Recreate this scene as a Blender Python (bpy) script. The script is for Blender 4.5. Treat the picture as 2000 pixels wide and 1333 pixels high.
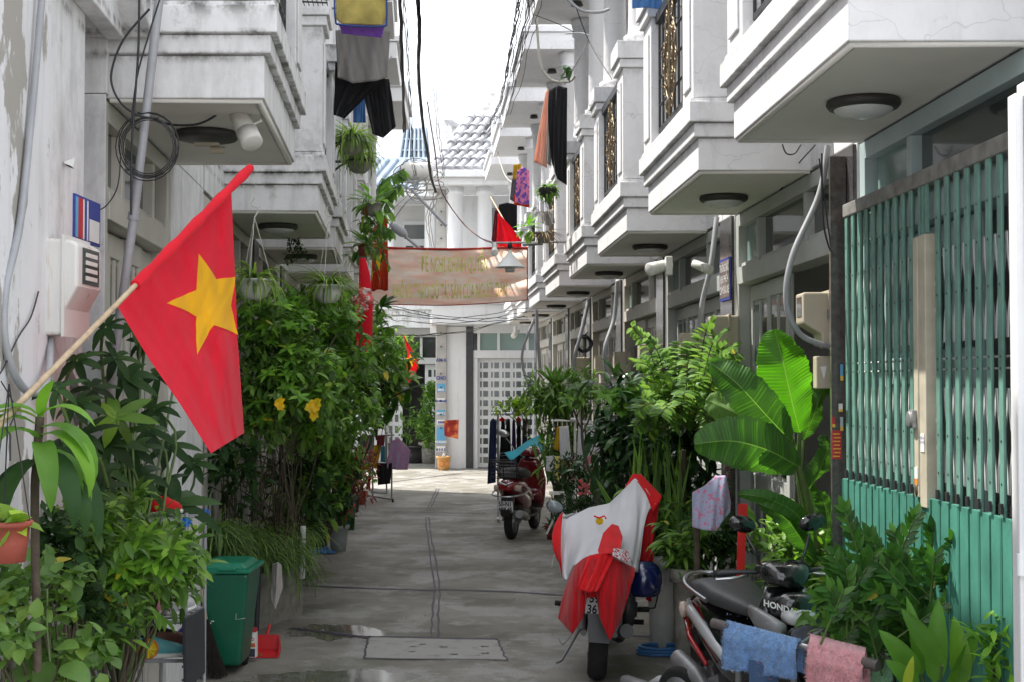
import bpy, math, random
from mathutils import Vector, Matrix
for o in list(bpy.data.objects): bpy.data.objects.remove(o)
SC=bpy.context.scene; COL=SC.collection
rnd=random.Random(7); sin=math.sin; cos=math.cos; PI=math.pi; V=Vector
# ---------------- camera, sky, sun, exposure
FPX=2700.0; CH=1.9; TH=math.atan((748-666.5)/FPX)
cam=bpy.data.cameras.new('camera'); co=bpy.data.objects.new('camera',cam); COL.objects.link(co)
cam.sensor_width=36; cam.lens=FPX/2000*36; cam.clip_end=2000; cam.clip_start=.05
co.location=(0,0,CH); co.rotation_euler=(PI/2+TH,0,0); SC.camera=co
SUN_EL=math.radians(60); SUN_AZ=math.radians(-60)      # azimuth of the sun from +Y (up the alley), negative = left
sdir=V((sin(SUN_AZ)*cos(SUN_EL),cos(SUN_AZ)*cos(SUN_EL),sin(SUN_EL)))
W=bpy.data.worlds.new('World'); SC.world=W; W.use_nodes=True
nt=W.node_tree; nt.nodes.clear()
out=nt.nodes.new('ShaderNodeOutputWorld'); bg=nt.nodes.new('ShaderNodeBackground')
sky=nt.nodes.new('ShaderNodeTexSky'); sky.sky_type='NISHITA'; sky.sun_disc=False
sky.sun_elevation=SUN_EL; sky.sun_rotation=SUN_AZ; sky.air_density=1.2; sky.dust_density=3.5; sky.ozone_density=.8
tc=nt.nodes.new('ShaderNodeTexCoord'); mp=nt.nodes.new('ShaderNodeMapping'); mp.inputs['Scale'].default_value=(1,1,2.2)
nz=nt.nodes.new('ShaderNodeTexNoise'); nz.inputs['Scale'].default_value=2.6; nz.inputs['Detail'].default_value=6
rp=nt.nodes.new('ShaderNodeValToRGB'); rp.color_ramp.elements[0].position=.3; rp.color_ramp.elements[1].position=.55
mx=nt.nodes.new('ShaderNodeMix'); mx.data_type='RGBA'
L=nt.links.new
L(tc.outputs['Generated'],mp.inputs['Vector']); L(mp.outputs[0],nz.inputs['Vector']); L(nz.outputs['Fac'],rp.inputs[0])
L(rp.outputs[0],mx.inputs['Factor']); L(sky.outputs[0],mx.inputs[6]); mx.inputs[7].default_value=(12.4,12.7,13.2,1)
L(mx.outputs[2],bg.inputs['Color']); bg.inputs['Strength'].default_value=.1; L(bg.outputs[0],out.inputs[0])
sl=bpy.data.lights.new('sun','SUN'); sl.energy=4.0; sl.angle=math.radians(.6); sl.color=(1,.95,.87)
so=bpy.data.objects.new('sun',sl); COL.objects.link(so); so.rotation_euler=(-sdir).to_track_quat('-Z','Y').to_euler(); so.location=(-10,10,30)
SC.view_settings.view_transform='Standard'; SC.view_settings.look='None'; SC.view_settings.gamma=1
SC.view_settings.exposure=1.04
SC.cycles.max_bounces=8; SC.cycles.use_denoising=True
# ---------------- helpers
def P(u,v,Y):
    x=(u-1000)/FPX; y=(666.5-v)/FPX
    dy=cos(TH)-y*sin(TH); k=Y/dy
    return V((x*k,Y,CH+(sin(TH)+y*cos(TH))*k))
def RX(s): return 1.42-.035*s-.0006*s*s
def LX(s): return (-.60-.081*s) if s<14.5 else (-1.7745-.081*(s-14.5)+.0032*(s-14.5)**2)
def FR(s,d,z): return V((RX(s)-d,s,z))
def FL(s,d,z): return V((LX(s)+d,s,z))
M={}
def newmat(n):
    m=bpy.data.materials.new(n); m.use_nodes=True; M[n]=m; t=m.node_tree
    return m,t,t.nodes['Principled BSDF'],t.nodes['Material Output']
def rgb(c): return (c[0],c[1],c[2],1)
def noise(t,scale,detail=4,stretch=None,rough=.55,coord='Object'):
    tc=t.nodes.new('ShaderNodeTexCoord'); n=t.nodes.new('ShaderNodeTexNoise'); n.inputs['Scale'].default_value=scale; n.inputs['Detail'].default_value=detail; n.inputs['Roughness'].default_value=rough
    if stretch:
        m=t.nodes.new('ShaderNodeMapping'); m.inputs['Scale'].default_value=stretch; t.links.new(tc.outputs[coord],m.inputs[0]); t.links.new(m.outputs[0],n.inputs['Vector'])
    else: t.links.new(tc.outputs[coord],n.inputs['Vector'])
    return n.outputs['Fac']
def ramp(t,src,a,b,ca=(0,0,0),cb=(1,1,1)):
    r=t.nodes.new('ShaderNodeValToRGB'); e=r.color_ramp.elements; e[0].position=a; e[1].position=b; e[0].color=rgb(ca); e[1].color=rgb(cb)
    t.links.new(src,r.inputs[0]); return r.outputs[0]
def mix(t,f,a,b,mode='MIX'):
    m=t.nodes.new('ShaderNodeMix'); m.data_type='RGBA'; m.blend_type=mode
    for i,x in ((0,f),(6,a),(7,b)):
        if isinstance(x,(int,float)): m.inputs[i].default_value=x
        elif isinstance(x,tuple): m.inputs[i].default_value=rgb(x)
        else: t.links.new(x,m.inputs[i])
    return m.outputs[2]
def bump(t,bs,src,st=.3,dist=.01):
    b=t.nodes.new('ShaderNodeBump'); b.inputs['Strength'].default_value=st; b.inputs['Distance'].default_value=dist
    t.links.new(src,b.inputs['Height']); t.links.new(b.outputs[0],bs.inputs['Normal'])
def mat(n,c,rough=.6,var=.15,sc=6,metal=0,bmp=0,bsc=60,coat=0,spec=.5,alpha=1,trans=0):
    if n in M: return M[n]
    m,t,b,o=newmat(n)
    lo=tuple(x*(1-var) for x in c); hi=tuple(min(1,x*(1+var)) for x in c)
    t.links.new(ramp(t,noise(t,sc),.3,.7,lo,hi),b.inputs['Base Color'])
    b.inputs['Roughness'].default_value=rough; b.inputs['Metallic'].default_value=metal
    b.inputs['Coat Weight'].default_value=coat; b.inputs['Specular IOR Level'].default_value=spec
    if trans: b.inputs['Transmission Weight'].default_value=trans
    if bmp: bump(t,b,noise(t,bsc,3),bmp)
    return m
def leafmat(n,c,dark=.45,light=1.5,tr=.3,rough=.42,edge=None,sc=9,spec=.28):
    m,t,b,o=newmat(n)
    g=t.nodes.new('ShaderNodeNewGeometry')
    r=t.nodes.new('ShaderNodeValToRGB'); e=r.color_ramp.elements
    e[0].color=rgb([x*dark for x in c]); e[1].color=rgb([c[0]*light*1.25,c[1]*light,c[2]*light*.8]); e[0].position=.0
    k=e.new(.55); k.color=rgb(c); k2=e.new(.985); k2.color=rgb((c[0]*light*1.2,c[1]*light,c[2]*light*.8)); e[-1].color=rgb((c[1]*2.2,c[1]*1.6,c[2]*.8))
    t.links.new(g.outputs['Random Per Island'],r.inputs[0])
    cc=mix(t,ramp(t,noise(t,sc),.35,.7),r.outputs[0],(.75,.8,.7),'MULTIPLY')
    t.links.new(cc,b.inputs['Base Color']); b.inputs['Roughness'].default_value=rough; b.inputs['Specular IOR Level'].default_value=spec
    tr_=t.nodes.new('ShaderNodeBsdfTranslucent'); mu=mix(t,1.0,cc,(1.6,1.9,.6),'MULTIPLY'); t.links.new(mu,tr_.inputs[0])
    ms=t.nodes.new('ShaderNodeMixShader'); ms.inputs[0].default_value=tr; t.links.new(b.outputs[0],ms.inputs[1]); t.links.new(tr_.outputs[0],ms.inputs[2]); t.links.new(ms.outputs[0],o.inputs[0])
    return m
def cloth(n,c,tr=.25,var=.08,c2=None,sc=20,th=(.5,.55),rough=.85):
    if n in M: return M[n]
    m,t,b,o=newmat(n)
    lo=tuple(x*(1-var) for x in c); hi=tuple(min(1,x*(1+var)) for x in c)
    cc=ramp(t,noise(t,5),.3,.7,lo,hi)
    if c2: cc=mix(t,ramp(t,noise(t,sc,2),th[0],th[1]),cc,c2)
    t.links.new(cc,b.inputs['Base Color']); b.inputs['Roughness'].default_value=rough; b.inputs['Specular IOR Level'].default_value=.2
    b.inputs['Sheen Weight'].default_value=.15
    bump(t,b,noise(t,260,2),.25,.002)
    tr_=t.nodes.new('ShaderNodeBsdfTranslucent'); t.links.new(cc,tr_.inputs[0])
    ms=t.nodes.new('ShaderNodeMixShader'); ms.inputs[0].default_value=tr; t.links.new(b.outputs[0],ms.inputs[1]); t.links.new(tr_.outputs[0],ms.inputs[2]); t.links.new(ms.outputs[0],o.inputs[0])
    return m
def wallmat(n,base,grime=(.12,.115,.1),lo=.56,hi=.75,streak=.5,peel=None,rough=.75,under=(.33,.29,.24),cracks=False,mould=0):
    m,t,b,o=newmat(n)
    c=ramp(t,noise(t,2.5,6),.3,.7,tuple(x*.93 for x in base),base)
    s=ramp(t,noise(t,5,7,(1.6,1.6,.22),.65),lo,hi+.12)
    f=t.nodes.new('ShaderNodeMath'); f.operation='MULTIPLY'; f.inputs[1].default_value=streak; t.links.new(s,f.inputs[0])
    c=mix(t,f.outputs[0],c,tuple(x*2.4 for x in grime))
    s2=ramp(t,noise(t,7,9,None,.72),hi-.06,hi+.1); 
    f2=t.nodes.new('ShaderNodeMath'); f2.operation='MULTIPLY'; f2.inputs[1].default_value=.5 if mould else .8; t.links.new(s2,f2.inputs[0])
    c=mix(t,f2.outputs[0],c,grime)
    if mould:   # black mould that settles along the ledges of the balconies (their real heights)
        gp=t.nodes.new('ShaderNodeNewGeometry'); sx=t.nodes.new('ShaderNodeSeparateXYZ'); t.links.new(gp.outputs['Position'],sx.inputs[0])
        mr=t.nodes.new('ShaderNodeMapRange'); mr.inputs[1].default_value=3.1; mr.inputs[2].default_value=5.1; t.links.new(sx.outputs['Z'],mr.inputs[0])
        r=t.nodes.new('ShaderNodeValToRGB'); e=r.color_ramp.elements; e[0].position=0; e[0].color=rgb((.18,)*3); e[1].position=1; e[1].color=rgb((.1,)*3)
        for z_,v_ in ((3.30,.1),(3.335,.8),(3.36,.15),(3.40,.2),(3.425,1),(3.45,.15),(3.50,.25),(3.56,1),(3.60,.35),(3.85,.12),(4.3,.1),(4.47,.55),(4.50,.2),(4.66,.4),(4.73,1),(4.85,.3)):
            k_=e.new((z_-3.1)/2); k_.color=rgb((v_,)*3)
        t.links.new(mr.outputs[0],r.inputs[0])
        nn_=ramp(t,noise(t,9,8,(1,1,.6),.72),.44,.60); m1=t.nodes.new('ShaderNodeMath'); m1.operation='MULTIPLY'; t.links.new(r.outputs[0],m1.inputs[0]); t.links.new(nn_,m1.inputs[1])
        m2=t.nodes.new('ShaderNodeMath'); m2.operation='MULTIPLY'; m2.inputs[1].default_value=mould; t.links.new(m1.outputs[0],m2.inputs[0]); c=mix(t,m2.outputs[0],c,grime)
    if peel:
        p=ramp(t,noise(t,3.3,8,(1,1,.5),.62),peel,peel+.025); c=mix(t,p,c,under)
    if cracks:
        vo=t.nodes.new('ShaderNodeTexVoronoi'); vo.feature='DISTANCE_TO_EDGE'; vo.inputs['Scale'].default_value=1.7
        tcn=t.nodes.new('ShaderNodeTexCoord'); nn=t.nodes.new('ShaderNodeTexNoise'); nn.inputs['Scale'].default_value=5
        ad=t.nodes.new('ShaderNodeVectorMath'); ad.operation='MULTIPLY_ADD'; ad.inputs[1].default_value=(.35,.35,.35)
        t.links.new(tcn.outputs['Object'],nn.inputs['Vector']); t.links.new(nn.outputs['Color'],ad.inputs[0]); t.links.new(tcn.outputs['Object'],ad.inputs[2]); t.links.new(ad.outputs[0],vo.inputs['Vector'])
        c=mix(t,ramp(t,vo.outputs['Distance'],.0,.006,(.35,.35,.35),(0,0,0)),c,tuple(x*.35 for x in base))
    t.links.new(c,b.inputs['Base Color']); b.inputs['Roughness'].default_value=rough
    bump(t,b,noise(t,14,8),.25,.012)
    return m
class MB:
    def __init__(s): s.v=[]; s.f=[]; s.m=[]; s.sm=[]
    def add(s,vs,fs,mi=0,smooth=False,mx=None):
        o=len(s.v); s.v+= [tuple(mx@V(p)) for p in vs] if mx else [tuple(p) for p in vs]
        for f in fs: s.f.append(tuple(i+o for i in f)); s.m.append(mi); s.sm.append(smooth)
    def hexa(s,p,mi=0): s.add(p,[(0,3,2,1),(4,5,6,7),(0,1,5,4),(1,2,6,5),(2,3,7,6),(3,0,4,7)],mi)
    def box(s,a,b,mi=0,mx=None):
        x0,y0,z0=a; x1,y1,z1=b
        s.add([(x0,y0,z0),(x1,y0,z0),(x1,y1,z0),(x0,y1,z0),(x0,y0,z1),(x1,y0,z1),(x1,y1,z1),(x0,y1,z1)],[(0,3,2,1),(4,5,6,7),(0,1,5,4),(1,2,6,5),(2,3,7,6),(3,0,4,7)],mi,False,mx)
    def F(s,F,s0,s1,d0,d1,z0,z1,mi=0):
        s.hexa([F(s0,d0,z0),F(s1,d0,z0),F(s1,d1,z0),F(s0,d1,z0),F(s0,d0,z1),F(s1,d0,z1),F(s1,d1,z1),F(s0,d1,z1)],mi)
    def tube(s,pts,r,n=8,mi=0,caps=True):
        pts=[V(p) for p in pts]; k=len(pts); R=r if isinstance(r,(list,tuple)) else [r]*k
        up=None; vs=[]; fs=[]
        for i,p in enumerate(pts):
            t=(pts[min(i+1,k-1)]-pts[max(i-1,0)]); t=t.normalized() if t.length>1e-9 else V((0,0,1))
            if up is None: up=t.orthogonal().normalized()
            else:
                up=up-t*up.dot(t); up=up.normalized() if up.length>1e-6 else t.orthogonal().normalized()
            b=t.cross(up)
            for j in range(n):
                a=2*PI*j/n; vs.append(p+(up*cos(a)+b*sin(a))*R[i])
        for i in range(k-1):
            for j in range(n):
                j2=(j+1)%n; fs.append((i*n+j,i*n+j2,(i+1)*n+j2,(i+1)*n+j))
        s.add(vs,fs,mi,True)
        if caps: s.add(vs[:n],[tuple(range(n-1,-1,-1))],mi); s.add(vs[-n:],[tuple(range(n))],mi)
    def lathe(s,prof,c=(0,0,0),n=24,mi=0,mx=None,sx=1,sy=1,smooth=True,flute=0,nf=0):
        vs=[];fs=[];k=len(prof)
        for r,z in prof:
            for j in range(n):
                a=2*PI*j/n; q=1+(flute*cos(a*nf) if nf else 0); vs.append((c[0]+r*q*sx*cos(a),c[1]+r*q*sy*sin(a),c[2]+z))
        for i in range(k-1):
            for j in range(n): j2=(j+1)%n; fs.append((i*n+j,i*n+j2,(i+1)*n+j2,(i+1)*n+j))
        fs.append(tuple(range(n-1,-1,-1))); fs.append(tuple((k-1)*n+j for j in range(n)))
        s.add(vs,fs,mi,smooth,mx)
    def grid(s,fn,nu,nv,mi=0,smooth=True):
        vs=[fn(i/nu,j/nv) for j in range(nv+1) for i in range(nu+1)]
        fs=[(j*(nu+1)+i,j*(nu+1)+i+1,(j+1)*(nu+1)+i+1,(j+1)*(nu+1)+i) for j in range(nv) for i in range(nu)]
        s.add(vs,fs,mi,smooth)
    def loft(s,secs,n=16,mi=0,mx=None,e=2.5,caps=True):   # secs: (x,cy,cz,ry,rz) along x, superellipse sections
        vs=[];fs=[];k=len(secs)
        for q in secs:
            x,cy,cz,ry,rz=q[:5]
            for j in range(n):
                a=2*PI*j/n; c_,s_=cos(a),sin(a)
                vs.append((x,cy+ry*math.copysign(abs(c_)**(2/e),c_),cz+rz*math.copysign(abs(s_)**(2/e),s_)))
        for i in range(k-1):
            for j in range(n): j2=(j+1)%n; fs.append((i*n+j,i*n+j2,(i+1)*n+j2,(i+1)*n+j))
        if caps: fs.append(tuple(range(n-1,-1,-1))); fs.append(tuple((k-1)*n+j for j in range(n)))
        s.add(vs,fs,mi,True,mx)
    def prism(s,pts,a,b,mi=0):     # polygon pts (3D) swept from +a to +b (vectors)
        n=len(pts); A=[V(p)+V(a) for p in pts]; B=[V(p)+V(b) for p in pts]
        s.add(A+B,[tuple(range(n-1,-1,-1)),tuple(range(n,2*n))]+[(i,(i+1)%n,n+(i+1)%n,n+i) for i in range(n)],mi)
    def build(s,name,mats,parent=None,bevel=0,solid=0,sub=0,label=None,origin=None,kind=None):
        me=bpy.data.meshes.new(name); og=V(origin) if origin is not None else (V(parent['_o']) if parent is not None else V((0,0,0)))
        me.from_pydata([tuple(V(p)-og) for p in s.v],[],s.f)
        if not isinstance(mats,(list,tuple)): mats=[mats]
        for m in mats: me.materials.append(M[m] if isinstance(m,str) else m)
        me.polygons.foreach_set('material_index',s.m); me.polygons.foreach_set('use_smooth',s.sm); me.validate(); me.update()
        o=bpy.data.objects.new(name,me); COL.objects.link(o); o['_o']=tuple(og)
        if parent is not None: o.parent=parent
        else: o.location=og
        if solid: q=o.modifiers.new('s','SOLIDIFY'); q.thickness=solid; q.offset=0
        if bevel: q=o.modifiers.new('b','BEVEL'); q.width=bevel; q.segments=2; q.limit_method='ANGLE'; q.angle_limit=.6
        if sub: q=o.modifiers.new('u','SUBSURF'); q.levels=sub; q.render_levels=sub
        if label: o['label']=label
        if kind: o['kind']=kind
        return o
def tag(o,label,cat,group=None,kind=None):
    o['label']=label; o['category']=cat
    if group: o['group']=group
    if kind: o['kind']=kind
    return o
def thing(name,label,cat,loc,group=None,kind=None):
    o=bpy.data.objects.new(name,None); COL.objects.link(o); o.location=loc; o['_o']=tuple(loc); o.empty_display_size=.1
    return tag(o,label,cat,group,kind)
def struct(o): o['kind']='structure'; return o
def text_mb(s,size,fn,mi=0,mb=None,bold=.0,spacing=1.0,xs=1.0,align='CENTER',depth=0):
    cu=bpy.data.curves.new('t','FONT'); cu.body=s; cu.size=size; cu.align_x=align; cu.offset=bold; cu.space_character=spacing; cu.resolution_u=3; cu.extrude=depth
    ob=bpy.data.objects.new('t',cu); COL.objects.link(ob); dg=bpy.context.evaluated_depsgraph_get(); me=ob.evaluated_get(dg).to_mesh()
    mb=mb or MB(); mb.add([fn(v.co.x*xs,v.co.y,v.co.z) for v in me.vertices],[tuple(p.vertices) for p in me.polygons],mi)
    bpy.data.objects.remove(ob); return mb
def wave(x,seed=0):
    return sin(x*1.0+seed)*.5+sin(x*2.3+seed*1.7+1)*.3+sin(x*4.1+seed*.6+2)*.2
def bez(p,n=12):
    p=[V(q) for q in p]; o=[]
    k=len(p)
    for i in range(k-1):
        a=p[max(i-1,0)];b=p[i];c=p[i+1];d=p[min(i+2,k-1)]
        for j in range(n):
            t=j/n; o.append(.5*((2*b)+(c-a)*t+(2*a-5*b+4*c-d)*t*t+(3*b-a-3*c+d)*t**3))
    o.append(p[-1]); return o
def drape(rows,Y,folds=.02,freq=9,seed=0,nu=26,nv=22,mi=0,mb=None,tilt=0,sag=0):
    # rows: (v,uL,uR) outline at real distance Y, with folds in depth
    mb=mb or MB()
    def fn(a,b):
        v=rows[0][0]+(rows[-1][0]-rows[0][0])*b
        for i in range(len(rows)-1):
            if rows[i][0]<=v<=rows[i+1][0] or i==len(rows)-2:
                t=(v-rows[i][0])/max(1e-6,rows[i+1][0]-rows[i][0]); uL=rows[i][1]+(rows[i+1][1]-rows[i][1])*t; uR=rows[i][2]+(rows[i+1][2]-rows[i][2])*t; break
        x=a*freq+seed
        d=folds*(.35+.65*b)*(wave(x+b*1.5,seed)+.3*wave(x*2.7-b*2,seed+3))
        return P(uL+(uR-uL)*a,v+(sag*sin(a*PI) if sag else 0)+2*folds*60*wave(a*5+seed)*(b>.97)*.5,Y+d+tilt*(a-.5))
    mb.grid(fn,nu,nv,mi); return mb
# ---------------- leaves
def leaf(mb,b,dr,nrm,Lg,w,curl=.3,fold=.25,seg=3,shape=0,mi=0):
    dr=V(dr).normalized(); nrm=V(nrm); sd=dr.cross(nrm)
    if sd.length<1e-4: sd=dr.orthogonal()
    sd.normalize(); up=sd.cross(dr).normalized(); vs=[];fs=[]; p=V(b); d=dr
    for i in range(seg+1):
        t=i/seg
        if shape==0: wd=w*sin(PI*min(1,.12+t*.88))**.8 if t<1 else 0
        elif shape==1: wd=w*(1-t)**.6*min(1,.4+t*6)           # strap
        elif shape==2: wd=w*(sin(PI*t**.7)**.7 if 0<t<1 else 0) # ovate
        else: wd=w*(sin(PI*t)**.5 if 0<t<1 else 0)
        wd=max(wd,.0004)
        vs+=[p-sd*wd*.5+up*fold*wd*.5,p,p+sd*wd*.5+up*fold*wd*.5]
        if i<seg:
            a=curl*1.0/seg; d=(d*cos(a)-up*sin(a)).normalized(); up=sd.cross(d).normalized(); p=p+d*Lg/seg
    for i in range(seg):
        k=i*3; fs+=[(k,k+1,k+4,k+3),(k+1,k+2,k+5,k+4)]
    mb.add(vs,fs,mi,True)
def rdir(up=0):
    while 1:
        v=V((rnd.uniform(-1,1),rnd.uniform(-1,1),rnd.uniform(-1,1)))
        if .05<v.length<1: v.normalize(); v.z+=up; return v.normalized()
def shrub(name,blobs,n,Ls,w,mats,parent,shape=0,base=None,curl=.5,flower=None,seg=3,twigs=40,droop=0,label=None,clus=5):
    # blobs: (center,(rx,ry,rz),weight)
    lf=MB(); tw=MB(); tot=sum(b[2] for b in blobs)
    base=V(base) if base is not None else blobs[0][0]-V((0,0,blobs[0][1][2]))
    cl=[]
    for c,r,wg in blobs:
        for _ in range(max(1,int(n*wg/tot/clus))):
            d=rdir(.15); k=rnd.random()**.42; q=V((c[0]+d.x*r[0]*k,c[1]+d.y*r[1]*k,c[2]+d.z*r[2]*k)); out=(V(q)-V(c)).normalized()
            cl.append(q)
            tip=(out*.6+V((0,0,.5-droop))+rdir()*.5).normalized(); stl=Ls*clus*.28
            for j in range(clus):
                pp=q+tip*stl*(j/clus); ld=(tip*.5+rdir(-droop*.5)*1.0).normalized(); s=rnd.uniform(.65,1.2)
                leaf(lf,pp,ld,V((rnd.uniform(-.3,.3),rnd.uniform(-.5,.1),1)),Ls*s,w*s,curl*rnd.uniform(.3,1.6),.25,seg,shape)
    for i in range(twigs):
        q=rnd.choice(cl); m_=(base+q)*.5+rdir()*.12*(q-base).length; tw.tube(bez([base+rdir()*.04,m_,q],4),[.0075*(1-t/8)+.002 for t in range(9)],5)
    lo=lf.build('foliage',mats[0],parent,label=label)
    if twigs: tw.build('stem',mats[1],parent)
    return lf,cl
def spider(mb,c,n,Lg,w,mi=0,up=.9,seg=6,curl=2.0,flat=1):
    for i in range(n):
        a=rnd.uniform(0,2*PI); e=rnd.uniform(.25,1.3)*up; d=V((cos(a)*cos(e),sin(a)*cos(e)*flat,sin(e)))
        l=Lg*rnd.uniform(.55,1.15); leaf(mb,V(c)+V((cos(a),sin(a),0))*rnd.uniform(0,.03),d,V((0,0,1)),l,w*rnd.uniform(.7,1.2),curl*rnd.uniform(.6,1.3),.35,seg,1,mi)
def pot(mb,c,r,h,mi=0,rim=.012,taper=.72,n=24,flute=0,nf=0,bowl=False):
    if bowl: pr=[(r*.45,0),(r*.72,h*.18),(r*.9,h*.5),(r,h*.9),(r+rim,h*.9),(r+rim,h),(r-.01,h),(r*.9,h*.85)]
    else: pr=[(r*taper,0),(r*(taper+.55*(1-taper)),h*.5),(r*.97,h*.86),(r+rim,h*.87),(r+rim,h),(r-.012,h),(r*.9,h*.8)]
    mb.lathe(pr,c,n,mi,flute=flute,nf=nf)
# ---------------- materials of the setting
wallmat('wall_r',(.76,.76,.775),lo=.58,hi=.74,streak=.4,cracks=True,mould=.45)
wallmat('wall_l',(.78,.78,.79),grime=(.07,.065,.055),lo=.52,hi=.66,streak=.4,mould=.95)
wallmat('wall_old',(.76,.76,.78),grime=(.16,.16,.15),lo=.5,hi=.66,streak=.6,peel=.52,under=(.36,.34,.31))
wallmat('wall_plain',(.62,.62,.61),lo=.6,hi=.76,streak=.4)
wallmat('wall_far',(.76,.77,.78),lo=.55,hi=.7,streak=.4)
mat('soffit',(.74,.72,.68),.8,.06,2)
mat('frame_beige',(.52,.50,.45),.5,.08,4,bmp=.05)
mat('frame_mint',(.42,.52,.53),.45,.08,4)
mat('frame_grey',(.44,.46,.44),.5,.08,4)
mat('frame_white',(.66,.68,.68),.45,.05,4)
mat('interior',(.018,.017,.016),.9,.3,3)
mat('interior_grey',(.10,.10,.10),.9,.3,3)
mat('granite',(.075,.07,.072),.12,.35,40,spec=.6)
mat('granite_brown',(.10,.088,.084),.14,.3,30,spec=.6)
mat('dark_stripe',(.05,.05,.055),.4,.2,10)
mat('glass',(.05,.06,.06),.06,.2,2,spec=.9)
mat('glass_green',(.20,.30,.28),.12,.1,2,spec=.8)
mat('glass_pale',(.22,.26,.28),.1,.15,2,spec=.8)
mat('iron',(.03,.031,.035),.45,.2,20)
mat('gold',(.20,.15,.09),.42,.45,60,metal=.55)
mat('steel',(.55,.56,.58),.28,.06,10,metal=.9)
mat('steel_dull',(.30,.30,.31),.45,.15,10,metal=.5)
mat('pipe_grey',(.33,.34,.36),.45,.12,8)
mat('cable',(.018,.018,.022),.55,.2,10)
mat('cable_pale',(.42,.40,.36),.6,.1,10)
mat('cable_red',(.16,.02,.02),.5,.2,10)
mat('cream_box',(.47,.42,.32),.45,.08,7)
mat('white_plastic',(.68,.67,.63),.4,.06,6)
mat('black_plastic',(.012,.012,.013),.4,.2,9)
mat('black_gloss',(.008,.008,.009),.12,.2,5,coat=.8)
mat('rubber',(.014,.014,.014),.85,.3,30)
mat('soil',(.035,.024,.016),.95,.4,30,bmp=.8)
mat('bark',(.09,.07,.05),.9,.35,20,bmp=.6)
mat('twig',(.075,.06,.038),.85,.3,20)
mat('green_stem',(.09,.15,.04),.5,.3,12)
mat('lamp_rim',(.045,.042,.04),.5,.2,10)
mat('lamp_glass',(.62,.63,.64),.25,.05,3)
mat('tile_blue',(.16,.21,.27),.6,.25,4)
mat('tile_grey',(.36,.36,.38),.7,.3,4)
mat('terracotta',(.32,.07,.045),.65,.15,8,bmp=.1)
mat('concrete_pole',(.42,.41,.39),.85,.15,5,bmp=.3)
mat('white_paint',(.75,.76,.77),.4,.05,3)
mat('ink_blue',(.04,.06,.30),.6,.1); mat('ink_red',(.5,.03,.04),.6,.1); mat('ink_white',(.78,.78,.76),.6,.05); mat('ink_black',(.01,.01,.012),.5,.1); mat('ink_dark',(.04,.035,.06),.6,.3,60)
mat('sign_cyan',(.12,.38,.62),.6,.1)
mat('sign_orange',(.70,.22,.03),.6,.1)
# ground
m,t,b,o=newmat('ground')
c=ramp(t,noise(t,.9,8,(1,.9,1),.62),.33,.66,(.165,.155,.128),(.305,.292,.258))
c=mix(t,ramp(t,noise(t,1.5,9,(1,.9,1),.72),.49,.56),c,(.36,.35,.335))
c=mix(t,ramp(t,noise(t,1.3,8,(.9,1,1),.68),.50,.60,(0,0,0),(.5,.5,.5)),c,(.10,.10,.072))
c=mix(t,ramp(t,noise(t,70,5,None,.7),.38,.66,(0,0,0),(.5,.5,.5)),c,(.13,.12,.11)); c=mix(t,ramp(t,noise(t,120,3),.66,.70,(0,0,0),(.7,.7,.7)),c,(.5,.48,.44))
tcn=t.nodes.new('ShaderNodeTexCoord'); sp=t.nodes.new('ShaderNodeSeparateXYZ'); t.links.new(tcn.outputs['Object'],sp.inputs[0])
def pud(cx,cy,rx,ry):
    a=t.nodes.new('ShaderNodeVectorMath'); a.operation='SUBTRACT'; a.inputs[1].default_value=(cx,cy,0); t.links.new(tcn.outputs['Object'],a.inputs[0])
    q=t.nodes.new('ShaderNodeVectorMath'); q.operation='DIVIDE'; q.inputs[1].default_value=(rx,ry,1); t.links.new(a.outputs[0],q.inputs[0])
    l=t.nodes.new('ShaderNodeVectorMath'); l.operation='LENGTH'; t.links.new(q.outputs[0],l.inputs[0]); return l.outputs['Value']
wet=None
for cxx in ((-1.1,8.9,.55,.38),(-1.35,10.6,.40,.35),(-1.75,8.5,.5,.4)):
    l=pud(*cxx)
    if wet is None: wet=l
    else:
        mn=t.nodes.new('ShaderNodeMath'); mn.operation='MINIMUM'; t.links.new(wet,mn.inputs[0]); t.links.new(l,mn.inputs[1]); wet=mn.outputs[0]
ad=t.nodes.new('ShaderNodeMath'); ad.operation='MULTIPLY_ADD'; ad.inputs[1].default_value=1.3; t.links.new(noise(t,3.5,6),ad.inputs[0]); t.links.new(wet,ad.inputs[2])
hf=t.nodes.new('ShaderNodeMath'); hf.operation='MULTIPLY'; hf.inputs[1].default_value=.5; t.links.new(ad.outputs[0],hf.inputs[0]); wf=ramp(t,hf.outputs[0],.74,.82,(1,1,1),(0,0,0))
c=mix(t,wf,c,mix(t,.5,c,(.07,.075,.06)))
t.links.new(c,b.inputs['Base Color'])
rr=mix(t,ramp(t,noise(t,1.4,6),.42,.62),(.85,.85,.85),(.6,.6,.6)); rr=mix(t,wf,rr,(.07,.07,.07)); b.inputs['Specular IOR Level'].default_value=.35; t.links.new(rr,b.inputs['Roughness'])
hb=mix(t,wf,noise(t,55,6),(.5,.5,.5)); bump(t,b,hb,.35,.008)
wallmat('slab',(.34,.33,.31),grime=(.12,.12,.1),lo=.45,hi=.6,streak=.5)
# ---------------- ground
g=MB(); g.add([(-300,-60,0),(300,-60,0),(300,600,0),(-300,600,0)],[(0,1,2,3)]); struct(g.build('ground','ground'))
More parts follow.
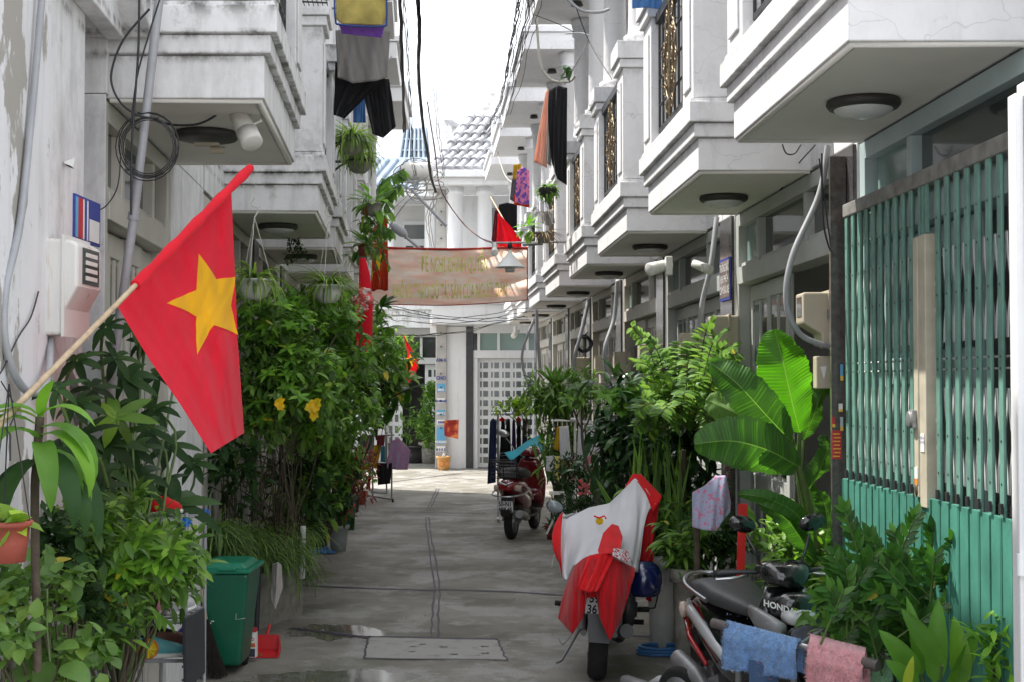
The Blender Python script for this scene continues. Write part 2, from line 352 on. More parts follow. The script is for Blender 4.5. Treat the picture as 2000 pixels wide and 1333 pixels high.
# joint strips of crumbled mortar between the concrete pours and the drain cover
jt=MB()
def strip(pts,w,z=.004,mi=0,mb=jt):
    pts=bez(pts,5); L_=[];R_=[]
    for i,p in enumerate(pts):
        d=(pts[min(i+1,len(pts)-1)]-pts[max(i-1,0)]).normalized(); s_=V((d.y,-d.x,0)); ww=w*rnd.uniform(.7,1.3)/2; j=rnd.uniform(-.008,.008)
        L_.append((p.x-s_.x*ww+j,p.y-s_.y*ww,z)); R_.append((p.x+s_.x*ww+j,p.y+s_.y*ww,z))
    n=len(pts); mb.add(L_+R_,[(i,i+1,n+i+1,n+i) for i in range(n-1)],mi)
def G(u,v): 
    Y=CH*FPX/max(1,(v-748)); return V(((u-1000)/FPX*Y,Y,0))
for a,w,mi in (([G(850,1243),G(851,1200),G(854,1150),G(845,1080),G(838,1040),G(835,1010)],.05,0),([G(837,998),G(846,978),G(855,955)],.05,0)):
    
    for sg in (-1,1): strip([p+V((sg*.022+rnd.uniform(-.004,.004),0,0)) for p in a],.017,.007,0)
for a in ([G(590,1143),G(720,1148),G(850,1152)],[G(855,1150),G(1000,1155),G(1100,1162)],[G(570,1225),G(650,1234),G(722,1243)],[G(770,999),G(840,1001),G(950,1003)],[G(640,958),G(760,960)],[G(1230,1240),G(1400,1246)],[G(760,942),G(900,925)]): strip(a,.06,.004)
struct(jt.build('pavement_joints',['ink_dark','slab']))
dc=MB(); q=[G(722,1243),G(970,1247),G(990,1288),G(712,1284)]
dc.prism(q,(0,0,-.03),(0,0,.007)); 
for i in range(4): a_,b_=q[i],q[(i+1)%4]; strip([a_,a_.lerp(b_,.3)+V((0,.01,0)),a_.lerp(b_,.7)-V((0,.012,0)),b_],(.05,.014,.02,.016)[i],.0095,1,dc)
for (u,v) in ((800,1262),(860,1263),(940,1262),(800,1272),(880,1277),(940,1275),(820,1258)): 
    p=G(u,v); strip([p,p+V((.05,0,0))],.02,.010,1,dc)
tag(dc.build('drain_cover',['slab','ink_dark']),'rectangular concrete drain cover with lifting holes set in the alley floor','drain cover')
# ---------------- row houses
def doorleaf(F,s0,s1,d,z0,z1,par,mt,rows=2,label=None):
    m=MB(); fr=.075; g=MB()
    m.F(F,s0,s1,d-.02,d,z0,z1)
    for q in ((s0,s0+fr),(s1-fr,s1)): m.F(F,q[0],q[1],d+.001,d+.018,z0+.01,z1-.01)
    hs=[z0+.01,z0+.16,z0+(z1-z0)*.42,z0+(z1-z0)*.47,z0+(z1-z0)*.72,z0+(z1-z0)*.77,z1-.12,z1-.01]
    for i in range(0,8,2): m.F(F,s0+fr+.001,s1-fr-.001,d+.001,d+.018,hs[i],hs[i+1])
    mid=(s0+s1)/2; m.F(F,mid-.016,mid+.016,d+.001,d+.016,z0+.17,z1-.125)
    for (x0,x1) in ((s0+fr,mid-.016),(mid+.016,s1-fr)):
        for i in (1,3,5):
            g.F(F,x0+.02,x1-.02,d+.002,d+.008,hs[i]+.03,hs[i+1]-.03)
    D=m.build('door',mt,par,bevel=.003,label=label); 
    g.build('pane','glass',D); return D
def balcony(F,n,f,z,par,wm,rail=True,ornament=True,cap=1.57,full=True,wd=-.66):
    m=MB(); e=.0
    m.F(F,n+.06,f-.06,wd-.02,0,z,z+.19); m.F(F,n+.03,f-.03,wd-.02,.03,z+.193,z+.275); m.F(F,n,f,wd-.02,.06,z+.278,z+.40)
    m.F(F,n+.05,f-.05,wd-.02,.045,z+.403,z+.43)
    B=m.build('balcony',wm,par,bevel=.006)
    tb=MB(); pts=[F(n+.085,wd,z-.004),F(n+.085,-.025,z-.004),F(f-.085,-.025,z-.004),F(f-.085,wd,z-.004)]; tb.tube(pts,.016,6); 
    tb.F(F,n+.11,f-.11,wd+.01,-.05,z-.006,z-.001); tb.build('soffit','soffit',B)
    m=MB(); zt=z+cap-.22
    for (a,b_) in ((n+.05,n+.42),(f-.42,f-.05)):
        m.F(F,a,b_,-.33,.03,z+.432,zt); m.F(F,a+.07,b_-.07,.031,.042,z+.5,zt-.1)
        m.F(F,a-.03,b_+.03,-.36,.06,zt+.002,zt+.07); m.F(F,a-.05,b_+.05,-.38,.08,zt+.073,zt+.22)
    m.F(F,n+.06,n+.16,wd,-.332,z+.432,zt-.05); m.F(F,f-.16,f-.06,wd,-.332,z+.432,zt-.05)
    m.F(F,n+.43,f-.43,-.20,-.08,z+.432,z+.50)
    m.build('parapet',wm,B,bevel=.006)
    if rail:
        r=MB(); zr0=z+.52; zr1=zt-.05; a=n+.43; b_=f-.43
        r.F(F,a,b_,-.06,.0,zr1,zr1+.07); r.F(F,a,b_,-.045,-.02,zr0,zr0+.03)
        k=8
        for i in range(k+1):
            s=a+(b_-a)*i/k; r.tube([F(s,-.03,zr0),F(s,-.03,zr1)],.009,5)
        for zz in (.25,.5,.75): r.tube([F(a,-.03,zr0+(zr1-zr0)*zz),F(b_,-.03,zr0+(zr1-zr0)*zz)],.009,5)
        R=r.build('railing','iron',B)
        if ornament:
            q=MB(); c=(a+b_)/2; H=(zr1-zr0)*.5; zc=(zr0+zr1)/2; ww=(b_-a)*.17
            for k2 in (1,.45):
                q.tube([F(c+ww*k2*sin(t_*2*PI/20),.0,zc+H*.72*(.55+.45*k2)*cos(t_*2*PI/20)) for t_ in range(21)],.009,5)
            q.tube([F(c,.005,zc-H*1.02),F(c,.005,zc+H*1.02)],.009,5)
            for sg in (-1,1):
                for (u0,z0) in ((.5,.75),(1,.25),(1.1,-.1),(.9,-.45),(.45,-.8),(.5,.4),(.4,0),(.5,-.35)):
                    cz=zc+H*z0; cs=c+sg*ww*u0
                    q.tube([F(cs+.045*(1-t_/14)*cos(t_*.9*sg),.005,cz+.06*(1-t_/14)*sin(t_*.9)) for t_ in range(12)],.006,5)
                for i in range(9):
                    th=PI*2*i/9; leaf(q,F(c+ww*sin(th),.01,zc+H*.72*cos(th)),F(0,0,0)*0+V((0,sin(th)*sg,cos(th)+.3)),V((1,0,0)),.06,.022,.5,.3,2)
            q.build('ornament','gold',R)
    return B
def house(F,a,b,n,f,label,wm,fm,group,pill=None,sidepill=.45,wd=-.66,zr=7.2,can=.45,canz=6.2,cols=True,doors=(0,1,1,0),op=None,rail=True,ornament=True,upper=True,pm='granite',canopy=True,topz=6.2,fm2=None,colr=.11,depth=4.5,balz=3.15):
    H=thing('row_house',label,'house',F((a+b)/2,wd,0),group)
    w=MB(); o0,o1=op if op else (a,b-sidepill)
    # body, set back behind the front wall
    w.F(F,a+.01,b-.01,wd-depth,wd-1.2,0,zr)
    w.F(F,a+.01,b-.01,wd-1.2,wd,3.16,3.45)     # storey slab
    w.F(F,a+.01,a+.09,wd-1.2,wd-.05,0,3.15); w.F(F,b-.09,b-.01,wd-1.2,wd-.05,0,3.15)
    if o1<b: w.F(F,o1,b,wd-.3,wd,0,3.155)
    if o0>a: w.F(F,a,o0,wd-.3,wd,0,3.155)
    # upper storey wall around a door opening
    uo0=n+.5; uo1=f-.5
    w.F(F,a+.01,uo0,wd-.2,wd,3.452,topz); w.F(F,uo1,b-.01,wd-.2,wd,3.452,topz); w.F(F,uo0,uo1,wd-.2,wd,5.75,topz)
    w.F(F,a+.01,b-.01,wd-1.2,wd-.01,topz+.001,zr)
    w.build('wall',wm,H,bevel=.004)
    it=MB(); it.F(F,a+.1,b-.1,wd-1.19,wd-1.15,.02,3.14); it.F(F,uo0-.2,uo1+.2,wd-1.19,wd-1.15,3.46,topz-.02); it.build('interior','interior',H)  # near-black panels; the dimness of the unlit rooms is put into their colour
    # upper door
    u=MB(); 
    for s_ in (uo0,(uo0+uo1)/2-.03,uo1-.06): u.F(F,s_,s_+.06,wd-.12,wd-.04,3.47,5.75)
    for z_ in (3.47,5.05,5.69): u.F(F,uo0+.061,uo1-.061,wd-.11,wd-.05,z_,z_+.06)
    U=u.build('balcony_door',fm2 or 'frame_white',H); gl=MB(); gl.F(F,uo0+.05,uo1-.05,wd-.09,wd-.08,3.5,5.7); gl.build('pane','glass_pale',U)
    # pillars
    if pill is None: pill=[(b-sidepill,b,pm)] if sidepill else []
    for (p0,p1,m_) in pill:
        q=MB(); q.F(F,p0+.012,p1-.012,wd+.001,wd+.02,.02,3.145); q.build('pillar_facing',m_,H)
    # door frame with transom lights
    fr=MB()
    for s_ in (o0+.004,o1-.094): fr.F(F,s_,s_+.09,wd-.14,wd-.01,0.01,3.14)
    fr.F(F,o0+.095,o1-.095,wd-.16,wd+.0,2.62,2.745); fr.F(F,o0+.095,o1-.095,wd-.12,wd-.01,3.05,3.14)
    tw=(o1-o0-.19); cuts=[o0+.095,o0+.095+tw*.24,o0+.095+tw*.76,o1-.095]
    for s_ in cuts[1:3]: fr.F(F,s_-.03,s_+.03,wd-.12,wd-.015,2.746,3.049)
    fr.F(F,o0+.095,o1-.095,wd-.1,wd-.03,2.747,2.78); 
    FRM=fr.build('door_frame',fm,H,bevel=.004)
    for i in range(3):
        gl=MB(); gl.F(F,cuts[i]+.028,cuts[i+1]-.028,wd-.075,wd-.068,2.77,3.06); gl.build('transom_pane','glass_green' if (i==2 and wm=='wall_r') else 'glass',FRM)
    k=len(doors); dw=tw/k
    for i,dd in enumerate(doors):
        if dd: doorleaf(F,o0+.097+dw*i,o0+.095+dw*(i+1)-.006,wd-.09-(.02 if i%2 else 0),.03,2.615,H,fm)
    st=MB(); st.F(F,o0-.05,o1,wd-.2,wd+.06,.005,.10); st.build('doorstep','slab',H)
    if n is not None:
        balcony(F,n,f,balz,H,wm,rail,ornament,wd=wd)
        if cols:
            for s_ in (n+.23,f-.23):
                c=MB(); p=F(s_,-.15,0); zb=balz+1.572; c.lathe([(colr*1.35,zb),(colr*1.35,zb+.08),(colr*1.05,zb+.1),(colr,zb+.16),(colr*.93,topz-.22),(colr*1.15,topz-.2),(colr*1.15,topz-.16),(colr*1.0,topz-.15),(colr*1.3,topz-.05),(colr*1.3,topz-.001)],(p.x,p.y,0),20); c.build('column',wm,H)
    if canopy:
        c=MB(); s0,s1=(n,f)
        c.F(F,s0,s1,wd-.05,can,canz,canz+.22); c.F(F,s0-.03,s1+.03,wd-.05,can+.04,canz+.222,canz+.30)
        c.F(F,s0+.06,s0+.16,can-.12,can-.02,canz+.3,canz+.8); 
        c.build('canopy',wm,H,bevel=.006)
        L_=MB(); p=F((s0+s1)/2,0,canz); L_.lathe([(.05,0),(.07,-.05),(.02,-.06)],tuple(p),10); L_.build('ceiling_light','lamp_rim',H)
    return H
RG='white terraced houses down the right side of the alley'; LG='weathered terraced houses down the left side'
RN=[(4.96,7.14),(8.04,10.2),(11.3,13.55),(14.45,16.5),(17.7,20.0),(21.0,23.2),(24.0,26.2),(27.1,29.3)]
rl=['house behind the tall green folding gate, its plain balcony soffit filling the top right corner','white house whose balcony carries the largest gold scroll ornament, behind the paddle leaf plant','third white house on the right, its balcony with the second gold ornament','white house whose balcony has the rod with the conical lamp reaching out to the left','white house with the pink and black laundry hung before its columns','white house with the bundle of shirts hanging under its upper canopy','white house second from the far end on the right, beside the last meter boxes','white house at the far right corner next to the grey lattice door']
bnd=[4.2,7.62,10.72,13.95,17.1,20.4,23.5,26.6,29.9]
for i,(n,f) in enumerate(RN):
    a,b_=bnd[i],bnd[i+1]
    house(FR,a,b_,n,f,rl[i],'wall_r','frame_mint' if i==0 else ('frame_grey' if i<3 else 'frame_beige'),RG,pm='granite' if i%2==0 else 'granite',doors=((0,0,1,1),(0,0,1,1),(1,1,1,1),(1,1,1,0),(1,1,1,1),(1,0,1,1),(1,1,1,1),(1,1,1,1))[i],ornament=i<5,rail=True,depth=4.5)
ll=['house on the far left with the conduit on its peeling wall','weathered house whose balcony soffit carries the white security camera','weathered house with the hanging spider plant hooked under its balcony','house behind the yellow flowering shrub, third balcony from the left front','house under the balcony with stacked flower pots','house beside the folded orange flag on the left','last house on the left before the alley opens up']
LN=[None,(5.98,7.87),(9.96,11.9),(12.7,14.4),(15.5,17.2),(18.2,19.9),(21.0,23.4)]
lb=[(5.97,8.95),(9.0,12.3),(12.32,15.05),(15.07,17.75),(17.77,20.5),(20.52,25.2)]
for i in range(1,7):
    a,b_=lb[i-1]; n,f=LN[i]
    if i==1: house(FL,a,b_,n,f,ll[i],'wall_l','frame_beige',LG,pill=[],op=(5.98,7.7),wd=-.68,can=.1,canz=6.4,cols=False,doors=(0,1,1,1),rail=True,ornament=False,depth=4,zr=8.1)
    else: house(FL,a,b_,n,f,ll[i],'wall_l' if i<4 else 'wall_plain','frame_beige',LG,wd=-.68,can=.5 if i>3 else .1,cols=i>2,doors=(1,1,1,1),rail=True,ornament=False,pm='dark_stripe',sidepill=.4,depth=4,zr=8.1,canopy=i>2)
# nearest left house: peeling wall, tall narrow opening, ledge above
H=thing('row_house',ll[0],'house',FL(4,-.68,0),LG); w=MB()
w.F(FL,1.5,4.93,-4.5,-.655,0,8.1); w.build('wall','wall_old',H,bevel=.008)
w=MB(); w.F(FL,4.931,5.57,-4.5,-.68,0,8.1); w.F(FL,3,5.97,-.679,-.60,3.39,3.62); w.F(FL,5.571,5.94,-.98,-.93,.1,3.39)
p=FL(5.97,-.6,3.62)
w.prism([V((p.x,p.y,z_))+V((0,-x_,0)) for x_,z_ in [(0,3.4)]+[(.36*cos(t_*PI/16),3.62+.3*sin(t_*PI/16)) for t_ in range(9)]+[(0,3.95)]],(-.25,0,0),(.12,0,0)); w.build('pilaster','wall_l',H,bevel=.006)
it=MB(); it.F(FL,5.572,5.93,-.93,-.91,1.0,3.1); D=it.build('window','glass',H)
it=MB(); it.F(FL,5.58,5.60,-.9,-.69,.1,3.38); it.F(FL,5.57,5.93,-.9,-.88,2.35,2.42); it.build('window_frame','wall_l',D)
# ---------------- ceiling lamps under the balconies
def ceil_lamp(c,r,label,cat='ceiling lamp',dark=False):
    T=thing('ceiling_lamp',label,cat,c,'round lamps under the balconies')
    m=MB(); m.lathe([(r*1.0,0),(r*1.04,-.012),(r*1.04,-.024),(r*.97,-.038),(r*.85,-.042)],c,28); m.build('rim','lamp_rim',T)
    if not dark:
        m=MB(); m.lathe([(r*.85,-.034),(r*.80,-.05),(r*.6,-.068),(r*.3,-.078),(.01,-.08)],c,28); m.build('shade','lamp_glass',T)
    else:
        m=MB(); m.box((c[0]-.06,c[1]-.02,c[2]-.07),(c[0]+.06,c[1]+.02,c[2]-.055)); m.tube([V(c)+V((.02,0,-.09)),V(c)+V((.09,0,-.09))],.018,8); m.build('fitting','cream_box',T)
    return T
lampl=['round lamp under the nearest right balcony, the largest lamp in view','round lamp under the second right balcony','third round lamp from the front on the right','fourth round lamp from the front on the right, over the bullet camera side','fifth round lamp on the right','sixth round lamp on the right','seventh round lamp on the right','round lamp under the far right corner balcony']
for i,(n,f) in enumerate(RN): ceil_lamp(tuple(FR((n+f)/2+(.05 if i else .0),-.36,3.143)),.155,lampl[i])
ll2=['open dark lamp fitting with bare holder under the near left balcony','round lamp under the balcony above the hanging spider plant','round lamp under the third left balcony','','','']
for i in (1,2,3): n,f=LN[i]; ceil_lamp(tuple(FL((n+f)/2-.1,-.36,3.143)),.15,ll2[i-1],dark=(i==1))

lt=MB()
for i in range(420):
    Y=rnd.uniform(8.6,24); x=rnd.uniform(LX(Y)-.4,RX(Y)+.4); 
    if rnd.random()<.6: x=rnd.choice((LX(Y)+rnd.gauss(-.1,.25),RX(Y)+rnd.gauss(.05,.25)))
    leaf(lt,(x,Y,.006+rnd.uniform(0,.004)),V((rnd.uniform(-1,1),rnd.uniform(-1,1),.05)),V((0,0,1)),rnd.uniform(.012,.05),rnd.uniform(.008,.022),.2,.2,2,2,rnd.randrange(3))
mat('litter_a',(.20,.15,.07),.9,.4,30); mat('litter_b',(.10,.12,.04),.9,.4,30); mat('litter_c',(.38,.36,.32),.9,.3,30)
tag(lt.build('leaf_litter',['litter_a','litter_b','litter_c']),'scattered dry leaves and grit on the alley concrete','litter',None,'stuff')
# ---------------- end of the alley: corner house (right part) and its neighbour (left part), facing the camera
def FE(x,d,z): return V((x,30.7-d,z))     # x across, d toward the camera
def facade_far():
    H=thing('corner_house','white house closing the alley end with a black stripe beside its pale lattice door','house',(-.5,30.7,0))
    w=MB(); 
    w.F(FE,-1.62,-.865,-5,0,0,3.15); w.F(FE,-.86,.9,-5,-.45,0,3.15); w.F(FE,-1.62,1.6,-5,0,3.16,3.2)
    w.F(FE,-.86,-.765,-.445,-.004,0,2.44); w.F(FE,-.86,.9,-.3,.005,2.445,2.62); w.F(FE,-.86,.9,-.3,.004,3.0,3.17)
    w.F(FE,-1.62,1.8,-5,-.9,3.2,6.2); w.build('wall','wall_far',H,bevel=.006)
    s=MB(); s.F(FE,-1.02,-.86,-.1,.03,0.01,3.14); s.build('stripe','dark_stripe',H)
    f=MB(); f.F(FE,-.76,.5,-.16,-.1,.02,2.44)
    for i in range(11):
        z0=.12+i*.21
    DR=f.build('lattice_door','frame_white',H); g_=MB()
    for c in range(5):
        x0=-.72+c*.245
        for i in range(11):
            z0=.10+i*.21; g_.F(FE,x0+.08,x0+.185,-.1,-.093,z0+.02,z0+.15); 
            g_.F(FE,x0+.012,x0+.045,-.1,-.095,z0+.02,z0+.15)
    g_.build('pane','glass',DR)
    fr=MB()
    for x0 in (-.76,-.50,-.01,.24,.49): fr.F(FE,x0-.01,x0+.008,-.1,-.088,.02,2.44)
    fr.build('stile','frame_white',DR)
    tr=MB()
    for x0 in (-.74,-.30,.34): tr.F(FE,x0-.03,x0+.03,-.1,.0,2.621,2.999)
    TR=tr.build('transom_window','wall_far',H); g_=MB(); g_.F(FE,-.71,.9,-.06,-.05,2.622,2.998); g_.build('pane','glass_green',TR)
    b=MB(); b.F(FE,-1.75,1.2,-.9,.5,3.18,3.62); b.F(FE,-1.8,1.2,-.9,.56,3.623,3.75); b.F(FE,-1.82,1.2,-.9,.6,3.753,3.9); b.F(FE,-1.75,1.2,.3,.45,3.9,4.55); b.F(FE,-1.8,1.2,.26,.5,4.553,4.65)
    b.build('balcony','wall_far',H,bevel=.008)
    for x0 in (-1.25,-.95+.35):
        c=MB(); c.lathe([(.19,4.652),(.19,4.75),(.165,4.78),(.155,6.0),(.19,6.03),(.19,6.1),(.17,6.11),(.2,6.199)],(x0,30.3,0),20); c.build('column','wall_far',H)
    dd=MB(); dd.F(FE,-.5,.3,-.88,-.86,3.9,5.9); dd.F(FE,-.5,.3,-.858,-.82,5.3,5.36); dd.F(FE,-.12,-.06,-.858,-.82,3.9,5.9); dd.F(FE,-.5,.3,-.858,-.82,4.6,4.64); dd.build('balcony_window','glass_pale',H)
    r=MB(); r.F(FE,-1.9,1.4,-.9,.8,6.2,6.35); r.F(FE,-2.0,1.4,-.9,.95,6.353,6.5)
    # sloping tiled roof made of rounded ridges
    r.build('eave','wall_far',H,bevel=.01)
    rt=MB()
    for i in range(13):
        x0=-1.75+i*.2; x1=x0+.55*1.0
        pts=[V((x0,29.9,6.52)),V((x0+.28,30.4,6.95)),V((x0+.55,30.9,7.42)),V((x0+.8,31.4,7.9))]
        rt.tube(pts,.085,8)
        for q in range(7):
            k=q/6; p=pts[0].lerp(pts[3],k); rt.tube([p,p+V((.06,.11,.10))],[.115,.09],8)
    rt.prism([(-2,29.85,6.5),(1.2,29.85,6.5),(1.9,31.5,7.9),(-1.1,31.5,7.9)],(0,0,-.02),(0,0,.02)); rt.build('tiled_roof','tile_grey',H)
    return H
facade_far()
# neighbour set a little farther back
def FW(x,d,z): return V((x,33.2-d,z))
H=thing('corner_house','older white house left of the concrete pole with its door standing open','house',(-2.4,33.2,0))
w=MB(); w.F(FW,-9,-3.4,-5,0,0,3.2); w.F(FW,-3.4,-3.05,-5,0,0,3.2); w.F(FW,-1.75,-1.4,-5,0,0,3.2); w.F(FW,-3.05,-1.75,-.3,-.01,2.35,2.5); w.F(FW,-3.05,-1.75,-.3,-.01,3.0,3.2); w.F(FW,-3.05,-1.75,-5,-1.2,0,3.2); w.F(FW,-1.4,0,-5,-2,0,6)
w.F(FW,-9,-1.5,-5,-.9,3.2,6.3); w.build('wall','wall_plain',H,bevel=.006)
it=MB(); it.F(FW,-3.05,-1.76,-1.19,-1.15,.02,3.0); it.build('interior','interior_grey',H)  # dim doorway put into the panel's dark grey
for x0,x1 in ((-3.04,-2.64),(-2.1,-1.76)):
    d=MB(); d.F(FW,x0,x1,-.2,-.15,.02,2.34); D=d.build('door','frame_white',H); g_=MB()
    for i in range(8): g_.F(FW,x0+.08,x0+.16,-.15,-.143,.15+i*.27,.32+i*.27); g_.F(FW,x0+.22,x0+.30,-.15,-.143,.15+i*.27,.32+i*.27)
    g_.build('pane','glass',D)
g_=MB(); g_.F(FW,-3.0,-1.8,-.2,-.19,2.51,2.99); T_=g_.build('transom_window','glass',H); g_=MB(); g_.F(FW,-2.22,-2.16,-.185,-.1,2.51,2.99); g_.build('mullion','frame_white',T_)
b=MB(); b.F(FW,-9,-1.72,-.9,.5,3.2,3.5); b.F(FW,-9,-1.7,-.9,.54,3.503,3.62); b.F(FW,-9,-1.68,-.9,.58,3.623,3.8); b.F(FW,-9,-2.6,.3,.45,3.8,4.3); b.F(FW,-2.2,-1.8,.3,.45,3.8,4.3)
for x0 in (-2.55,-2.45,-2.35,-2.25): b.F(FW,x0,x0+.03,.35,.4,3.8,4.3)
b.F(FW,-9,-1.72,.26,.5,4.303,4.4); b.build('balcony','wall_l',H,bevel=.008)
for x0 in (-2.95,-1.95):
    c=MB(); c.lathe([(.16,4.402),(.14,4.5),(.13,6.1),(.16,6.15),(.17,6.29)],(x0,32.85,0),18); c.build('column','wall_far',H)
dd=MB(); dd.F(FW,-2.7,-2.1,-.88,-.86,3.9,5.9); 
D=dd.build('balcony_door','frame_white',H); g_=MB()
for x0 in (-2.62,-2.36): 
    for z0 in (4.3,4.65,5.0): g_.F(FW,x0,x0+.18,-.858,-.85,z0,z0+.28)
g_.F(FW,-2.66,-2.14,-.858,-.85,5.45,5.8); g_.build('pane','glass',D)
r=MB(); r.F(FW,-9,-1.5,-.9,.8,6.3,6.45); r.build('eave','wall_far',H)
rt=MB()
for i in range(9): 
    x0=-4.1+i*.22
    pts=[V((x0,32.5,6.5)),V((x0+.4,33.6,7.3))]; rt.tube(pts,.09,8)
rt.prism([(-4.4,32.4,6.46),(-2.2,32.4,6.46),(-1.8,33.7,7.4),(-4,33.7,7.4)],(0,0,-.02),(0,0,.02)); rt.build('tiled_roof','tile_blue',H)
# tall blue ribbed roof and the old gables behind
H=thing('gabled_house','far white house with a stepped baroque gable beyond the tiled roofs','house',(-1.9,38,0)); w=MB()
pr=[P(838,470,38),P(836,262,38),P(842,230,38),P(850,216,38),P(860,208,38),P(868,222,38),P(874,246,38),P(880,240,38),P(915,262,38),P(920,470,38)]
w.prism(pr,(0,0,0),(0,3,0)); 
for v in (235,262,300): w.prism([P(838,v,37.95),P(876,v,37.95),P(876,v+6,37.95),P(838,v+6,37.95)],(0,-.05,0),(0,.06,0))
w.box(tuple(P(875,470,37.9)),tuple(P(884,232,38.3))); w.build('wall','wall_l',H)
q=MB(); q.prism([P(868,238,37.8),P(882,236,37.8),P(925,262,37.8),P(925,268,37.8)],(0,-.2,0),(0,3,0)); q.build('roof','tile_grey',H)
H=thing('gabled_house','far white house with a weathered curved gable above the grey tile roof on the right','house',(-.6,40,0)); w=MB()
pr=[P(915,420,40),P(918,262,40),P(932,236,40),P(940,228,40),P(944,210,40),P(955,196,40),P(960,176,40),P(970,168,40),P(985,172,40),P(1000,200,40),P(1100,210,40),P(1100,420,40)]
w.prism(pr,(0,0,0),(0,4,0)); w.build('wall','wall_l',H)
q=MB()
for (u,v) in ((920,262),(934,236),(946,212),(958,184)): 
    q.lathe([(.12,0),(.16,.05),(.1,.12),(.14,.2),(.05,.3)],tuple(P(u,v,39.9)),10)
q.build('finial','wall_l',H)
H=thing('ribbed_roof_house','far block with a steep blue ribbed roof left of the wires','house',(-2.6,35.5,0)); w=MB()
A=[P(780,318,35.5),P(838,318,35.5),P(832,252,36.3),P(790,252,36.3)]; w.prism(A,(0,0,0),(0,.3,0)); 
for i in range(7):
    k=i/6; a_=A[0].lerp(A[1],k)+V((0,-.05,0)); b__=A[3].lerp(A[2],k)+V((0,-.05,0)); w.tube([a_,b__],.045,6)
for j in (0,.33,.66): w.prism([A[0].lerp(A[3],j)+V((0,-.08,0)),A[1].lerp(A[2],j)+V((0,-.08,0)),A[1].lerp(A[2],j+.04)+V((0,-.08,0)),A[0].lerp(A[3],j+.04)+V((0,-.08,0))],(0,0,0),(0,.08,0))
w.build('roof','tile_blue',H); w=MB(); w.box((-3.9,35.6,0),(-2.1,38,7.4)); w.build('wall','wall_far',H)
# ---------------- concrete pole, its wires and junction box
T=thing('utility_pole','square concrete utility pole with stuck-on adverts at the alley end','utility pole',G(862,915)-V((0,0,0)))
pb=G(862,915); m=MB(); x,y=pb.x,pb.y
m.hexa([(x-.13,y-.13,0),(x+.13,y-.13,0),(x+.13,y+.13,0),(x-.13,y+.13,0),(x-.10,y-.09,6.6),(x+.10,y-.09,6.6),(x+.10,y+.09,6.6),(x-.10,y+.09,6.6)]); m.build('shaft','concrete_pole',T,bevel=.015)
m=MB()
for z in [.9+.3*i for i in range(18)]: m.tube([V((x,y-.10-.04*(1-z/7),z)),V((x,y-.16-.03*(1-z/7),z))],.018,6)
m.tube([V((x-.18,y-.18,3.9)),V((x+.18,y-.18,3.9))],.03,6); m.build('step_bolt','iron',T)
pw=lambda z:(.13-.05*z/6.6)
for i,(z0,z1,c,tx) in enumerate(((2.9,3.2,'sign_cyan',''),(2.35,2.62,'concrete_pole','AN 6'),(1.95,2.3,'concrete_pole','CHO')
    ,(1.7,1.88,'sign_cyan','0903'),(1.45,1.56,'ink_white','KHOAN'),(1.18,1.30,'sign_cyan','0918 2'),(.98,1.08,'ink_white','0909'),(.55,.92,'sign_cyan','KHOAN'),(.38,.5,'ink_white','8 3 5 2'))):
    if i==0:
        q=MB(); q.box((x-.24,y-.20,3.0),(x-.11,y-.185,3.42)); S=q.build('advert_plate','ink_white',T); text_mb('CHO THUE',.05,lambda a,b_,c_:(x-.175+a,y-.202-c_,3.3+b_)).build('lettering','ink_blue',S); text_mb('0903 7',.05,lambda a,b_,c_:(x-.175+a,y-.202-c_,3.15+b_)).build('lettering','ink_red',S); continue
    if c!='concrete_pole':
        q=MB(); w_=pw(z0)-.03; q.box((x-w_,y-.135+.006*z0,z0),(x+w_,y-.125+.006*z0,z1)); S=q.build('sticker',c,T)
    else: S=T
    text_mb(tx,.07 if c!='concrete_pole' else .10,lambda a,b_,c_:(x+a,y-.139+.006*z0-c_*.1,z0+.02+b_),bold=.004).build('lettering','ink_blue' if c!='sign_cyan' else 'ink_white',S)
# junction box cluster with tangled wires at pole top
T=thing('junction_box','round cable junction box wrapped in loops of wire above the far left house','junction box',P(815,338,24.5)); c=P(815,335,24.5)
m=MB(); m.loft([(-.28,0,0,.1,.1),(-.2,0,0,.16,.16),(.2,0,0,.16,.16),(.28,0,0,.1,.1)],12,mx=Matrix.Translation(c)); m.build('box','white_plastic',T)
m=MB()
for i in range(14):
    a,b_=rnd.uniform(.14,.42),rnd.uniform(.08,.22); of=V((rnd.uniform(-.2,.2),rnd.uniform(-.1,.1),rnd.uniform(-.42,.05))); ph=rnd.uniform(0,1)
    m.tube([c+of+V((a*cos(t_*PI/8+ph),.1*sin(t_*.6+i),b_*sin(t_*PI/8+ph))) for t_ in range(17)],.011,5,i%2)
m.build('wire_loop',['pipe_grey','cable_pale'],T)
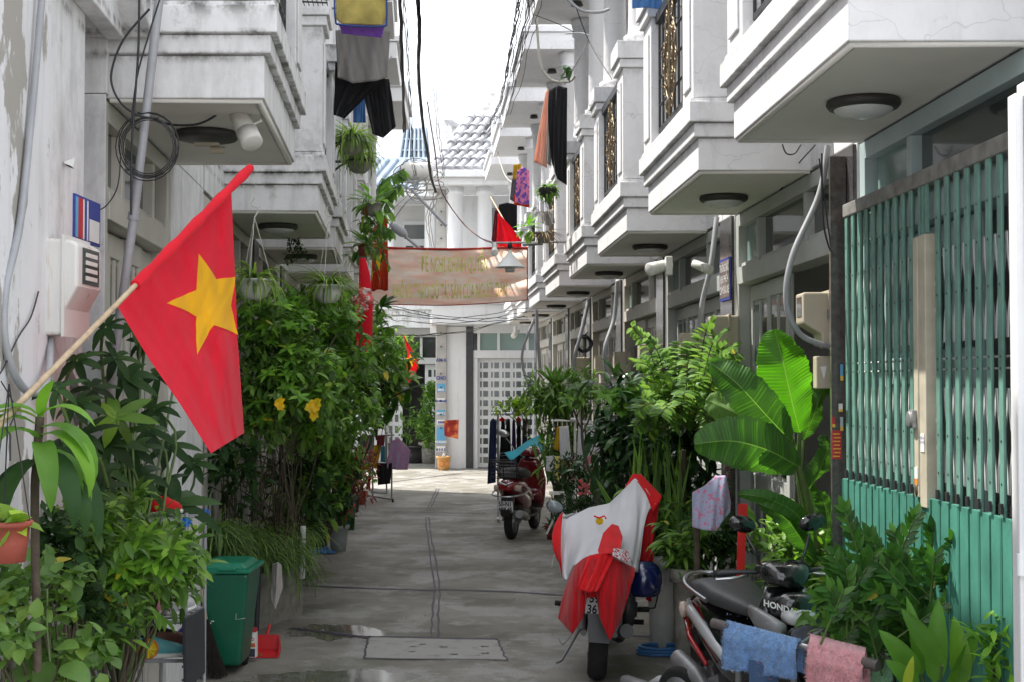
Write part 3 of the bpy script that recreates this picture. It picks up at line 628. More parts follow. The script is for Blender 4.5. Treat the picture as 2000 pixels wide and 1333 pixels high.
# ---------------- green folding gate
mat('gate_green',(.14,.29,.24),.42,.22,9,bmp=.12,bsc=60); mat('gate_panel',(.06,.225,.17),.5,.24,5,bmp=.15,bsc=35); mat('gate_cream',(.50,.46,.36),.45,.15,9); mat('gate_white',(.72,.73,.72),.4,.08,9); mat('gate_rail',(.24,.235,.22),.6,.35,12)
T=thing('folding_gate','tall green steel folding gate with white scissor bars and a cream lock post','gate',FR(6,-.5,0))
def GX(s,d,z): return V((2.09-.0474*s-d,s,z))
m=MB(); m.F(GX,4.5,7.21,-.05,.02,2.76,2.83); m.build('top_rail','gate_rail',T,bevel=.006)
sl_=[]; s=7.17
while s>4.5: 
    if not 5.93<s<6.12: sl_.append(s)
    s-=.1105
for i,s in enumerate(sl_):
    if i>26: break
    m=MB(); zb=1.44; m.F(GX,s-.021,s+.021,.002+rnd.uniform(0,.003),.014,zb-.4,2.76); m.F(GX,s+.011,s+.015,-.012,.0015,zb-.4,2.76)
    for z in (2.6,2.45,2.27,2.0,1.955,1.68,1.52): 
        p=GX(s,.0125,z); m.tube([p,p+V((-.003,0,0))],.006,6,1)
    m.build('slat',['gate_green','iron'],T,bevel=.003)
    m=MB()
    if i<len(sl_)-1:
        e=sl_[i+1]; 
        for zc,h in ((2.27,.20),(1.68,.2)):
            for k in (0,1):
                A,B=(s,e) if k==0 else (e,s)
                for sg in (-1,1):
                    pts=[GX(A+(B-A)*(.12+.38*(q/8)**1.8),-.008-.008*k,zc+sg*h*(1-q/8)) for q in range(9)]
                    for q in range(8):
                        a_,b_=pts[q],pts[q+1]; dd=V((0,.007,0)); m.add([a_-dd,a_+dd,b_+dd,b_-dd,a_-dd+V((.004,0,0)),a_+dd+V((.004,0,0)),b_+dd+V((.004,0,0)),b_-dd+V((.004,0,0))],[(0,1,2,3),(7,6,5,4),(0,3,7,4),(1,5,6,2)])
        for z in (2.0,1.955): m.tube([GX(s,-.03,z),GX(e,-.03,z)],.005,5)
        m.build('scissor_bars','gate_white',T)
for s_ in (5.975,6.02,6.065): m=MB(); m.F(GX,s_-.012,s_+.012,.002,.012,2.55,2.76); m.build('slat','gate_green',T)
m=MB(); m.F(GX,6.045,6.10,-.03,.03,1.40,2.54); m.F(GX,5.955,6.04,-.03,.026,1.36,2.545); PO=m.build('lock_post','gate_cream',T,bevel=.004)
m=MB(); m.lathe([(.035,0),(.035,.03)],(0,0,0),14,mx=Matrix.Translation(GX(6.09,.03,1.74))@Matrix.Rotation(-PI/2,4,'Y')); m.F(GX,6.06,6.12,.03,.05,1.70,1.78); m.build('lock_hasp','steel_dull',PO,bevel=.003)
m=MB(); m.F(GX,5.975,6.02,.027,.029,1.6,1.68); S=m.build('sticker','ink_white',PO); text_mb('0903 4\nCUA SAT',.018,lambda a,b_,c_:GX(5.998-a,.0305,1.655+b_)).build('lettering','ink_blue',S)
m=MB(); m.F(GX,6.05,6.09,.031,.033,1.48,1.53,0); m.F(GX,6.05,6.09,.031,.033,1.455,1.478,1); m.build('sticker',['ink_white','sign_orange'],PO)
m=MB(); m.lathe([(.017,0),(.017,.002)],(0,0,0),14,mx=Matrix.Translation(GX(6.072,.031,1.43))@Matrix.Rotation(-PI/2,4,'Y'),sx=1.6); m.build('keyhole_plate','gold',PO)
def panel(s0,s1,zt,nm):
    m=MB(); n=max(2,int((s1-s0)/.1)); m.F(GX,s0,s1,.0,.016,.06,zt)
    for i in range(n+1):
        s=s0+(s1-s0)*i/n; m.F(GX,max(s0,s-.008),min(s1,s+.008),.017,.020+(.003 if i%2 else 0),.062,zt-.003)
    return m.build('lower_panel','gate_panel',T,bevel=.003)
panel(6.05,7.25,1.40,0)
s=6.04; k=0
while s>4.6: panel(s-.21,s,1.405-.002*k,0); s-=.214; k+=1
for i,s in enumerate(sl_[:24]): m=MB(); m.F(GX,s-.03,s-.005,.02,.03,1.41,1.45); m.build('hinge_clip','iron',T)
T=thing('gate_post','white steel gate post with hinge knuckle at the right picture edge','post',P(1996,1100,4.6)*1); x=P(1981,1100,4.6).x
m=MB(); m.box((x,4.55,0),(x+.03,4.62,2.86)); m.box((x+.031,4.5,0),(x+.12,4.62,2.90)); m.build('post','white_paint',T,bevel=.006)
m=MB(); m.tube([(x+.0,4.54,1.27),(x+.0,4.54,1.34)],.014,12); m.build('hinge','white_paint',T)
# ---------------- meter boxes, conduits, cameras
def mbox(c,w,h,dp,label,side=-1,mt='cream_box',group='electric meter boxes on the right wall',win=True,cl=True):
    T=thing('meter_box',label,'meter box',c,group); x,y,z=c; k=side
    # c: wall-side centre; box projects toward the alley by dp; body with a chamfered, deeper upper front
    m=MB(); prof=[(0,0),(dp*.55,0),(dp*.55,h*.22),(dp,h*.42),(dp,h),(0,h)]
    m.prism([(x+k*a,y,z-h/2+b_) for a,b_ in prof],(0,-w/2,0),(0,w/2,0)); m.build('body',mt,T,bevel=.012)
    m=MB(); m.prism([(x+k*a,y,z-h/2+b_) for a,b_ in [(dp*.30,-.01),(dp*.38,-.01),(dp*.38,h+.012),(dp*.30,h+.012)]],(0,-w/2-.01,0),(0,w/2+.01,0)); m.build('seam_flange',mt,T,bevel=.004)
    if win: m=MB(); m.box((x+k*dp-.003,y-w*.3,z+h*.05),(x+k*dp+.004,y+w*.3,z+h*.42)); m.build('meter_window','glass',T)
    if cl: m=MB(); m.box((x+k*(dp*.3),y-w/2-.02,z+.0),(x+k*(dp*.42),y-w/2-.001,z+.05)); m.build('latch','steel_dull',T)
    return T
mbox(tuple(P(1640,625,7.55)),.20,.29,.22,'cream electric meter box above the paddle leaf plant, largest on the right',mt='cream_box')
T=thing('switch_box','square beige switch box with torn white sticker under the large meter box','switch box',P(1612,728,7.5)); c=P(1614,728,7.5)
m=MB(); m.box((c.x-.06,c.y-.03,c.z-.088),(c.x+.075,c.y+.06,c.z+.088)); m.build('body','cream_box',T,bevel=.006); m=MB(); m.box((c.x+.045,c.y-.045,c.z-.025),(c.x+.062,c.y-.031,c.z+.02)); m.build('latch','steel_dull',T)
m=MB(); m.prism([c+V(q) for q in ((-.04,-.031,.03),(-.005,-.031,.035),(-.02,-.031,-.035))],(0,-.002,0),(0,0,0)); m.build('sticker','ink_white',T)
for (u,v,Y,lb_) in ((1412,662,10.2,'cream meter box half behind the feathery bush'),(1290,690,11.5,'cream meter box among the feathery leaves'),(1205,705,13.9,'cream meter box with the hanging hook of pipe, right of the cable coil'),(1146,716,15.9,'cream meter box below the black cable coil'),(1106,720,17.8,'brown-cream meter box left of the one under the coil'),(1073,721,20.2,'small cream meter box beside the far green gate')):
    mbox(tuple(V((RX(Y)+.655,Y,P(u,v,Y).z))),.24,.33,.2,lb_,win=False,cl=False)
# right: grey conduits swinging from the soffits to the boxes
def cable(name,pts,r,label,mt='cable',cat='cable',group=None,n=8,ns=6):
    m=MB(); m.tube(bez(pts,n),r,ns); return tag(m.build(name,mt,None,origin=pts[0]),label,cat,group)
CG='conduits hanging to the meter boxes'
cable('conduit',[P(1617,285,7.35),P(1600,380,7.35),P(1548,500,7.3),P(1536,590,7.3),P(1560,650,7.35),P(1600,672,7.4),P(1632,680,7.45)],.0165,'thick grey conduit curving down to the large meter box by the green gate','pipe_grey','conduit',CG)
cable('conduit',[P(1400,425,10.4),P(1388,520,10.3),P(1372,590,10.3),P(1368,640,10.3)],.02,'grey conduit hanging before the blue plate house door','pipe_grey','conduit',CG)
cable('conduit',[P(1206,550,13.8),P(1200,620,13.8),P(1182,680,13.7),P(1186,730,13.8),P(1200,738,13.9)],.022,'grey conduit looping under the meter box right of the coil','pipe_grey','conduit',CG)
cable('conduit',[P(1150,585,15.9),P(1135,650,15.8),P(1122,700,15.8),P(1126,745,15.9),P(1142,750,16)],.022,'grey conduit dropping beside the black cable coil','pipe_grey','conduit',CG)
cable('conduit',[P(1048,605,20),P(1050,660,20),P(1056,730,20)],.025,'grey conduit by the small far meter box','pipe_grey','conduit',CG)
cable('conduit',[P(1044,622,21),P(1020,690,21),P(1030,745,21),P(1050,748,21)],.022,'pale conduit curving before the lattice door','pipe_grey','conduit',CG)
cable('cable',[P(1605,300,7.3),P(1607,420,7.3),P(1618,480,7.3),P(1634,505,7.3)],.005,'thin black cable sagging beside the thick grey conduit'); cable('cable',[P(1700,400,7.1),P(1650,500,7.3),P(1628,500,7.3),P(1617,440,7.3),P(1600,310,7.3)],.004,'thin black cable crossing to the green gate corner')
cable('cable',[P(1528,282,7.2),P(1536,300,7.2),P(1552,300,7.2),P(1564,283,7.2)],.004,'small black cable loop under the nearest right balcony')
cable('cable',[P(1592,284,7.6),P(1540,345,8.5),P(1503,415,9.6)],.004,'straight thin cable from the near soffit to the second lamp')
T=thing('cable_coil','coil of black cable hung on the right wall between two meter boxes','cable coil',P(1140,672,16)); m=MB(); c=P(1140,672,15.85)
for i in range(9):
    r=rnd.uniform(.07,.1); m.tube([c+V((r*cos(t_*PI/9)+rnd.uniform(-.004,.004),.015*i-.06,r*sin(t_*PI/9))) for t_ in range(19)],.007,5)
m.build('coil','cable',T); m=MB(); m.tube([c+V((0,.05,.09)),c+V((.05,.1,.14))],.01,6); m.build('hook','iron',T)
def bullet(c,label,d,mount='up',s=1.0,group=None):
    T=thing('security_camera',label,'security camera',c,group); c=V(c); d=V(d).normalized(); q=d.to_track_quat('Z','Y').to_matrix().to_4x4(); q.translation=c
    m=MB(); m.lathe([(.012*s,-.09*s),(.030*s,-.085*s),(.034*s,-.02*s),(.036*s,.05*s),(.032*s,.055*s)],n=20,mx=q); m.lathe([(.038*s,.02*s),(.038*s,.075*s),(.034*s,.078*s)],n=20,mx=q,sx=1.02); m.build('body','white_plastic',T)
    m=MB(); m.lathe([(.033*s,.0551*s),(.033*s,.07*s)],n=20,mx=q); m.build('lens','black_gloss',T)
    return T,c
T,c=bullet(P(478,250,6.35),'white bullet camera on a square base under the near left balcony',(.42,-.45,-.78),s=1.35)
m=MB(); m.tube([c,c+V((-.02,.02,.06))],.014,10); m.tube([c+V((-.02,.02,.05)),c+V((-.02,.02,.10))],.026,14); m.tube([c+V((.03,0,.01)),c+V((.08,-.02,.03))],.007,8); m.build('bracket','white_plastic',T)
m=MB(); m.box((c.x-.09,c.y-.02,c.z+.10),(c.x+.05,c.y+.10,c.z+.165)); m.build('base_box','white_plastic',T,bevel=.005)
cable('cable',[P(442,193,6.4),P(425,222,6.4),P(395,240,6.4),P(365,245,6.4),P(330,243,6.4),P(300,232,6.4),P(270,222,6.3)],.006,'black cable from the left camera base to the coil')
T,c=bullet(P(1287,522,10.4),'white bullet camera with black face under the third right balcony',(-.8,-.55,-.25),s=1.3)
m=MB(); m.tube([c,c+V((.05,0,.0))],.02,10); m.box((c.x+.05,c.y-.03,c.z-.06),(c.x+.10,c.y+.06,c.z+.08)); m.build('base_box','white_plastic',T,bevel=.006)
T,c=bullet(P(1372,522,10.05),'small white camera on the frame left of the blue plate, pointing away',(.7,-.5,-.35),s=.95)
m=MB(); m.tube([c,c+V((-.03,.05,.04))],.015,8); m.build('base_box','white_plastic',T)
T,c=bullet(P(1007,652,29.5),'tiny dome camera under the far corner balcony',(-.4,-.8,-.5),s=1.6)
m=MB(); m.tube([c,c+V((0,0,.15))],.04,8); m.build('base_box','white_plastic',T)
# ---------------- left wall: meter box, conduit, downpipe, poster, cables
T=thing('meter_box','large white meter box with rust streaks on the left wall behind the flagpole','meter box',tuple(FL(5.4,-.655,2.2)))
x0=LX(5.05)-.655; m=MB(); prof=[(0,0),(.07,0),(.07,.12),(.125,.28),(.125,.52),(.10,.545),(0,.56)]
zb=P(90,660,5.2).z
m.prism([(x0+a,5.03,zb+b_*.62) for a,b_ in prof],(0,-.14,0),(0,.14,0)); 
mt_,t,b,o=newmat('rusty_white'); c=ramp(t,noise(t,3,5),.3,.7,(.62,.61,.58),(.70,.69,.66)); r_=ramp(t,noise(t,7,6,(2.2,2.2,.18),.6),.60,.68); c=mix(t,r_,c,(.42,.20,.05)); t.links.new(c,b.inputs[0]); b.inputs['Roughness'].default_value=.4
m.build('body','rusty_white',T,bevel=.012)
m=MB(); m.prism([(x0+a,5.03,zb+b_*.62) for a,b_ in ((.07,-.01),(.08,-.01),(.08,.575),(.07,.575))],(0,-.148,0),(0,.148,0)); m.build('seam_flange','rusty_white',T)
m=MB(); 
for k in range(4): m.box((x0+.126,4.97,zb+.20+k*.028),(x0+.132,5.1,zb+.215+k*.028))
m.box((x0+.126,4.94,zb+.185),(x0+.129,5.13,zb+.315),1); m.build('meter_window',['white_plastic','glass'],T)
cable('conduit',[P(84,-30,4.7),P(64,200,4.62),P(40,430,4.5),P(12,560,4.38),P(9,660,4.36),P(30,735,4.42),P(62,768,4.55),P(92,745,4.75),P(100,662,4.95)],.0135,'thick grey conduit running down the peeling wall and looping up into the white meter box','pipe_grey','conduit',None)
cable('conduit',[P(112,662,5.25),P(122,700,5.3),P(150,770,5.4),P(158,805,5.4),P(140,830,5.5)],.02,'dark grey pipe elbow leaving the white meter box','steel_dull','conduit',None)
T=thing('drain_pipe','tall thin pale pipe standing against the left wall behind the flag','drain pipe',P(212,980,5.85)*1); m=MB(); m.tube([P(313,-20,5.85),P(262,420,5.85),P(218,740,5.85),P(205,1000,5.85),P(200,1333,5.85)],.019,12); m.build('pipe','pipe_grey',T)
m=MB(); m.tube([P(219,735,5.85),P(217,752,5.85)],.025,12); m.tube([P(262,415,5.85),P(260,430,5.85)],.024,12); m.build('coupling','pipe_grey',T)
CB='black cables beside the left camera'
cable('cable',[P(292,18,5.7),P(240,80,5.7),P(217,150,5.7),P(235,200,5.7),P(272,226,5.7),P(310,232,5.7)],.005,'black cable making the wide arc left of the pale pipe',group=CB)
cable('cable',[P(272,0,5.7),P(270,100,5.7),P(262,215,5.7),P(257,300,5.7),P(256,420,5.7)],.0055,'straight black cable hanging left of the pale pipe',group=CB)
cable('cable',[P(318,-20,5.7),P(290,70,5.7),P(268,150,5.7),P(256,240,5.7)],.004,'black cable slanting down behind the pale pipe',group=CB)
cable('cable',[P(236,300,5.75),P(228,370,5.75),P(195,410,5.75),P(160,385,5.6),P(152,340,5.5),P(125,318,5.2)],.003,'thin wire from the coil to the paper scrap on the left pilaster',group=CB)
T=thing('cable_coil','coil of thin black cable hanging behind the pale pipe on the left','cable coil',P(290,285,5.75)); m=MB()
for i in range(5):
    c=P(290+rnd.uniform(-3,5),285+rnd.uniform(-2,4),5.76+i*.008); r=.105+i*.007
    m.tube([c+V((r*cos(t_*PI/12),0,r*sin(t_*PI/12)*1.08)) for t_ in range(25)],.0026,5)
m.build('coil','cable',T)
cable('cable',[P(75,570,4.75),P(60,620,4.65),P(35,660,4.5),P(0,730,4.3),P(-30,745,4.2)],.003,'thin wire along the peeling wall below the box'); cable('cable',[P(2,745,4.2),P(30,800,4.3),P(15,850,4.2),P(10,960,4.1)],.002,'twisted wire tied round the flagpole foot')
# election-style poster on the left pilaster opening
T=thing('poster','framed blue and red printed poster on top of the white meter box','poster',P(160,440,5.62)); x1=LX(5.6)-.655
m=MB(); m.box((x1-.01,5.38,P(160,478,5.6).z),(x1,5.72,P(160,392,5.6).z)); zt=P(160,392,5.6).z; zb_=P(160,478,5.6).z
cols_=[('sign_cyan',5.39,5.42),('ink_red',5.425,5.48),('ink_white',5.485,5.50),('ink_blue',5.505,5.53),('ink_white',5.535,5.55),('ink_blue',5.63,5.87)]
m.build('board','ink_dark' if 0 else 'ink_blue',T)
for mt_,a_,b_ in cols_[:5]:
    q=MB(); q.box((x1+.001,a_,zb_+.01),(x1+.003,b_,zt-.01)); q.build('print',mt_,T)
q=MB(); q.box((x1+.001,5.57,zb_+.012),(x1+.003,5.70,zb_+.10)); q.build('print','ink_white',T)
# paper scrap
T=tag((lambda m:(m.prism([P(122,318,5.2),P(147,308,5.2),P(143,326,5.2)],(0,0,0),(0,.004,0)),m.build('paper_scrap','ink_white',None,origin=P(130,318,5.2)))[1])(MB()),'small torn triangle of paper on the left pilaster','paper scrap')
# brown small plate/blue plate on granite pillar, stickers, red poster
def plate(name,s0,s1,z0,z1,mt,label,cat,F=FR,d=-.635):
    m=MB(); m.F(F,s0,s1,d,d+.008,z0,z1); return tag(m.build(name,mt,None,origin=F((s0+s1)/2,d,z0)),label,cat)
def plates():
    q=P(1420,518,10.5); T=thing('street_plate','dark blue notice plate on the granite pillar behind the feathery bush','sign',FR(10.4,-.63,2.6))
    z0=CH+(748-588)*10.5/FPX; z1=CH+(748-502)*10.35/FPX
    m=MB(); m.F(FR,10.28,10.66,-.635,-.625,z0,z1); m.build('board','ink_blue',T); m=MB(); m.F(FR,10.30,10.64,-.6249,-.6235,z0+.02,z1-.02); S=m.build('face','granite',T)
    text_mb('THÔNG BÁO\nKHU PHỐ 4\nCẤM ĐẬU XE',.07,lambda a,b_,c_:FR(10.47-a*.8,-.622,z1-.10+b_*1.2)).build('lettering','ink_white',T)
plates()
T=thing('notice_sticker','red and yellow notice on the black granite pillar left of the green gate','notice',FR(7.4,-.62,1.5)); zA=P(1634,895,7.4).z; zB=P(1634,840,7.4).z
m=MB(); m.box((P(1625,870,7.3).x,7.29,zA),(P(1643,870,7.3).x,7.294,zB)); m.build('sheet','ink_red',T)
mat('ink_yellow',(.75,.5,.05),.6,.1)
m=MB(); 
for k in range(7): xx=P(1627,870,7.29).x; m.box((xx+(k%2)*.004,7.286,zA+.012+k*(zB-zA)*.13),(xx+.035+(k%3)*.003,7.289,zA+.018+k*(zB-zA)*.13))
m.build('print','ink_yellow',T)
for i,(u0,u1,v0,v1,mt_) in enumerate(((1641,1647,712,744,'sign_cyan'),(1638,1646,789,805,'ink_white'),(1626,1631,815,835,'ink_red'),(1641,1647,815,842,'frame_mint'))):
    a_=P(u0,v0,7.28); b_=P(u1,v1,7.28); m=MB(); m.box((a_.x,7.28,b_.z),(b_.x,7.283,a_.z)); m.box((a_.x,7.276,b_.z),(b_.x,7.279,b_.z+(a_.z-b_.z)*.3),1)
    tag(m.build('advert_sticker',[mt_,'ink_yellow'],None,origin=a_),['narrow blue and white sticker, topmost on the black pillar by the gate','square white sticker under the topmost one on the black pillar','small tilted red and blue sticker above the red notice','pale green sticker right of the tilted one on the black pillar'][i],'sticker','stickers on the pillar beside the gate')
m=MB(); m.box((P(1624,800,7.3).x,7.296,0),(P(1655,800,7.3).x,7.33,3.1)); tag(m.build('granite_pillar','granite_brown',None,origin=P(1640,1000,7.3)),'polished black granite pillar standing left of the green gate','pillar')
# ---------------- big flag on its bamboo pole
def flagmat(n,c): return cloth(n,c,.5,.06)
flagmat('flag_red',(.93,.030,.06)); flagmat('flag_yellow',(.92,.66,.03)); flagmat('flag_orange',(.62,.07,.02)); mat('bamboo',(.50,.38,.25),.6,.25,30)
def big_flag():
    T=thing('flag','large red flag with a yellow star hanging from a slanted bamboo pole','flag',P(0,832,4.2))
    A=P(-12,840,4.15); B=P(489,328,5.62)
    m=MB(); m.tube([A.lerp(B,i/10) for i in range(11)],[.0112-.004*i/10 for i in range(11)],10); m.build('pole','bamboo',T)
    # hoist edge runs along the pole from (228,595) to (452,372); the fly hangs down
    H0=V((228,597)); H1=V((452,375))
    def Yp(u): k=(u+12)/501; return 4.15+k*1.47
    def fn(a,b):   # a along hoist, b down the hanging fly
        # outline: left edge from (228,597) to (412,886); right edge from (452,375) to (477,846)
        Lp=[(228,597),(290,700),(352,790),(412,886)]; Rp=[(452,378),(460,560),(464,660),(477,846)]
        def cur(Q,t):
            t=t*3; i=min(2,int(t)); f=t-i; return Q[i][0]+(Q[i+1][0]-Q[i][0])*f,Q[i][1]+(Q[i+1][1]-Q[i][1])*f
        l=cur(Lp,b); r=cur(Rp,b); u=l[0]+(r[0]-l[0])*a; v=l[1]+(r[1]-l[1])*a
        v+=-6*sin(a*PI)*(1-b)*0
        Y=Yp(228+224*a)*(1-b*.35)+Yp(340)*(b*.35)
        fold=.020*sin(a*17-b*3)*(.35+.65*b)*(.3+a)+.006*sin(a*37+b*9)*(1-b)**.5*(.3+a)+.03*sin(b*4+a*3)*b+.003*sin(a*61-b*13)*(1-b)+.007*wave(a*9+b*21,2)+.016*math.exp(-((a*1.1-b*.9-.1)/.10)**2)*b-.014*math.exp(-((a+b*.35-.95)/.06)**2)
        return P(u,v,Y+fold)
    m=MB(); m.grid(fn,90,90); m.build('flag_cloth','flag_red',T)
    # sleeve round the pole
    m=MB(); m.tube([A.lerp(B,k)+V((0,0,0)) for k in [ .475+.525*i/14 for i in range(15)]],[.019+.003*sin(i*2.1) for i in range(15)],12); m.build('sleeve','flag_red',T)
    # star: polygon in picture-proportional flag coordinates, laid on the cloth
    S=[(391,498),(424,549),(457,543),(449,596),(462,657),(418,635),(386,695),(381,621),(323,594),(381,570)]
    S=[(391,498),(424,549),(458,542),(449,598),(463,657),(419,635),(386,695),(381,621),(323,594),(381,570)]
    import itertools
    # inverse map by bilinear search
    def inv(u,v):
        best=None
        for i in range(41):
            for j in range(41):
                a,b=i/40,j/40; Lp=[(228,597),(290,700),(352,790),(412,886)]; Rp=[(452,378),(460,560),(464,660),(477,846)]
                t=b*3; q=min(2,int(t)); f=t-q
                lx=Lp[q][0]+(Lp[q+1][0]-Lp[q][0])*f; ly=Lp[q][1]+(Lp[q+1][1]-Lp[q][1])*f; rx=Rp[q][0]+(Rp[q+1][0]-Rp[q][0])*f; ry=Rp[q][1]+(Rp[q+1][1]-Rp[q][1])*f
                x=lx+(rx-lx)*a; y=ly+(ry-ly)*a; e=(x-u)**2+(y-v)**2
                if best is None or e<best[0]: best=(e,a,b)
        return best[1],best[2]
    S2=[inv(*q) for q in S]
    def inside(x,y):
        c=False; n=len(S2)
        for i in range(n):
            x1,y1=S2[i]; x2,y2=S2[(i+1)%n]
            if (y1>y)!=(y2>y) and x<(x2-x1)*(y-y1)/(y2-y1)+x1: c=not c
        return c
    # fan triangulate each of the star's wedges from its centre, subdivided
    cx=sum(q[0] for q in S2)/10; cy=sum(q[1] for q in S2)/10; m=MB()
    for sgn in (-1,1):
        for i in range(10):
            A_=S2[i];B_=S2[(i+1)%10]; N=12; vs=[];fs=[];idx={}
            for p_ in range(N+1):
                for q_ in range(N+1-p_):
                    a=cx+(A_[0]-cx)*p_/N+(B_[0]-cx)*q_/N; b=cy+(A_[1]-cy)*p_/N+(B_[1]-cy)*q_/N
                    idx[(p_,q_)]=len(vs); n_=(fn(a+.01,b)-fn(a,b)).cross(fn(a,b+.01)-fn(a,b)).normalized(); vs.append(fn(a,b)+n_*sgn*.0035)
            for p_ in range(N):
                for q_ in range(N-p_):
                    fs.append((idx[(p_,q_)],idx[(p_+1,q_)],idx[(p_,q_+1)]))
                    if p_+q_<N-1: fs.append((idx[(p_+1,q_)],idx[(p_+1,q_+1)],idx[(p_,q_+1)]))
            m.add(vs,fs,0,True)
    m.build('star','flag_yellow',T)
big_flag()
# banner
mt_,t,b,o=newmat('banner'); c=ramp(t,noise(t,2.2,7,(1.2,1,5)),.36,.64,(.96,.56,.43),(.97,.86,.76)); c=mix(t,ramp(t,noise(t,5,8,(1,1,7)),.5,.62,(0,0,0),(.6,.6,.6)),c,(.85,.80,.70)); t.links.new(c,b.inputs[0]); b.inputs['Roughness'].default_value=.9; bump(t,b,noise(t,7,5,(1.2,1,4)),.35,.03)
tr_=t.nodes.new('ShaderNodeBsdfTranslucent'); t.links.new(c,tr_.inputs[0]); ms=t.nodes.new('ShaderNodeMixShader'); ms.inputs[0].default_value=.55; t.links.new(b.outputs[0],ms.inputs[1]); t.links.new(tr_.outputs[0],ms.inputs[2]); t.links.new(ms.outputs[0],o.inputs[0])
def banner():
    T=thing('banner','faded salmon banner with pale lettering strung across the alley','banner',P(880,595,17))
    def bf(a,b,off=0):
        u=727+(1030-727)*a; vt=483+4*sin(a*PI)+(2 if a>.9 else 0); vb=594+5*sin(a*PI)*.6-8*a**3
        fold=.04*sin((a*1.3+b*.9)*9+2*a)*(1-.5*a)+.03*sin(a*5+b*12)+.012*sin(b*23-a*15)+.02*sin((b-a*.45)*26)*math.exp(-a*2.5)
        q_=P(u,vt+(vb-vt)*b,17); q_.y+=fold-off; return q_
    m=MB(); m.grid(lambda a,b:bf(a,b),110,44); m.build('sheet','banner',T)
    cloth('banner_text',(.66,.74,.22),.4,.15); cloth('banner_edge',(.50,.05,.04),.3,.1)
    def tf(x0,y0,sx,sy): return lambda a,b,c: bf(x0+a*sx,y0-b*sy,.012)
    m=text_mb('ĐỀ NGHỊ CHÍNH QUYỀN',1,tf(.53,.40,.035,.36),bold=.015,spacing=1.08); m.build('lettering','banner_text',T)
    m=text_mb('KHÔNG THÁO DỠ TÀI SẢN CỦA NGƯỜI DÂN',1,tf(.50,.88,.0335,.36),bold=.015,spacing=1.06); m.build('lettering','banner_text',T)
    m=MB(); m.tube([bf(i/40,0) for i in range(41)],.016,6); m.tube([bf(i/40,1) for i in range(41)],.006,6); m.tube([bf(1,i/10) for i in range(11)],.008,6); m.build('hem','banner_edge',T)
    m=MB(); m.tube([bf(1,0),P(1055,470,17.3)],.005,5); m.tube([bf(0,0),P(715,470,17.2)],.005,5); m.tube([bf(0,0),P(745,430,17),P(820,360,24)],.004,5); m.build('tie_rope','cable',T)
banner()
# rod with conical lamp and small camera
T=thing('lamp_rod','thin metal rod reaching over the banner from a right balcony','rod',P(1110,473,16)); m=MB(); m.tube([P(1122,473,16.2),P(960,475,16.2)],.012,8); m.tube([P(1060,476,16.2),P(1020,478,16.2)],.02,8); m.build('rod','steel_dull',T)
T=thing('pendant_lamp','white conical lamp with bulb guard hanging before the banner','hanging lamp',P(996,490,16)); c=P(996,523,16)
m=MB(); m.lathe([(.175,0),(.165,.008),(.03,.16),(.018,.20),(.012,.205)],tuple(c),28); m.build('shade','white_paint',T); m=MB(); m.lathe([(.05,-.055),(.058,-.03),(.055,.01)],tuple(c),18); m.build('bulb','lamp_glass',T)
m=MB(); m.tube([c+V((0,0,.2)),P(996,478,16.1)],.006,6); m.lathe([(.025,.22),(.03,.26),(.02,.29)],tuple(c),8); m.build('cord','cable',T)
T,c=bullet(P(966,491,16.1),'small white camera hanging from the end of the rod above the banner',(0,-1,-.35),s=1.1); m=MB(); m.tube([c+V((0,.03,.0)),P(966,476,16.2)],.022,10); m.build('base_box','white_plastic',T)
# street lamp arm (left) and slanted bar
T=thing('street_lamp','grey street lamp head on a slanted arm above the banner','street lamp',P(820,486,22)); m=MB(); m.tube([P(820,486,22),P(792,463,22)],.022,8); m.build('arm','steel_dull',T)
m=MB(); a_=P(795,462,22); b_=P(762,437,22); m.tube([a_,a_.lerp(b_,.25),a_.lerp(b_,.7),b_],[.03,.075,.08,.03],10); m.build('head','pipe_grey',T)
cable('support_bar',[P(805,372,24),P(872,442,24)],.03,'slanted grey bar holding the junction box wires','pipe_grey','bar',n=1)
# other flags
T=thing('flag','folded orange-red flag with drooping yellow star left of the banner','flag',P(755,430,16.3)); m=MB()
m.tube([P(700,470,16.3),P(757,428,16.3)],.012,6); m.build('pole','bamboo',T)
m=drape([(424,750,757),(450,728,757),(520,726,758),(568,724,758)],16.2,.05,11,2,seed if 0 else 30,26); m.build('flag_cloth','flag_orange',T,solid=.001)
m=MB(); m.prism([P(u,v,16.08) for u,v in ((736,486),(741,500),(747,496),(743,512),(741,530),(736,516),(731,500),(735,498))],(0,-.01,0),(0,0,0)); m.build('star','flag_yellow',T)
T=thing('flag','small red flag with yellow star before the open far door','flag',P(790,660,28)); m=MB(); m.tube([P(788,655,28),P(804,690,28)],.014,6); m.build('pole','flag_red',T)
m=drape([(660,789,791),(690,796,808),(712,795,818),(735,794,810),(757,790,792)],28,.05,8,1,20,20); m.build('flag_cloth','flag_red',T,solid=.001)
m=MB(); m.prism([P(u,v,27.85) for u,v in ((801,692),(805,700),(811,702),(806,708),(807,717),(800,712),(796,716),(797,706),(793,700),(799,700))],(0,-.01,0),(0,0,0)); m.build('star','flag_yellow',T)
T=thing('flag','plain red flag slumped over the rod before the right balconies','flag',P(1000,440,17.5)); m=MB(); m.tube([P(958,385,18),P(1010,475,17)],.01,6); m.build('pole','bamboo',T)
m=drape([(418,972,974),(445,971,1000),(470,970,1018),(486,972,1019)],17,.04,7,4,20,16); m.build('flag_cloth','flag_red',T,solid=.001)
T=thing('cloth_bundle','long red lantern-like cloth hanging among the left shrubs','fabric',P(712,600,13)); m=MB()
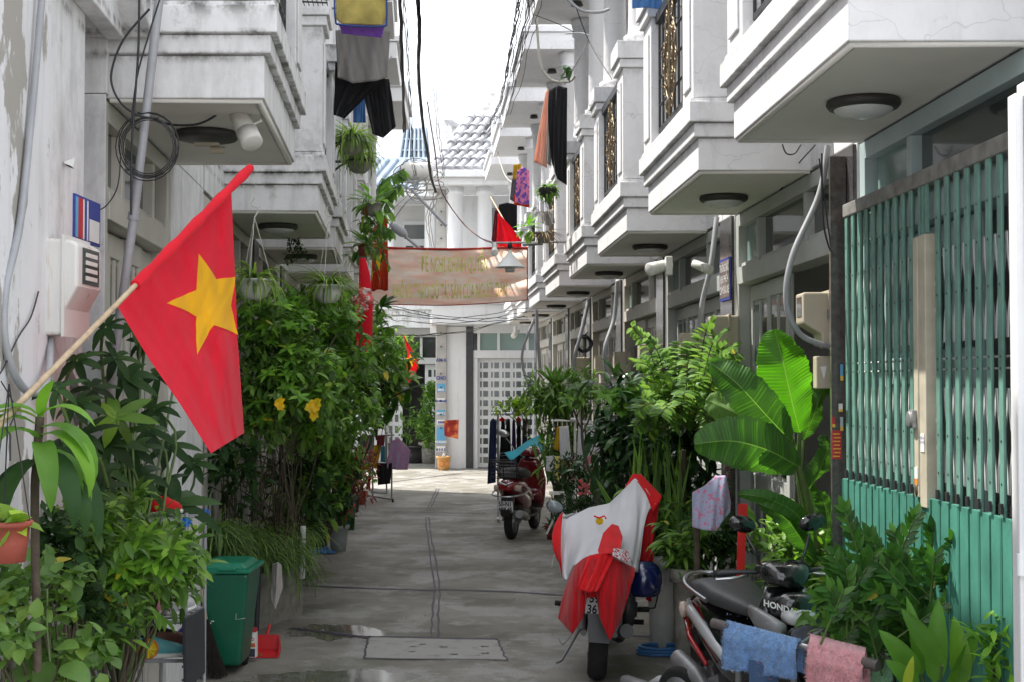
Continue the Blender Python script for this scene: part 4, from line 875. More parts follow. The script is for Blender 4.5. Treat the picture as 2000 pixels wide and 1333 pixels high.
m.tube([P(708,505,13),P(712,540,13),P(714,600,13),P(712,660,13),P(712,692,13)],[.03,.055,.07,.075,.03],14); m.tube([P(700,650,13),P(697,690,12.9),P(690,705,12.9)],.02,8); m.build('fabric','flag_red',T)
cloth('pink_white',(.75,.12,.12),.2,.2,(.8,.62,.6),25); m=MB()
for i in range(22):
    a=rnd.uniform(0,2*PI); c=P(706+14*cos(a)*rnd.random(),590+28*sin(a)*rnd.random(),12.85); m.lathe([(.005,0),(.045,.01),(.055,.04),(.03,.05)],(0,0,0),8,mx=Matrix.Translation(c)@Matrix.Rotation(rnd.uniform(-1.5,1.5),4,'X')@Matrix.Rotation(rnd.uniform(-1,1),4,'Y'))
m.build('rosette','pink_white',T)
# ---------------- overhead wires
def sagw(pts,r,label,mt='cable',k=1,spread=.0,cat='overhead wire',grp='overhead wires'):
    m=MB()
    for i in range(k):
        of=V((rnd.uniform(-1,1),rnd.uniform(-1,1),rnd.uniform(-1,1)))*spread
        m.tube([p+of+(V((rnd.uniform(-1,1),0,rnd.uniform(-1,1)))*spread*.25) for p in bez(pts,8)],r,5)
    return tag(m.build('overhead_wire',mt,None,origin=pts[0]),label,cat,grp)
sagw([P(815,-20,13),P(820,60,13.5),P(818,140,15),P(826,240,17),P(836,300,19),P(842,345,21),P(852,376,22)],.009,'thick twisted dark bundle of wires coming down beside the sky',k=5,spread=.014)
sagw([P(790,-10,14),P(797,100,16),P(802,200,18),P(805,300,20),P(812,345,22)],.004,'thin wires hanging left of the thick bundle',k=5,spread=.03)
sagw([P(784,-10,13),P(788,120,15),P(792,260,18)],.012,'dark cable along the left eaves',k=2,spread=.03)
sagw([P(836,200,17),P(850,290,19),P(862,370,21),P(900,430,21),P(935,462,19),P(962,474,16.3)],.008,'red wire sagging to the lamp rod','cable_red',k=2,spread=.01)
sagw([P(850,170,24),P(858,260,24),P(870,350,24)],.006,'thin wire falling from the upper left into the pole top','cable',k=2,spread=.05)
sagw([P(1030,-20,14),P(1010,80,17),P(990,180,22),P(965,240,28),P(930,285,34)],.007,'bundle of dark wires running along the right eaves',k=8,spread=.08)
sagw([P(1045,-20,13),P(1022,90,16),P(985,230,23),P(955,310,30)],.0045,'loose thin wires below the right eaves bundle','cable',k=5,spread=.08)
sagw([P(1048,35,14.5),P(1055,120,14.5),P(1075,155,14.5),P(1110,160,14.4),P(1125,148,14)],.014,'pale cable looping across the right upper columns','cable_pale')
sagw([P(1105,-5,12),P(1135,20,12),P(1170,24,12),P(1190,18,12)],.014,'grey cable bowing between two upper columns','pipe_grey')
sagw([P(1120,0,12),P(1150,80,12),P(1195,155,11.5)],.005,'thin black wire slanting across the right columns')
sagw([P(1045,30,16),P(1085,45,15.5),P(1125,65,15)],.005,'thin wire under the near upper canopy')
sagw([P(970,290,26),P(985,340,24),P(1005,360,22),P(1030,372,21)],.01,'pale wire sagging under the far upper canopies','cable_pale')
sagw([P(668,0,12),P(690,60,12),P(718,120,12),P(745,135,12),P(765,110,12)],.006,'grey wire curling over the left laundry','pipe_grey')
for i,(a_,b_,lb_) in enumerate((((760,600),(1030,622),'upper strand of wires under the banner'),((760,620),(1025,604),'middle strand of wires under the banner'),((755,650),(1020,612),'lower strand of wires under the banner'))):
    sagw([P(a_[0],a_[1],24),P((a_[0]+b_[0])/2,(a_[1]+b_[1])/2+14,24),P(b_[0],b_[1],24)],.006,lb_,'cable',k=2,spread=.06)
sagw([P(852,376,22),P(845,400,23),P(835,430,24),P(842,480,26),P(855,560,29)],.008,'wires running down to the concrete pole','cable_pale',k=3,spread=.05)
sagw([P(745,470,17),P(790,400,20),P(825,372,23)],.008,'wire slanting from the orange flag to the junction box','cable')
# ---------------- cloth helpers
def curve(Q,t):
    n=len(Q)-1; t=min(max(t,0),1)*n; i=min(n-1,int(t)); f=t-i; return tuple(Q[i][k]+(Q[i+1][k]-Q[i][k])*f for k in range(len(Q[0])))
def curtain(T,B,fold=.02,freq=9,seed=0,nu=40,nv=26,mb=None,mi=0,mid=None,topf=.3):
    # T,B (and mid): lists of (u,v,Y): upper and lower edges at their real distance
    mb=mb or MB()
    def fn(a,b):
        t=curve(T,a); q=curve(B,a)
        if mid: 
            m_=curve(mid,a); p=[(1-b)**2*t[k]+2*b*(1-b)*m_[k]+b*b*q[k] for k in range(3)]
        else: p=[t[k]+(q[k]-t[k])*b for k in range(3)]
        x=a*freq+seed; d=fold*(topf+(1-topf)*b)*(wave(x+b*1.2,seed)+.35*wave(x*2.3-b*3,seed+2))
        return P(p[0],p[1],p[2]+d)
    mb.grid(fn,nu,nv,mi); return mb
def garment(name,label,mt,T,B,cat='garment',group=None,fold=.03,freq=8,seed=0,solid=.003,mid=None,extra=None,nu=30,nv=24):
    Tg=thing(name,label,cat,P(*T[0]),group); m=curtain(T,B,fold,freq,seed,nu,nv,mid=mid); m.build('cloth',mt,Tg,solid=solid)
    return Tg
cloth('navy',(.018,.028,.08),.05); cloth('black_cloth',(.010,.010,.012),.03); cloth('dark_purple',(.04,.015,.09),.05); cloth('maroon',(.14,.012,.02),.05)
cloth('mustard',(.55,.36,.02)); cloth('yellow_soft',(.72,.62,.18)); cloth('lilac_print',(.42,.32,.50),.2,.1,(.55,.22,.36),26,(.52,.56)); cloth('grey_cloth',(.20,.19,.18),.1); cloth('grey_pale',(.42,.39,.37),.15)
cloth('peach',(.92,.60,.48),.45); cloth('white_cloth',(.72,.72,.74),.25,.04); cloth('white_bright',(.82,.82,.86),.3,.03); cloth('pink',(.75,.30,.36),.25); cloth('cyan_towel',(.03,.36,.46),.12,.1); cloth('red_jacket',(.75,.012,.018),.22,.1); cloth('red_deep',(.48,.008,.014),.04,.1)
cloth('print_multi',(.75,.25,.45),.2,.3,(.16,.10,.45),18,(.5,.52)); cloth('floral',(.50,.52,.72),.2,.06,(.75,.25,.42),40,(.57,.61)); cloth('mat_yellow',(.42,.34,.10),.1,.35); cloth('mat_edge',(.04,.07,.25),.1); cloth('purple',(.18,.07,.40),.1); cloth('blue_cloth',(.10,.25,.55),.2); cloth('teal_cloth',(.05,.22,.28),.15)
# ---------------- scooters
def wheel(T,x,r,w,par_name,rimmat='steel_dull',y=0,z=None,lx=None):
    z=r if z is None else z
    mxw=lx@Matrix.Translation((x,y,z))@Matrix.Rotation(PI/2,4,'X')
    Wm=MB(); prof=[(r*.66,-w*.42),(r*.86,-w*.5),(r*.96,-w*.38),(r,-w*.12),(r,w*.12),(r*.96,w*.38),(r*.86,w*.5),(r*.66,w*.42)]; Wm.lathe(prof,n=36,mx=mxw)
    for i in range(36):
        a=2*PI*i/36; 
    T_=Wm.build(par_name,'rubber',T)
    rm=MB(); rm.lathe([(r*.67,-w*.44),(r*.60,-w*.40),(r*.58,-w*.15),(r*.58,w*.15),(r*.60,w*.40),(r*.67,w*.44)],n=30,mx=mxw)
    for i in range(5):
        a=2*PI*i/5; rm.tube([mxw@V((0,0,0)),mxw@V((r*.62*cos(a),r*.62*sin(a),w*.46))],.016,6); rm.tube([mxw@V((0,0,0)),mxw@V((r*.62*cos(a),r*.62*sin(a),-w*.46))],.016,6)
    rm.build('rim',rimmat,T_); return T_
def scooter(name,label,loc,yaw,body,panel,seatm,lean=0,scale=1,chrome='steel',style=0):
    lx=Matrix.Translation(V(loc))@Matrix.Rotation(yaw,4,'Z')@Matrix.Rotation(lean,4,'X')@Matrix.Scale(scale,4)
    T=thing(name,label,'scooter',loc); RZ=Matrix.Rotation(-PI/2,4,'Y'); r=.215
    wheel(T,-.60,r,.10,'rear_wheel',lx=lx); wheel(T,.62,r,.09,'front_wheel',lx=lx)
    m=MB(); m.loft([(-.86,0,.66,.05,.035),(-.80,0,.65,.11,.08),(-.66,0,.62,.145,.125),(-.45,0,.57,.165,.16),(-.22,0,.50,.165,.19),(-.02,0,.43,.12,.16),(.06,0,.38,.08,.10)],22,mx=lx,e=2.6); m.build('rear_body',body,T)
    for sg in (-1,1):
        m=MB(); m.loft([(-.84,sg*.085,.67,.03,.02),(-.66,sg*.145,.64,.03,.035),(-.40,sg*.170,.58,.022,.045),(-.12,sg*.155,.47,.015,.03),(-.04,sg*.13,.42,.01,.02)],12,mx=lx); m.build('side_cowl',panel,T)
    m=MB(); m.loft([(-.74,0,.755,.09,.02),(-.68,0,.78,.15,.055),(-.45,0,.795,.185,.07),(-.30,0,.775,.175,.06),(-.12,0,.755,.12,.05),(.02,0,.74,.07,.035),(.06,0,.735,.04,.02)],20,mx=lx,e=2.8); m.build('seat',seatm,T)
    m=MB(); m.loft([(-.02,0,.30,.12,.06),(.1,0,.29,.17,.035),(.32,0,.29,.17,.035),(.40,0,.34,.14,.06)],16,mx=lx,e=4); m.loft([(-.55,0,.34,.05,.08),(-.35,0,.33,.10,.12),(-.1,0,.30,.11,.10),(.3,0,.24,.10,.05)],14,mx=lx,e=3); m.build('floorboard','black_plastic',T)
    q=lx@RZ; m=MB()   # leg shield: loft up z ; RZ maps local x->z, z->-x
    m.loft([(.30,0,-.40,.17,.05),(.45,0,-.43,.19,.055),(.65,0,-.43,.20,.06),(.82,0,-.40,.17,.06),(.93,0,-.36,.11,.05)],20,mx=q,e=3); m.build('leg_shield','black_gloss' if style else body,T)
    m=MB(); m.loft([(.34,0,.44,.155,.05),(.40,0,.47,.16,.12),(.50,0,.55,.14,.18),(.58,0,.62,.10,.15),(.63,0,.66,.03,.06)],20,mx=lx,e=2.6); m.loft([(.42,0,.80,.15,.12),(.50,0,.82,.12,.10),(.55,0,.84,.05,.05)],18,mx=lx); m.build('front_cowl',body,T)
    m=MB(); m.loft([(.40,0,.43,.04,.02),(.50,0,.455,.06,.03),(.62,0,.46,.065,.03),(.78,0,.42,.06,.025),(.86,0,.35,.04,.02)],14,mx=lx); m.build('front_fender',body,T)
    m=MB()
    for sg in (-1,1): m.tube([lx@V((.47,sg*.07,.60)),lx@V((.62,sg*.07,.215))],.022,8)
    m.tube([lx@V((-.35,-.09,.3)),lx@V((-.60,-.09,.215))],.03,8); m.tube([lx@V((-.5,.10,.55)),lx@V((-.6,.10,.22))],.022,10); m.build('fork','steel_dull',T)
    m=MB(); m.tube([lx@V((-.2,-.12,.22)),lx@V((-.45,-.145,.24)),lx@V((-.55,-.15,.28)),lx@V((-.85,-.16,.33))],[.02,.03,.055,.05],12); m.build('exhaust','steel_dull' if style!=2 else 'steel',T)
    # handlebar
    m=MB(); m.loft([(.24,0,1.0,.06,.04),(.30,0,1.01,.15,.055),(.38,0,1.0,.14,.07),(.46,0,.97,.06,.04)],18,mx=lx); m.build('handlebar_cover',body,T)
    hb=MB(); hb.tube(bez([lx@V((.22,.36,.985)),lx@V((.28,.25,1.0)),lx@V((.32,0,1.0)),lx@V((.28,-.25,1.0)),lx@V((.22,-.36,.985))],5),.012,8); H=hb.build('handlebar','iron' if style==1 else 'steel_dull',T)
    m=MB()
    for sg in (-1,1): m.tube([lx@V((.225,sg*.35,.985)),lx@V((.27,sg*.24,.998))],.019,10)
    m.build('grip','rubber',H); m=MB()
    for sg in (-1,1): m.tube(bez([lx@V((.29,sg*.19,.985)),lx@V((.315,sg*.26,.975)),lx@V((.285,sg*.36,.965))],4),[.008]*8+[.011],6)
    m.build('brake_lever','steel',H)
    for sg in (-1,1):
        my=.20 if style==1 else .32; m=MB(); m.tube(bez([lx@V((.29,sg*my*.55,1.01)),lx@V((.30,sg*my*.7,1.10)),lx@V((.27,sg*my*.9,1.19))],4),.007,6)
        c=lx@V((.26,sg*my,1.25)); mm=lx.to_3x3().to_4x4(); mm.translation=c; mm=mm@Matrix.Rotation(PI/2,4,'Y')@Matrix.Rotation(sg*.25,4,'Z'); m.lathe([(.01,-.022),(.045,-.02),(.056,-.005),(.056,.008)],n=22,mx=mm,sx=.8,sy=1.35); MI=m.build('mirror',chrome if style!=1 else 'black_gloss',T)
        m=MB(); m.lathe([(.05,-.0225 if 0 else -.0235),(.05,-.0225)],n=22,mx=mm@Matrix.Translation((0,0,0)),sx=.8,sy=1.35); 
    m=MB(); m.loft([(.52,0,.80,.10,.05),(.575,0,.79,.07,.035)],16,mx=lx); m.build('headlight','lamp_glass',T)
    mat('tail_red',(.30,.008,.012),.12,.15,8,coat=.6); mat('amber_lens',(.62,.50,.42),.15,.1,8,coat=.5)
    m=MB(); m.loft([(-.875,0,.645,.085,.035),(-.83,0,.65,.115,.05)],16,mx=lx,e=3); m.build('tail_lamp','tail_red',T)
    for sg in (-1,1): m=MB(); m.loft([(-.86,sg*.125,.64,.03,.035),(-.78,sg*.145,.63,.03,.045)],12,mx=lx); m.build('indicator','amber_lens',T)
    m=MB(); m.loft([(-.90,0,.40,.065,.10),(-.885,0,.40,.07,.11),(-.80,0,.47,.08,.10),(-.72,0,.5,.07,.06)],14,mx=lx,e=4); m.build('rear_fender','black_plastic',T)
    return T,lx
def plate_sign(T,lx,x,z,l1,l2,w=.19,h=.14,tilt=-.25):
    q=lx@Matrix.Translation((x,0,z))@Matrix.Rotation(tilt,4,'Y')
    m=MB(); m.box((-.004,-w/2,-h/2),(0,w/2,h/2),0,q); Pn=m.build('licence_plate','white_paint',T,bevel=.002)
    # letters read from behind: local -x faces the camera; right on plate = -y
    for s_,zz in ((l1,.008),(l2,-.062)): text_mb(s_,.078,lambda a,b_,c_:q@V((-.006-c_,-a*.80,zz+b_)),bold=.0022).build('lettering','ink_black',Pn)
    m=MB()
    for a,b_,c_,d_ in ((-w/2+.004,-h/2+.004,w/2-.004,-h/2+.007),(-w/2+.004,h/2-.007,w/2-.004,h/2-.004)): m.box((-.0055,a,b_),(-.0045,c_,d_),0,q)
    m.build('border','ink_black',Pn)
mat('paint_red',(.16,.006,.012),.16,.1,4,coat=.8); mat('paint_black',(.010,.011,.012),.12,.15,4,coat=.8); mat('paint_white',(.55,.56,.58),.2,.05,4,coat=.6); mat('seat_black',(.02,.02,.021),.55,.15,30,bmp=.15); mat('seat_grey',(.055,.058,.062),.5,.12,20,bmp=.1)
g0=G(1003,1053)
T,lx=scooter('scooter','dark red scooter seen from behind, parked with a turquoise towel over its handlebar',tuple(g0+V((.12,.62,0))),math.radians(76),'paint_red','paint_red','seat_black')
plate_sign(T,lx,-.905,.42,'50-N1','498.45')
m=MB()
for z0,(a,b_) in ((.0,(-.14,.14)),): 
    for k in range(6): m.tube([lx@V((-.98+.06*k,-.15,.98-.035*k)),lx@V((-.98+.06*k,.15,.98-.035*k))],.006,6)
    for sg in (-1,1): m.tube([lx@V((-1.0,sg*.15,.985)),lx@V((-.72,sg*.13,.80)),lx@V((-.6,sg*.10,.75))],.008,6)
for k in range(5): m.tube([lx@V((-1.0,-.16,.96-.045*k)),lx@V((-1.0,.16,.96-.045*k))],.005,6)
for k in (-.16,0,.16): m.tube([lx@V((-1.0,k,.98)),lx@V((-.99,k,.76)),lx@V((-.75,k*.6,.74))],.006,6)
m.build('luggage_rack','black_plastic',T)
m=MB(); m.tube(bez([lx@V((-.50,.215,.60)),lx@V((-.80,.19,.56)),lx@V((-.92,.08,.54)),lx@V((-.92,-.08,.54)),lx@V((-.80,-.19,.56)),lx@V((-.50,-.215,.60))],5),.010,8); m.tube([lx@V((-.87,-.09,.71)),lx@V((-.885,0,.675)),lx@V((-.87,.09,.71))],.010,6); m.build('chrome_rail','steel',T)
T=thing('towel','turquoise towel draped over the dark red scooter','towel',P(1000,900,17)); m=curtain([(985,885,16.9),(1005,880,17.0),(1030,862,17.1),(1050,851,17.1),(1065,858,17.1)],[(998,902,16.7),(1015,888,16.75),(1034,872,16.75),(1052,872,16.7),(1059,893,16.7)],.02,9,3,30,16); m.build('cloth','cyan_towel',T,solid=.004)
# ---- motorbike covered with jackets
def motorbike():
    loc=V((.585,9.55,0)); lx=Matrix.Translation(loc)@Matrix.Rotation(math.radians(86),4,'Z')@Matrix.Rotation(.06,4,'X')
    T=thing('motorbike','motorbike seen from behind under a white and red sports jacket','motorbike',tuple(loc))
    wheel(T,-.62,.285,.125,'rear_wheel',lx=lx); wheel(T,.62,.285,.09,'front_wheel',lx=lx)
    m=MB(); m.loft([(-.72,0,.76,.09,.06),(-.5,0,.76,.13,.08),(-.1,0,.72,.12,.08),(.2,0,.78,.15,.12),(.38,0,.85,.10,.10)],16,mx=lx); m.build('body','black_plastic',T)
    m=MB(); m.loft([(-.95,0,.52,.05,.04),(-.90,0,.56,.07,.09),(-.78,0,.66,.08,.08),(-.62,0,.70,.07,.05)],14,mx=lx,e=3.5)
    m.prism([lx@V(q) for q in ((-.93,-.085,.56),(-.93,.085,.56),(-.985,.065,.30),(-.985,-.065,.30))],(0,-.006,0),(0,.006,0)); m.build('rear_fender','black_plastic',T)
    plate_sign(T,lx,-.965,.535,'59-P0','361.61',tilt=-.2)
    for sg in (-1,1):
        m=MB(); a=lx@V((-.52,sg*.115,.66)); b_=lx@V((-.62,sg*.115,.31)); m.tube([a,b_],.013,8)
        for i in range(9): 
            c=a.lerp(b_,.12+.07*i); m.tube([c,a.lerp(b_,.15+.07*i)],.027,10)
        m.tube([a.lerp(b_,.72),b_],.03,10); m.build('shock_absorber','steel_dull',T)
    m=MB(); 
    for sg in (-1,1): m.tube([lx@V((-.62,sg*.1,.29)),lx@V((-.1,sg*.09,.34))],.022,8)
    m.build('swing_arm','steel_dull',T)
    m=MB(); m.loft([(-.22,-.02,.36,.10,.10),(-.1,-.02,.36,.15,.13),(.15,-.02,.36,.14,.13),(.28,0,.40,.07,.09)],16,mx=lx,e=3)
    m.lathe([(.11,0),(.115,.02),(.09,.05),(.03,.055)],n=22,mx=lx@Matrix.Translation((-.06,-.16,.36))@Matrix.Rotation(PI/2,4,'X')); m.lathe([(.125,0),(.13,.03),(.11,.07),(.04,.08)],n=26,mx=lx@Matrix.Translation((-.42,-.15,.43))@Matrix.Rotation(PI/2,4,'X')); m.lathe([(.05,0),(.05,.09)],n=16,mx=lx@Matrix.Translation((-.42,-.15,.43))@Matrix.Rotation(PI/2,4,'X')); m.loft([(-.45,-.13,.38,.05,.10),(-.30,-.13,.30,.06,.12),(-.1,-.1,.26,.06,.08)],12,mx=lx); m.build('engine','iron',T)
    m=MB(); m.loft([(-.62,-.13,.62,.03,.06),(-.45,-.15,.58,.05,.12),(-.2,-.15,.55,.05,.13),(.0,-.12,.5,.03,.08)],14,mx=lx,e=3); m.loft([(-.62,.11,.66,.03,.05),(-.4,.13,.62,.04,.10),(-.1,.12,.6,.04,.1)],14,mx=lx,e=3); m.build('side_panel','navy',T)
    m=MB(); m.loft([(-.6,.10,.33,.02,.05),(-.2,.10,.36,.03,.07),(.0,.1,.36,.02,.06)],12,mx=lx); m.build('chain_cover','black_plastic',T)
    m=MB(); m.tube([lx@V((-.1,-.10,.25)),lx@V((-.40,-.15,.27)),lx@V((-.85,-.17,.36))],[.02,.045,.045],12); m.build('exhaust','iron',T)
    m=MB(); m.tube([lx@V((-.28,-.14,.40)),lx@V((-.33,-.32,.42))],.018,8); m.tube([lx@V((-.28,.14,.40)),lx@V((-.33,.30,.42))],.018,8); m.tube([lx@V((-.05,.13,.28)),lx@V((-.07,.27,.29))],.018,8); m.tube([lx@V((-.05,-.13,.28)),lx@V((-.07,-.30,.29))],.018,8); m.build('footpeg','rubber',T)
    m=MB(); m.tube([lx@V((-.1,.12,.24)),lx@V((-.22,.24,.02)),lx@V((-.26,.27,.01))],.010,8); m.tube(bez([lx@V((-.35,.12,.35)),lx@V((-.45,.22,.18)),lx@V((-.40,.26,.20))],4),.006,6); m.build('side_stand','steel_dull',T)
    m=MB(); m.tube(bez([lx@V((.16,.30,.93)),lx@V((.22,.20,.96)),lx@V((.28,0,.95)),lx@V((.22,-.20,.96)),lx@V((.16,-.30,.93))],4),.014,8); m.tube([lx@V((.36,0,.96)),lx@V((.62,0,.285))],.03,8); m.build('handlebar','steel_dull',T)
    m=MB(); c=P(1084,990,9.75); m.tube([c+V((.0,0,-.0)),c+V((.06,.05,-.16))],.006,6); mm=Matrix.Translation(c)@Matrix.Rotation(PI/2,4,'X')@Matrix.Rotation(-.35,4,'Z'); m.lathe([(.02,-.012),(.06,-.01),(.064,0),(.06,.008)],n=24,mx=mm,sx=1.0,sy=.72); MI=m.build('mirror','black_gloss',T)
    m=MB(); m.lathe([(.056,.0085),(.056,.011)],n=24,mx=mm,sx=1.0,sy=.72); m.build('mirror_glass','glass_pale',MI)
    cable('brake_cable',[lx@V((-.35,-.12,.6)),lx@V((-.3,-.22,.5)),lx@V((-.2,-.16,.3))],.006,'x') if 0 else None
motorbike()
T=thing('helmet','dark blue helmet hanging at the right side of the covered motorbike','helmet',P(1258,1135,9.1)); c=P(1256,1132,9.15); m=MB(); m.lathe([(.02,.125),(.06,.118),(.10,.09),(.125,.04),(.128,-.02),(.118,-.07),(.105,-.10)],tuple(c),28,sy=1.15); m.build('shell','helmet_blue' if 'helmet_blue' in M else (mat('helmet_blue',(.008,.014,.075),.15,.1,4,coat=.7) and 'helmet_blue'),T); m=MB(); m.tube([c+V((.1,0,-.09)),c+V((.08,.02,-.19)),c+V((.0,.02,-.2))],.006,6); m.build('strap','black_plastic',T)
T=thing('jacket','white and red sports jacket spread over the rear motorbike, a small yellow emblem on it','jacket',P(1170,1050,9.3))
A=dict(fold=.042,nu=50,nv=40)
m=curtain([(1098,1000,9.75),(1110,1012,9.75),(1150,992,9.8),(1190,984,9.75),(1215,960,9.7),(1240,934,9.7),(1262,955,9.6),(1280,985,9.5)],[(1096,1128,9.3),(1108,1134,9.1),(1120,1105,8.75),(1150,1088,8.65),(1195,1090,8.65),(1232,1110,8.8),(1246,1120,9.0),(1258,1020,9.4)],mid=[(1085,1070,9.5),(1100,1080,9.45),(1140,1050,9.4),(1185,1040,9.3),(1215,1040,9.25),(1245,1040,9.25),(1256,1020,9.4),(1262,1000,9.5)],freq=15,seed=1,**A); m.build('white_panel','white_bright',T,solid=.003)
m=curtain([(1216,962,9.70),(1236,926,9.75),(1252,927,9.75),(1274,950,9.65),(1293,970,9.55)],[(1205,980,9.68),(1238,945,9.66),(1246,942,9.66),(1262,965,9.55),(1276,1002,9.45)],.01,6,2,30,10); m.build('shoulder_panel','red_jacket',T,solid=.004)
m=curtain([(1252,1000,9.5),(1270,990,9.5),(1288,980,9.55)],[(1242,1110,9.3),(1262,1120,9.35),(1272,1085,9.45)],.03,7,5,20,24); m.build('sleeve','red_deep',T,solid=.004)
m=curtain([(1270,1060,9.5),(1278,1050,9.5)],[(1262,1172,9.4),(1272,1176,9.4)],.01,3,5,6,16); m.build('sleeve','red_jacket',T,solid=.004)
m=curtain([(1089,1015,9.65),(1094,1006,9.68),(1099,1002,9.7)],[(1089,1095,9.4),(1092,1098,9.35),(1098,1128,9.25)],.02,4,5,8,24,mid=[(1068,1050,9.45),(1080,1050,9.4),(1092,1060,9.3)]); m.build('cuff','red_jacket',T,solid=.004)
# emblem
m=MB(); cc=P(1171,1017,9.40); 
m.lathe([(.026,0),(.02,.004)],(0,0,0),18,mx=Matrix.Translation(P(1171,1018,9.36))@Matrix.Rotation(PI/2,4,'X')); m.build('emblem','flag_yellow',T); m=MB()
m.tube([P(1160,1008,9.35),P(1170,1012,9.35),P(1180,1008,9.35),P(1184,1014,9.35)],.006,5); m.build('emblem','flag_red',T)
T=thing('jacket','deep red jacket hanging over the tail of the covered motorbike in points','jacket',P(1170,1150,8.6))
m=curtain([(1112,1128,8.85),(1122,1106,8.74),(1138,1092,8.66),(1148,1087,8.62),(1158,1085,8.6),(1168,1085,8.6),(1190,1088,8.62),(1215,1098,8.68),(1240,1110,8.85)],[(1090,1208,8.7),(1118,1239,8.5),(1139,1206,8.45),(1146,1168,8.45),(1166,1167,8.45),(1171,1208,8.42),(1191,1252,8.4),(1213,1212,8.5),(1234,1140,8.7)],fold=.035,freq=19,seed=4,nu=110,nv=50,mid=[(1098,1160,8.72),(1118,1150,8.5),(1135,1138,8.44),(1147,1130,8.42),(1157,1130,8.40),(1166,1135,8.40),(1190,1150,8.42),(1218,1150,8.52),(1242,1120,8.75)]); m.build('cloth','red_deep',T,solid=.003)
m=curtain([(1150,1086,8.60),(1175,1080,8.6),(1200,1085,8.62)],[(1126,1150,8.40),(1150,1158,8.36),(1168,1156,8.38)],fold=.03,freq=12,seed=2,nu=30,nv=24); m.build('fold','red_jacket',T,solid=.004)
m=curtain([(1168,1075,8.66),(1178,1042,8.95),(1195,1024,9.1),(1208,1028,9.15)],[(1170,1084,8.6),(1190,1082,8.58),(1210,1078,8.7),(1216,1050,8.95)],fold=.02,freq=6,seed=2,nu=24,nv=24); m.build('fold','red_jacket',T,solid=.004)
m=curtain([(1198,1072,8.64),(1212,1072,8.7),(1226,1078,8.75)],[(1196,1086,8.585),(1215,1096,8.6),(1236,1100,8.72)],fold=.005,freq=6,seed=2,nu=14,nv=10); m.build('printed_hem','lace' if 'lace' in M else (cloth('lace',(.8,.8,.84),.2,.04,(.6,.02,.06),60,(.5,.54)) and 'lace'),T,solid=.002)
# ---- black scooter in front on the right
T,lx=scooter('scooter','black scooter with silver trim and grey seat behind the fluffy towels',(1.29,7.28,0),math.radians(-77),'paint_black','paint_white','seat_grey',style=1,scale=.95)
m=MB(); m.tube(bez([lx@V((-.30,-.19,.76)),lx@V((-.62,-.19,.80)),lx@V((-.80,-.12,.83)),lx@V((-.86,0,.84)),lx@V((-.80,.12,.83)),lx@V((-.62,.19,.80)),lx@V((-.30,.19,.76))],5),.013,8); m.build('grab_rail','steel',T)
m=MB(); 
for sg in (-1,1): m.loft([(-.84,sg*.105,.60,.03,.012),(-.6,sg*.18,.50,.015,.02),(-.30,sg*.19,.40,.012,.012)],10,mx=lx)
m.build('red_trim','tail_red',T)
q=lx@Matrix.Translation((.12,-.205,.70)); 
for sg in (-1,):
    m=MB(); m.loft([(.30,sg*.17,.80,.02,.03),(.42,sg*.18,.78,.03,.05),(.52,sg*.15,.76,.03,.045),(.56,sg*.10,.74,.02,.03)],14,mx=lx); m.build('headlight_lens','steel_dull',T)
    text_mb('HONDA',.055,lambda a,b_,c_:lx@V((.18+a*1.15,-.212,.50+b_)) if 0 else lx@V((.40-.0-a*.0+.02,-.0,0)),bold=.003) if 0 else None
text_mb('HONDA',.055,lambda a,b_,c_: P(1522,1192,6.36)+V((a*.72,a*.1,b_*.72-a*.22)),bold=.002).build('lettering','ink_white',T)
# drinks: silver foil-like handle of a third bike behind, blue hose
T=thing('garden_hose','coil of blue garden hose on the ground between the two motorbikes','hose',G(1290,1270)); c=G(1288,1275); m=MB()
for i in range(6): m.tube([c+V(((.16-.01*(i%3))*cos(t_*PI/12),(.10)*sin(t_*PI/12),.014+.02*(i//2))) for t_ in range(25)],.011,8)
mat('hose_blue',(.05,.18,.42),.4,.1,8); m.build('coil','hose_blue',T)
T=thing('motorbike','silver tailpiece and muffler of a motorbike cut by the bottom edge','motorbike',(.72,8.0,0)); lx2=Matrix.Translation((.76,7.95,-.03))@Matrix.Rotation(math.radians(-50),4,'Z')@Matrix.Scale(.62,4)
m=MB(); m.loft([(-.30,0,.30,.03,.03),(-.26,0,.31,.07,.07),(.0,0,.29,.075,.07),(.25,0,.26,.06,.06),(.45,0,.22,.03,.03)],16,mx=lx2,e=3.2); m.build('muffler','steel_dull',T)
m=MB(); m.loft([(-.1,.14,.30,.02,.02),(.05,.15,.36,.05,.05),(.3,.12,.30,.05,.05)],12,mx=lx2,e=3); m.build('rear_cowl','paint_white',T); wheel(T,.35,.27,.09,'rear_wheel',lx=lx2,y=.1); 
# ---- stroller with towels at the lower right
T=thing('stroller','folding stroller with grey tube handle, mesh basket and dark cloth, cut by the bottom edge','stroller',(1.2,5.9,0))
a_=P(1392,1217,6.15); b_=P(1712,1300,5.55); m=MB(); m.tube([a_,b_],.0135,12); m.build('handlebar','steel',T)
m=MB(); m.tube([a_,a_.lerp(b_,.12)],.021,12); m.tube([a_.lerp(b_,.93),b_+(b_-a_)*.01],.023,12); m.build('grip','mat_grip' if 'mat_grip' in M else (mat('mat_grip',(.10,.085,.08),.6,.1,20) and 'mat_grip'),T)
m=MB()
for k,dx in ((.12,.05),(.52,.02),(.9,.05)): 
    p=a_.lerp(b_,k); m.tube(bez([p,p+V((dx,.10,-.25)),p+V((dx+.05,.35,-.85))],5),.014,10)
m.tube(bez([P(1560,1262,5.85),P(1620,1228,6.2),P(1680,1240,6.2),P(1735,1290,5.9)],5),.010,8)
m.build('frame','steel_dull',T)
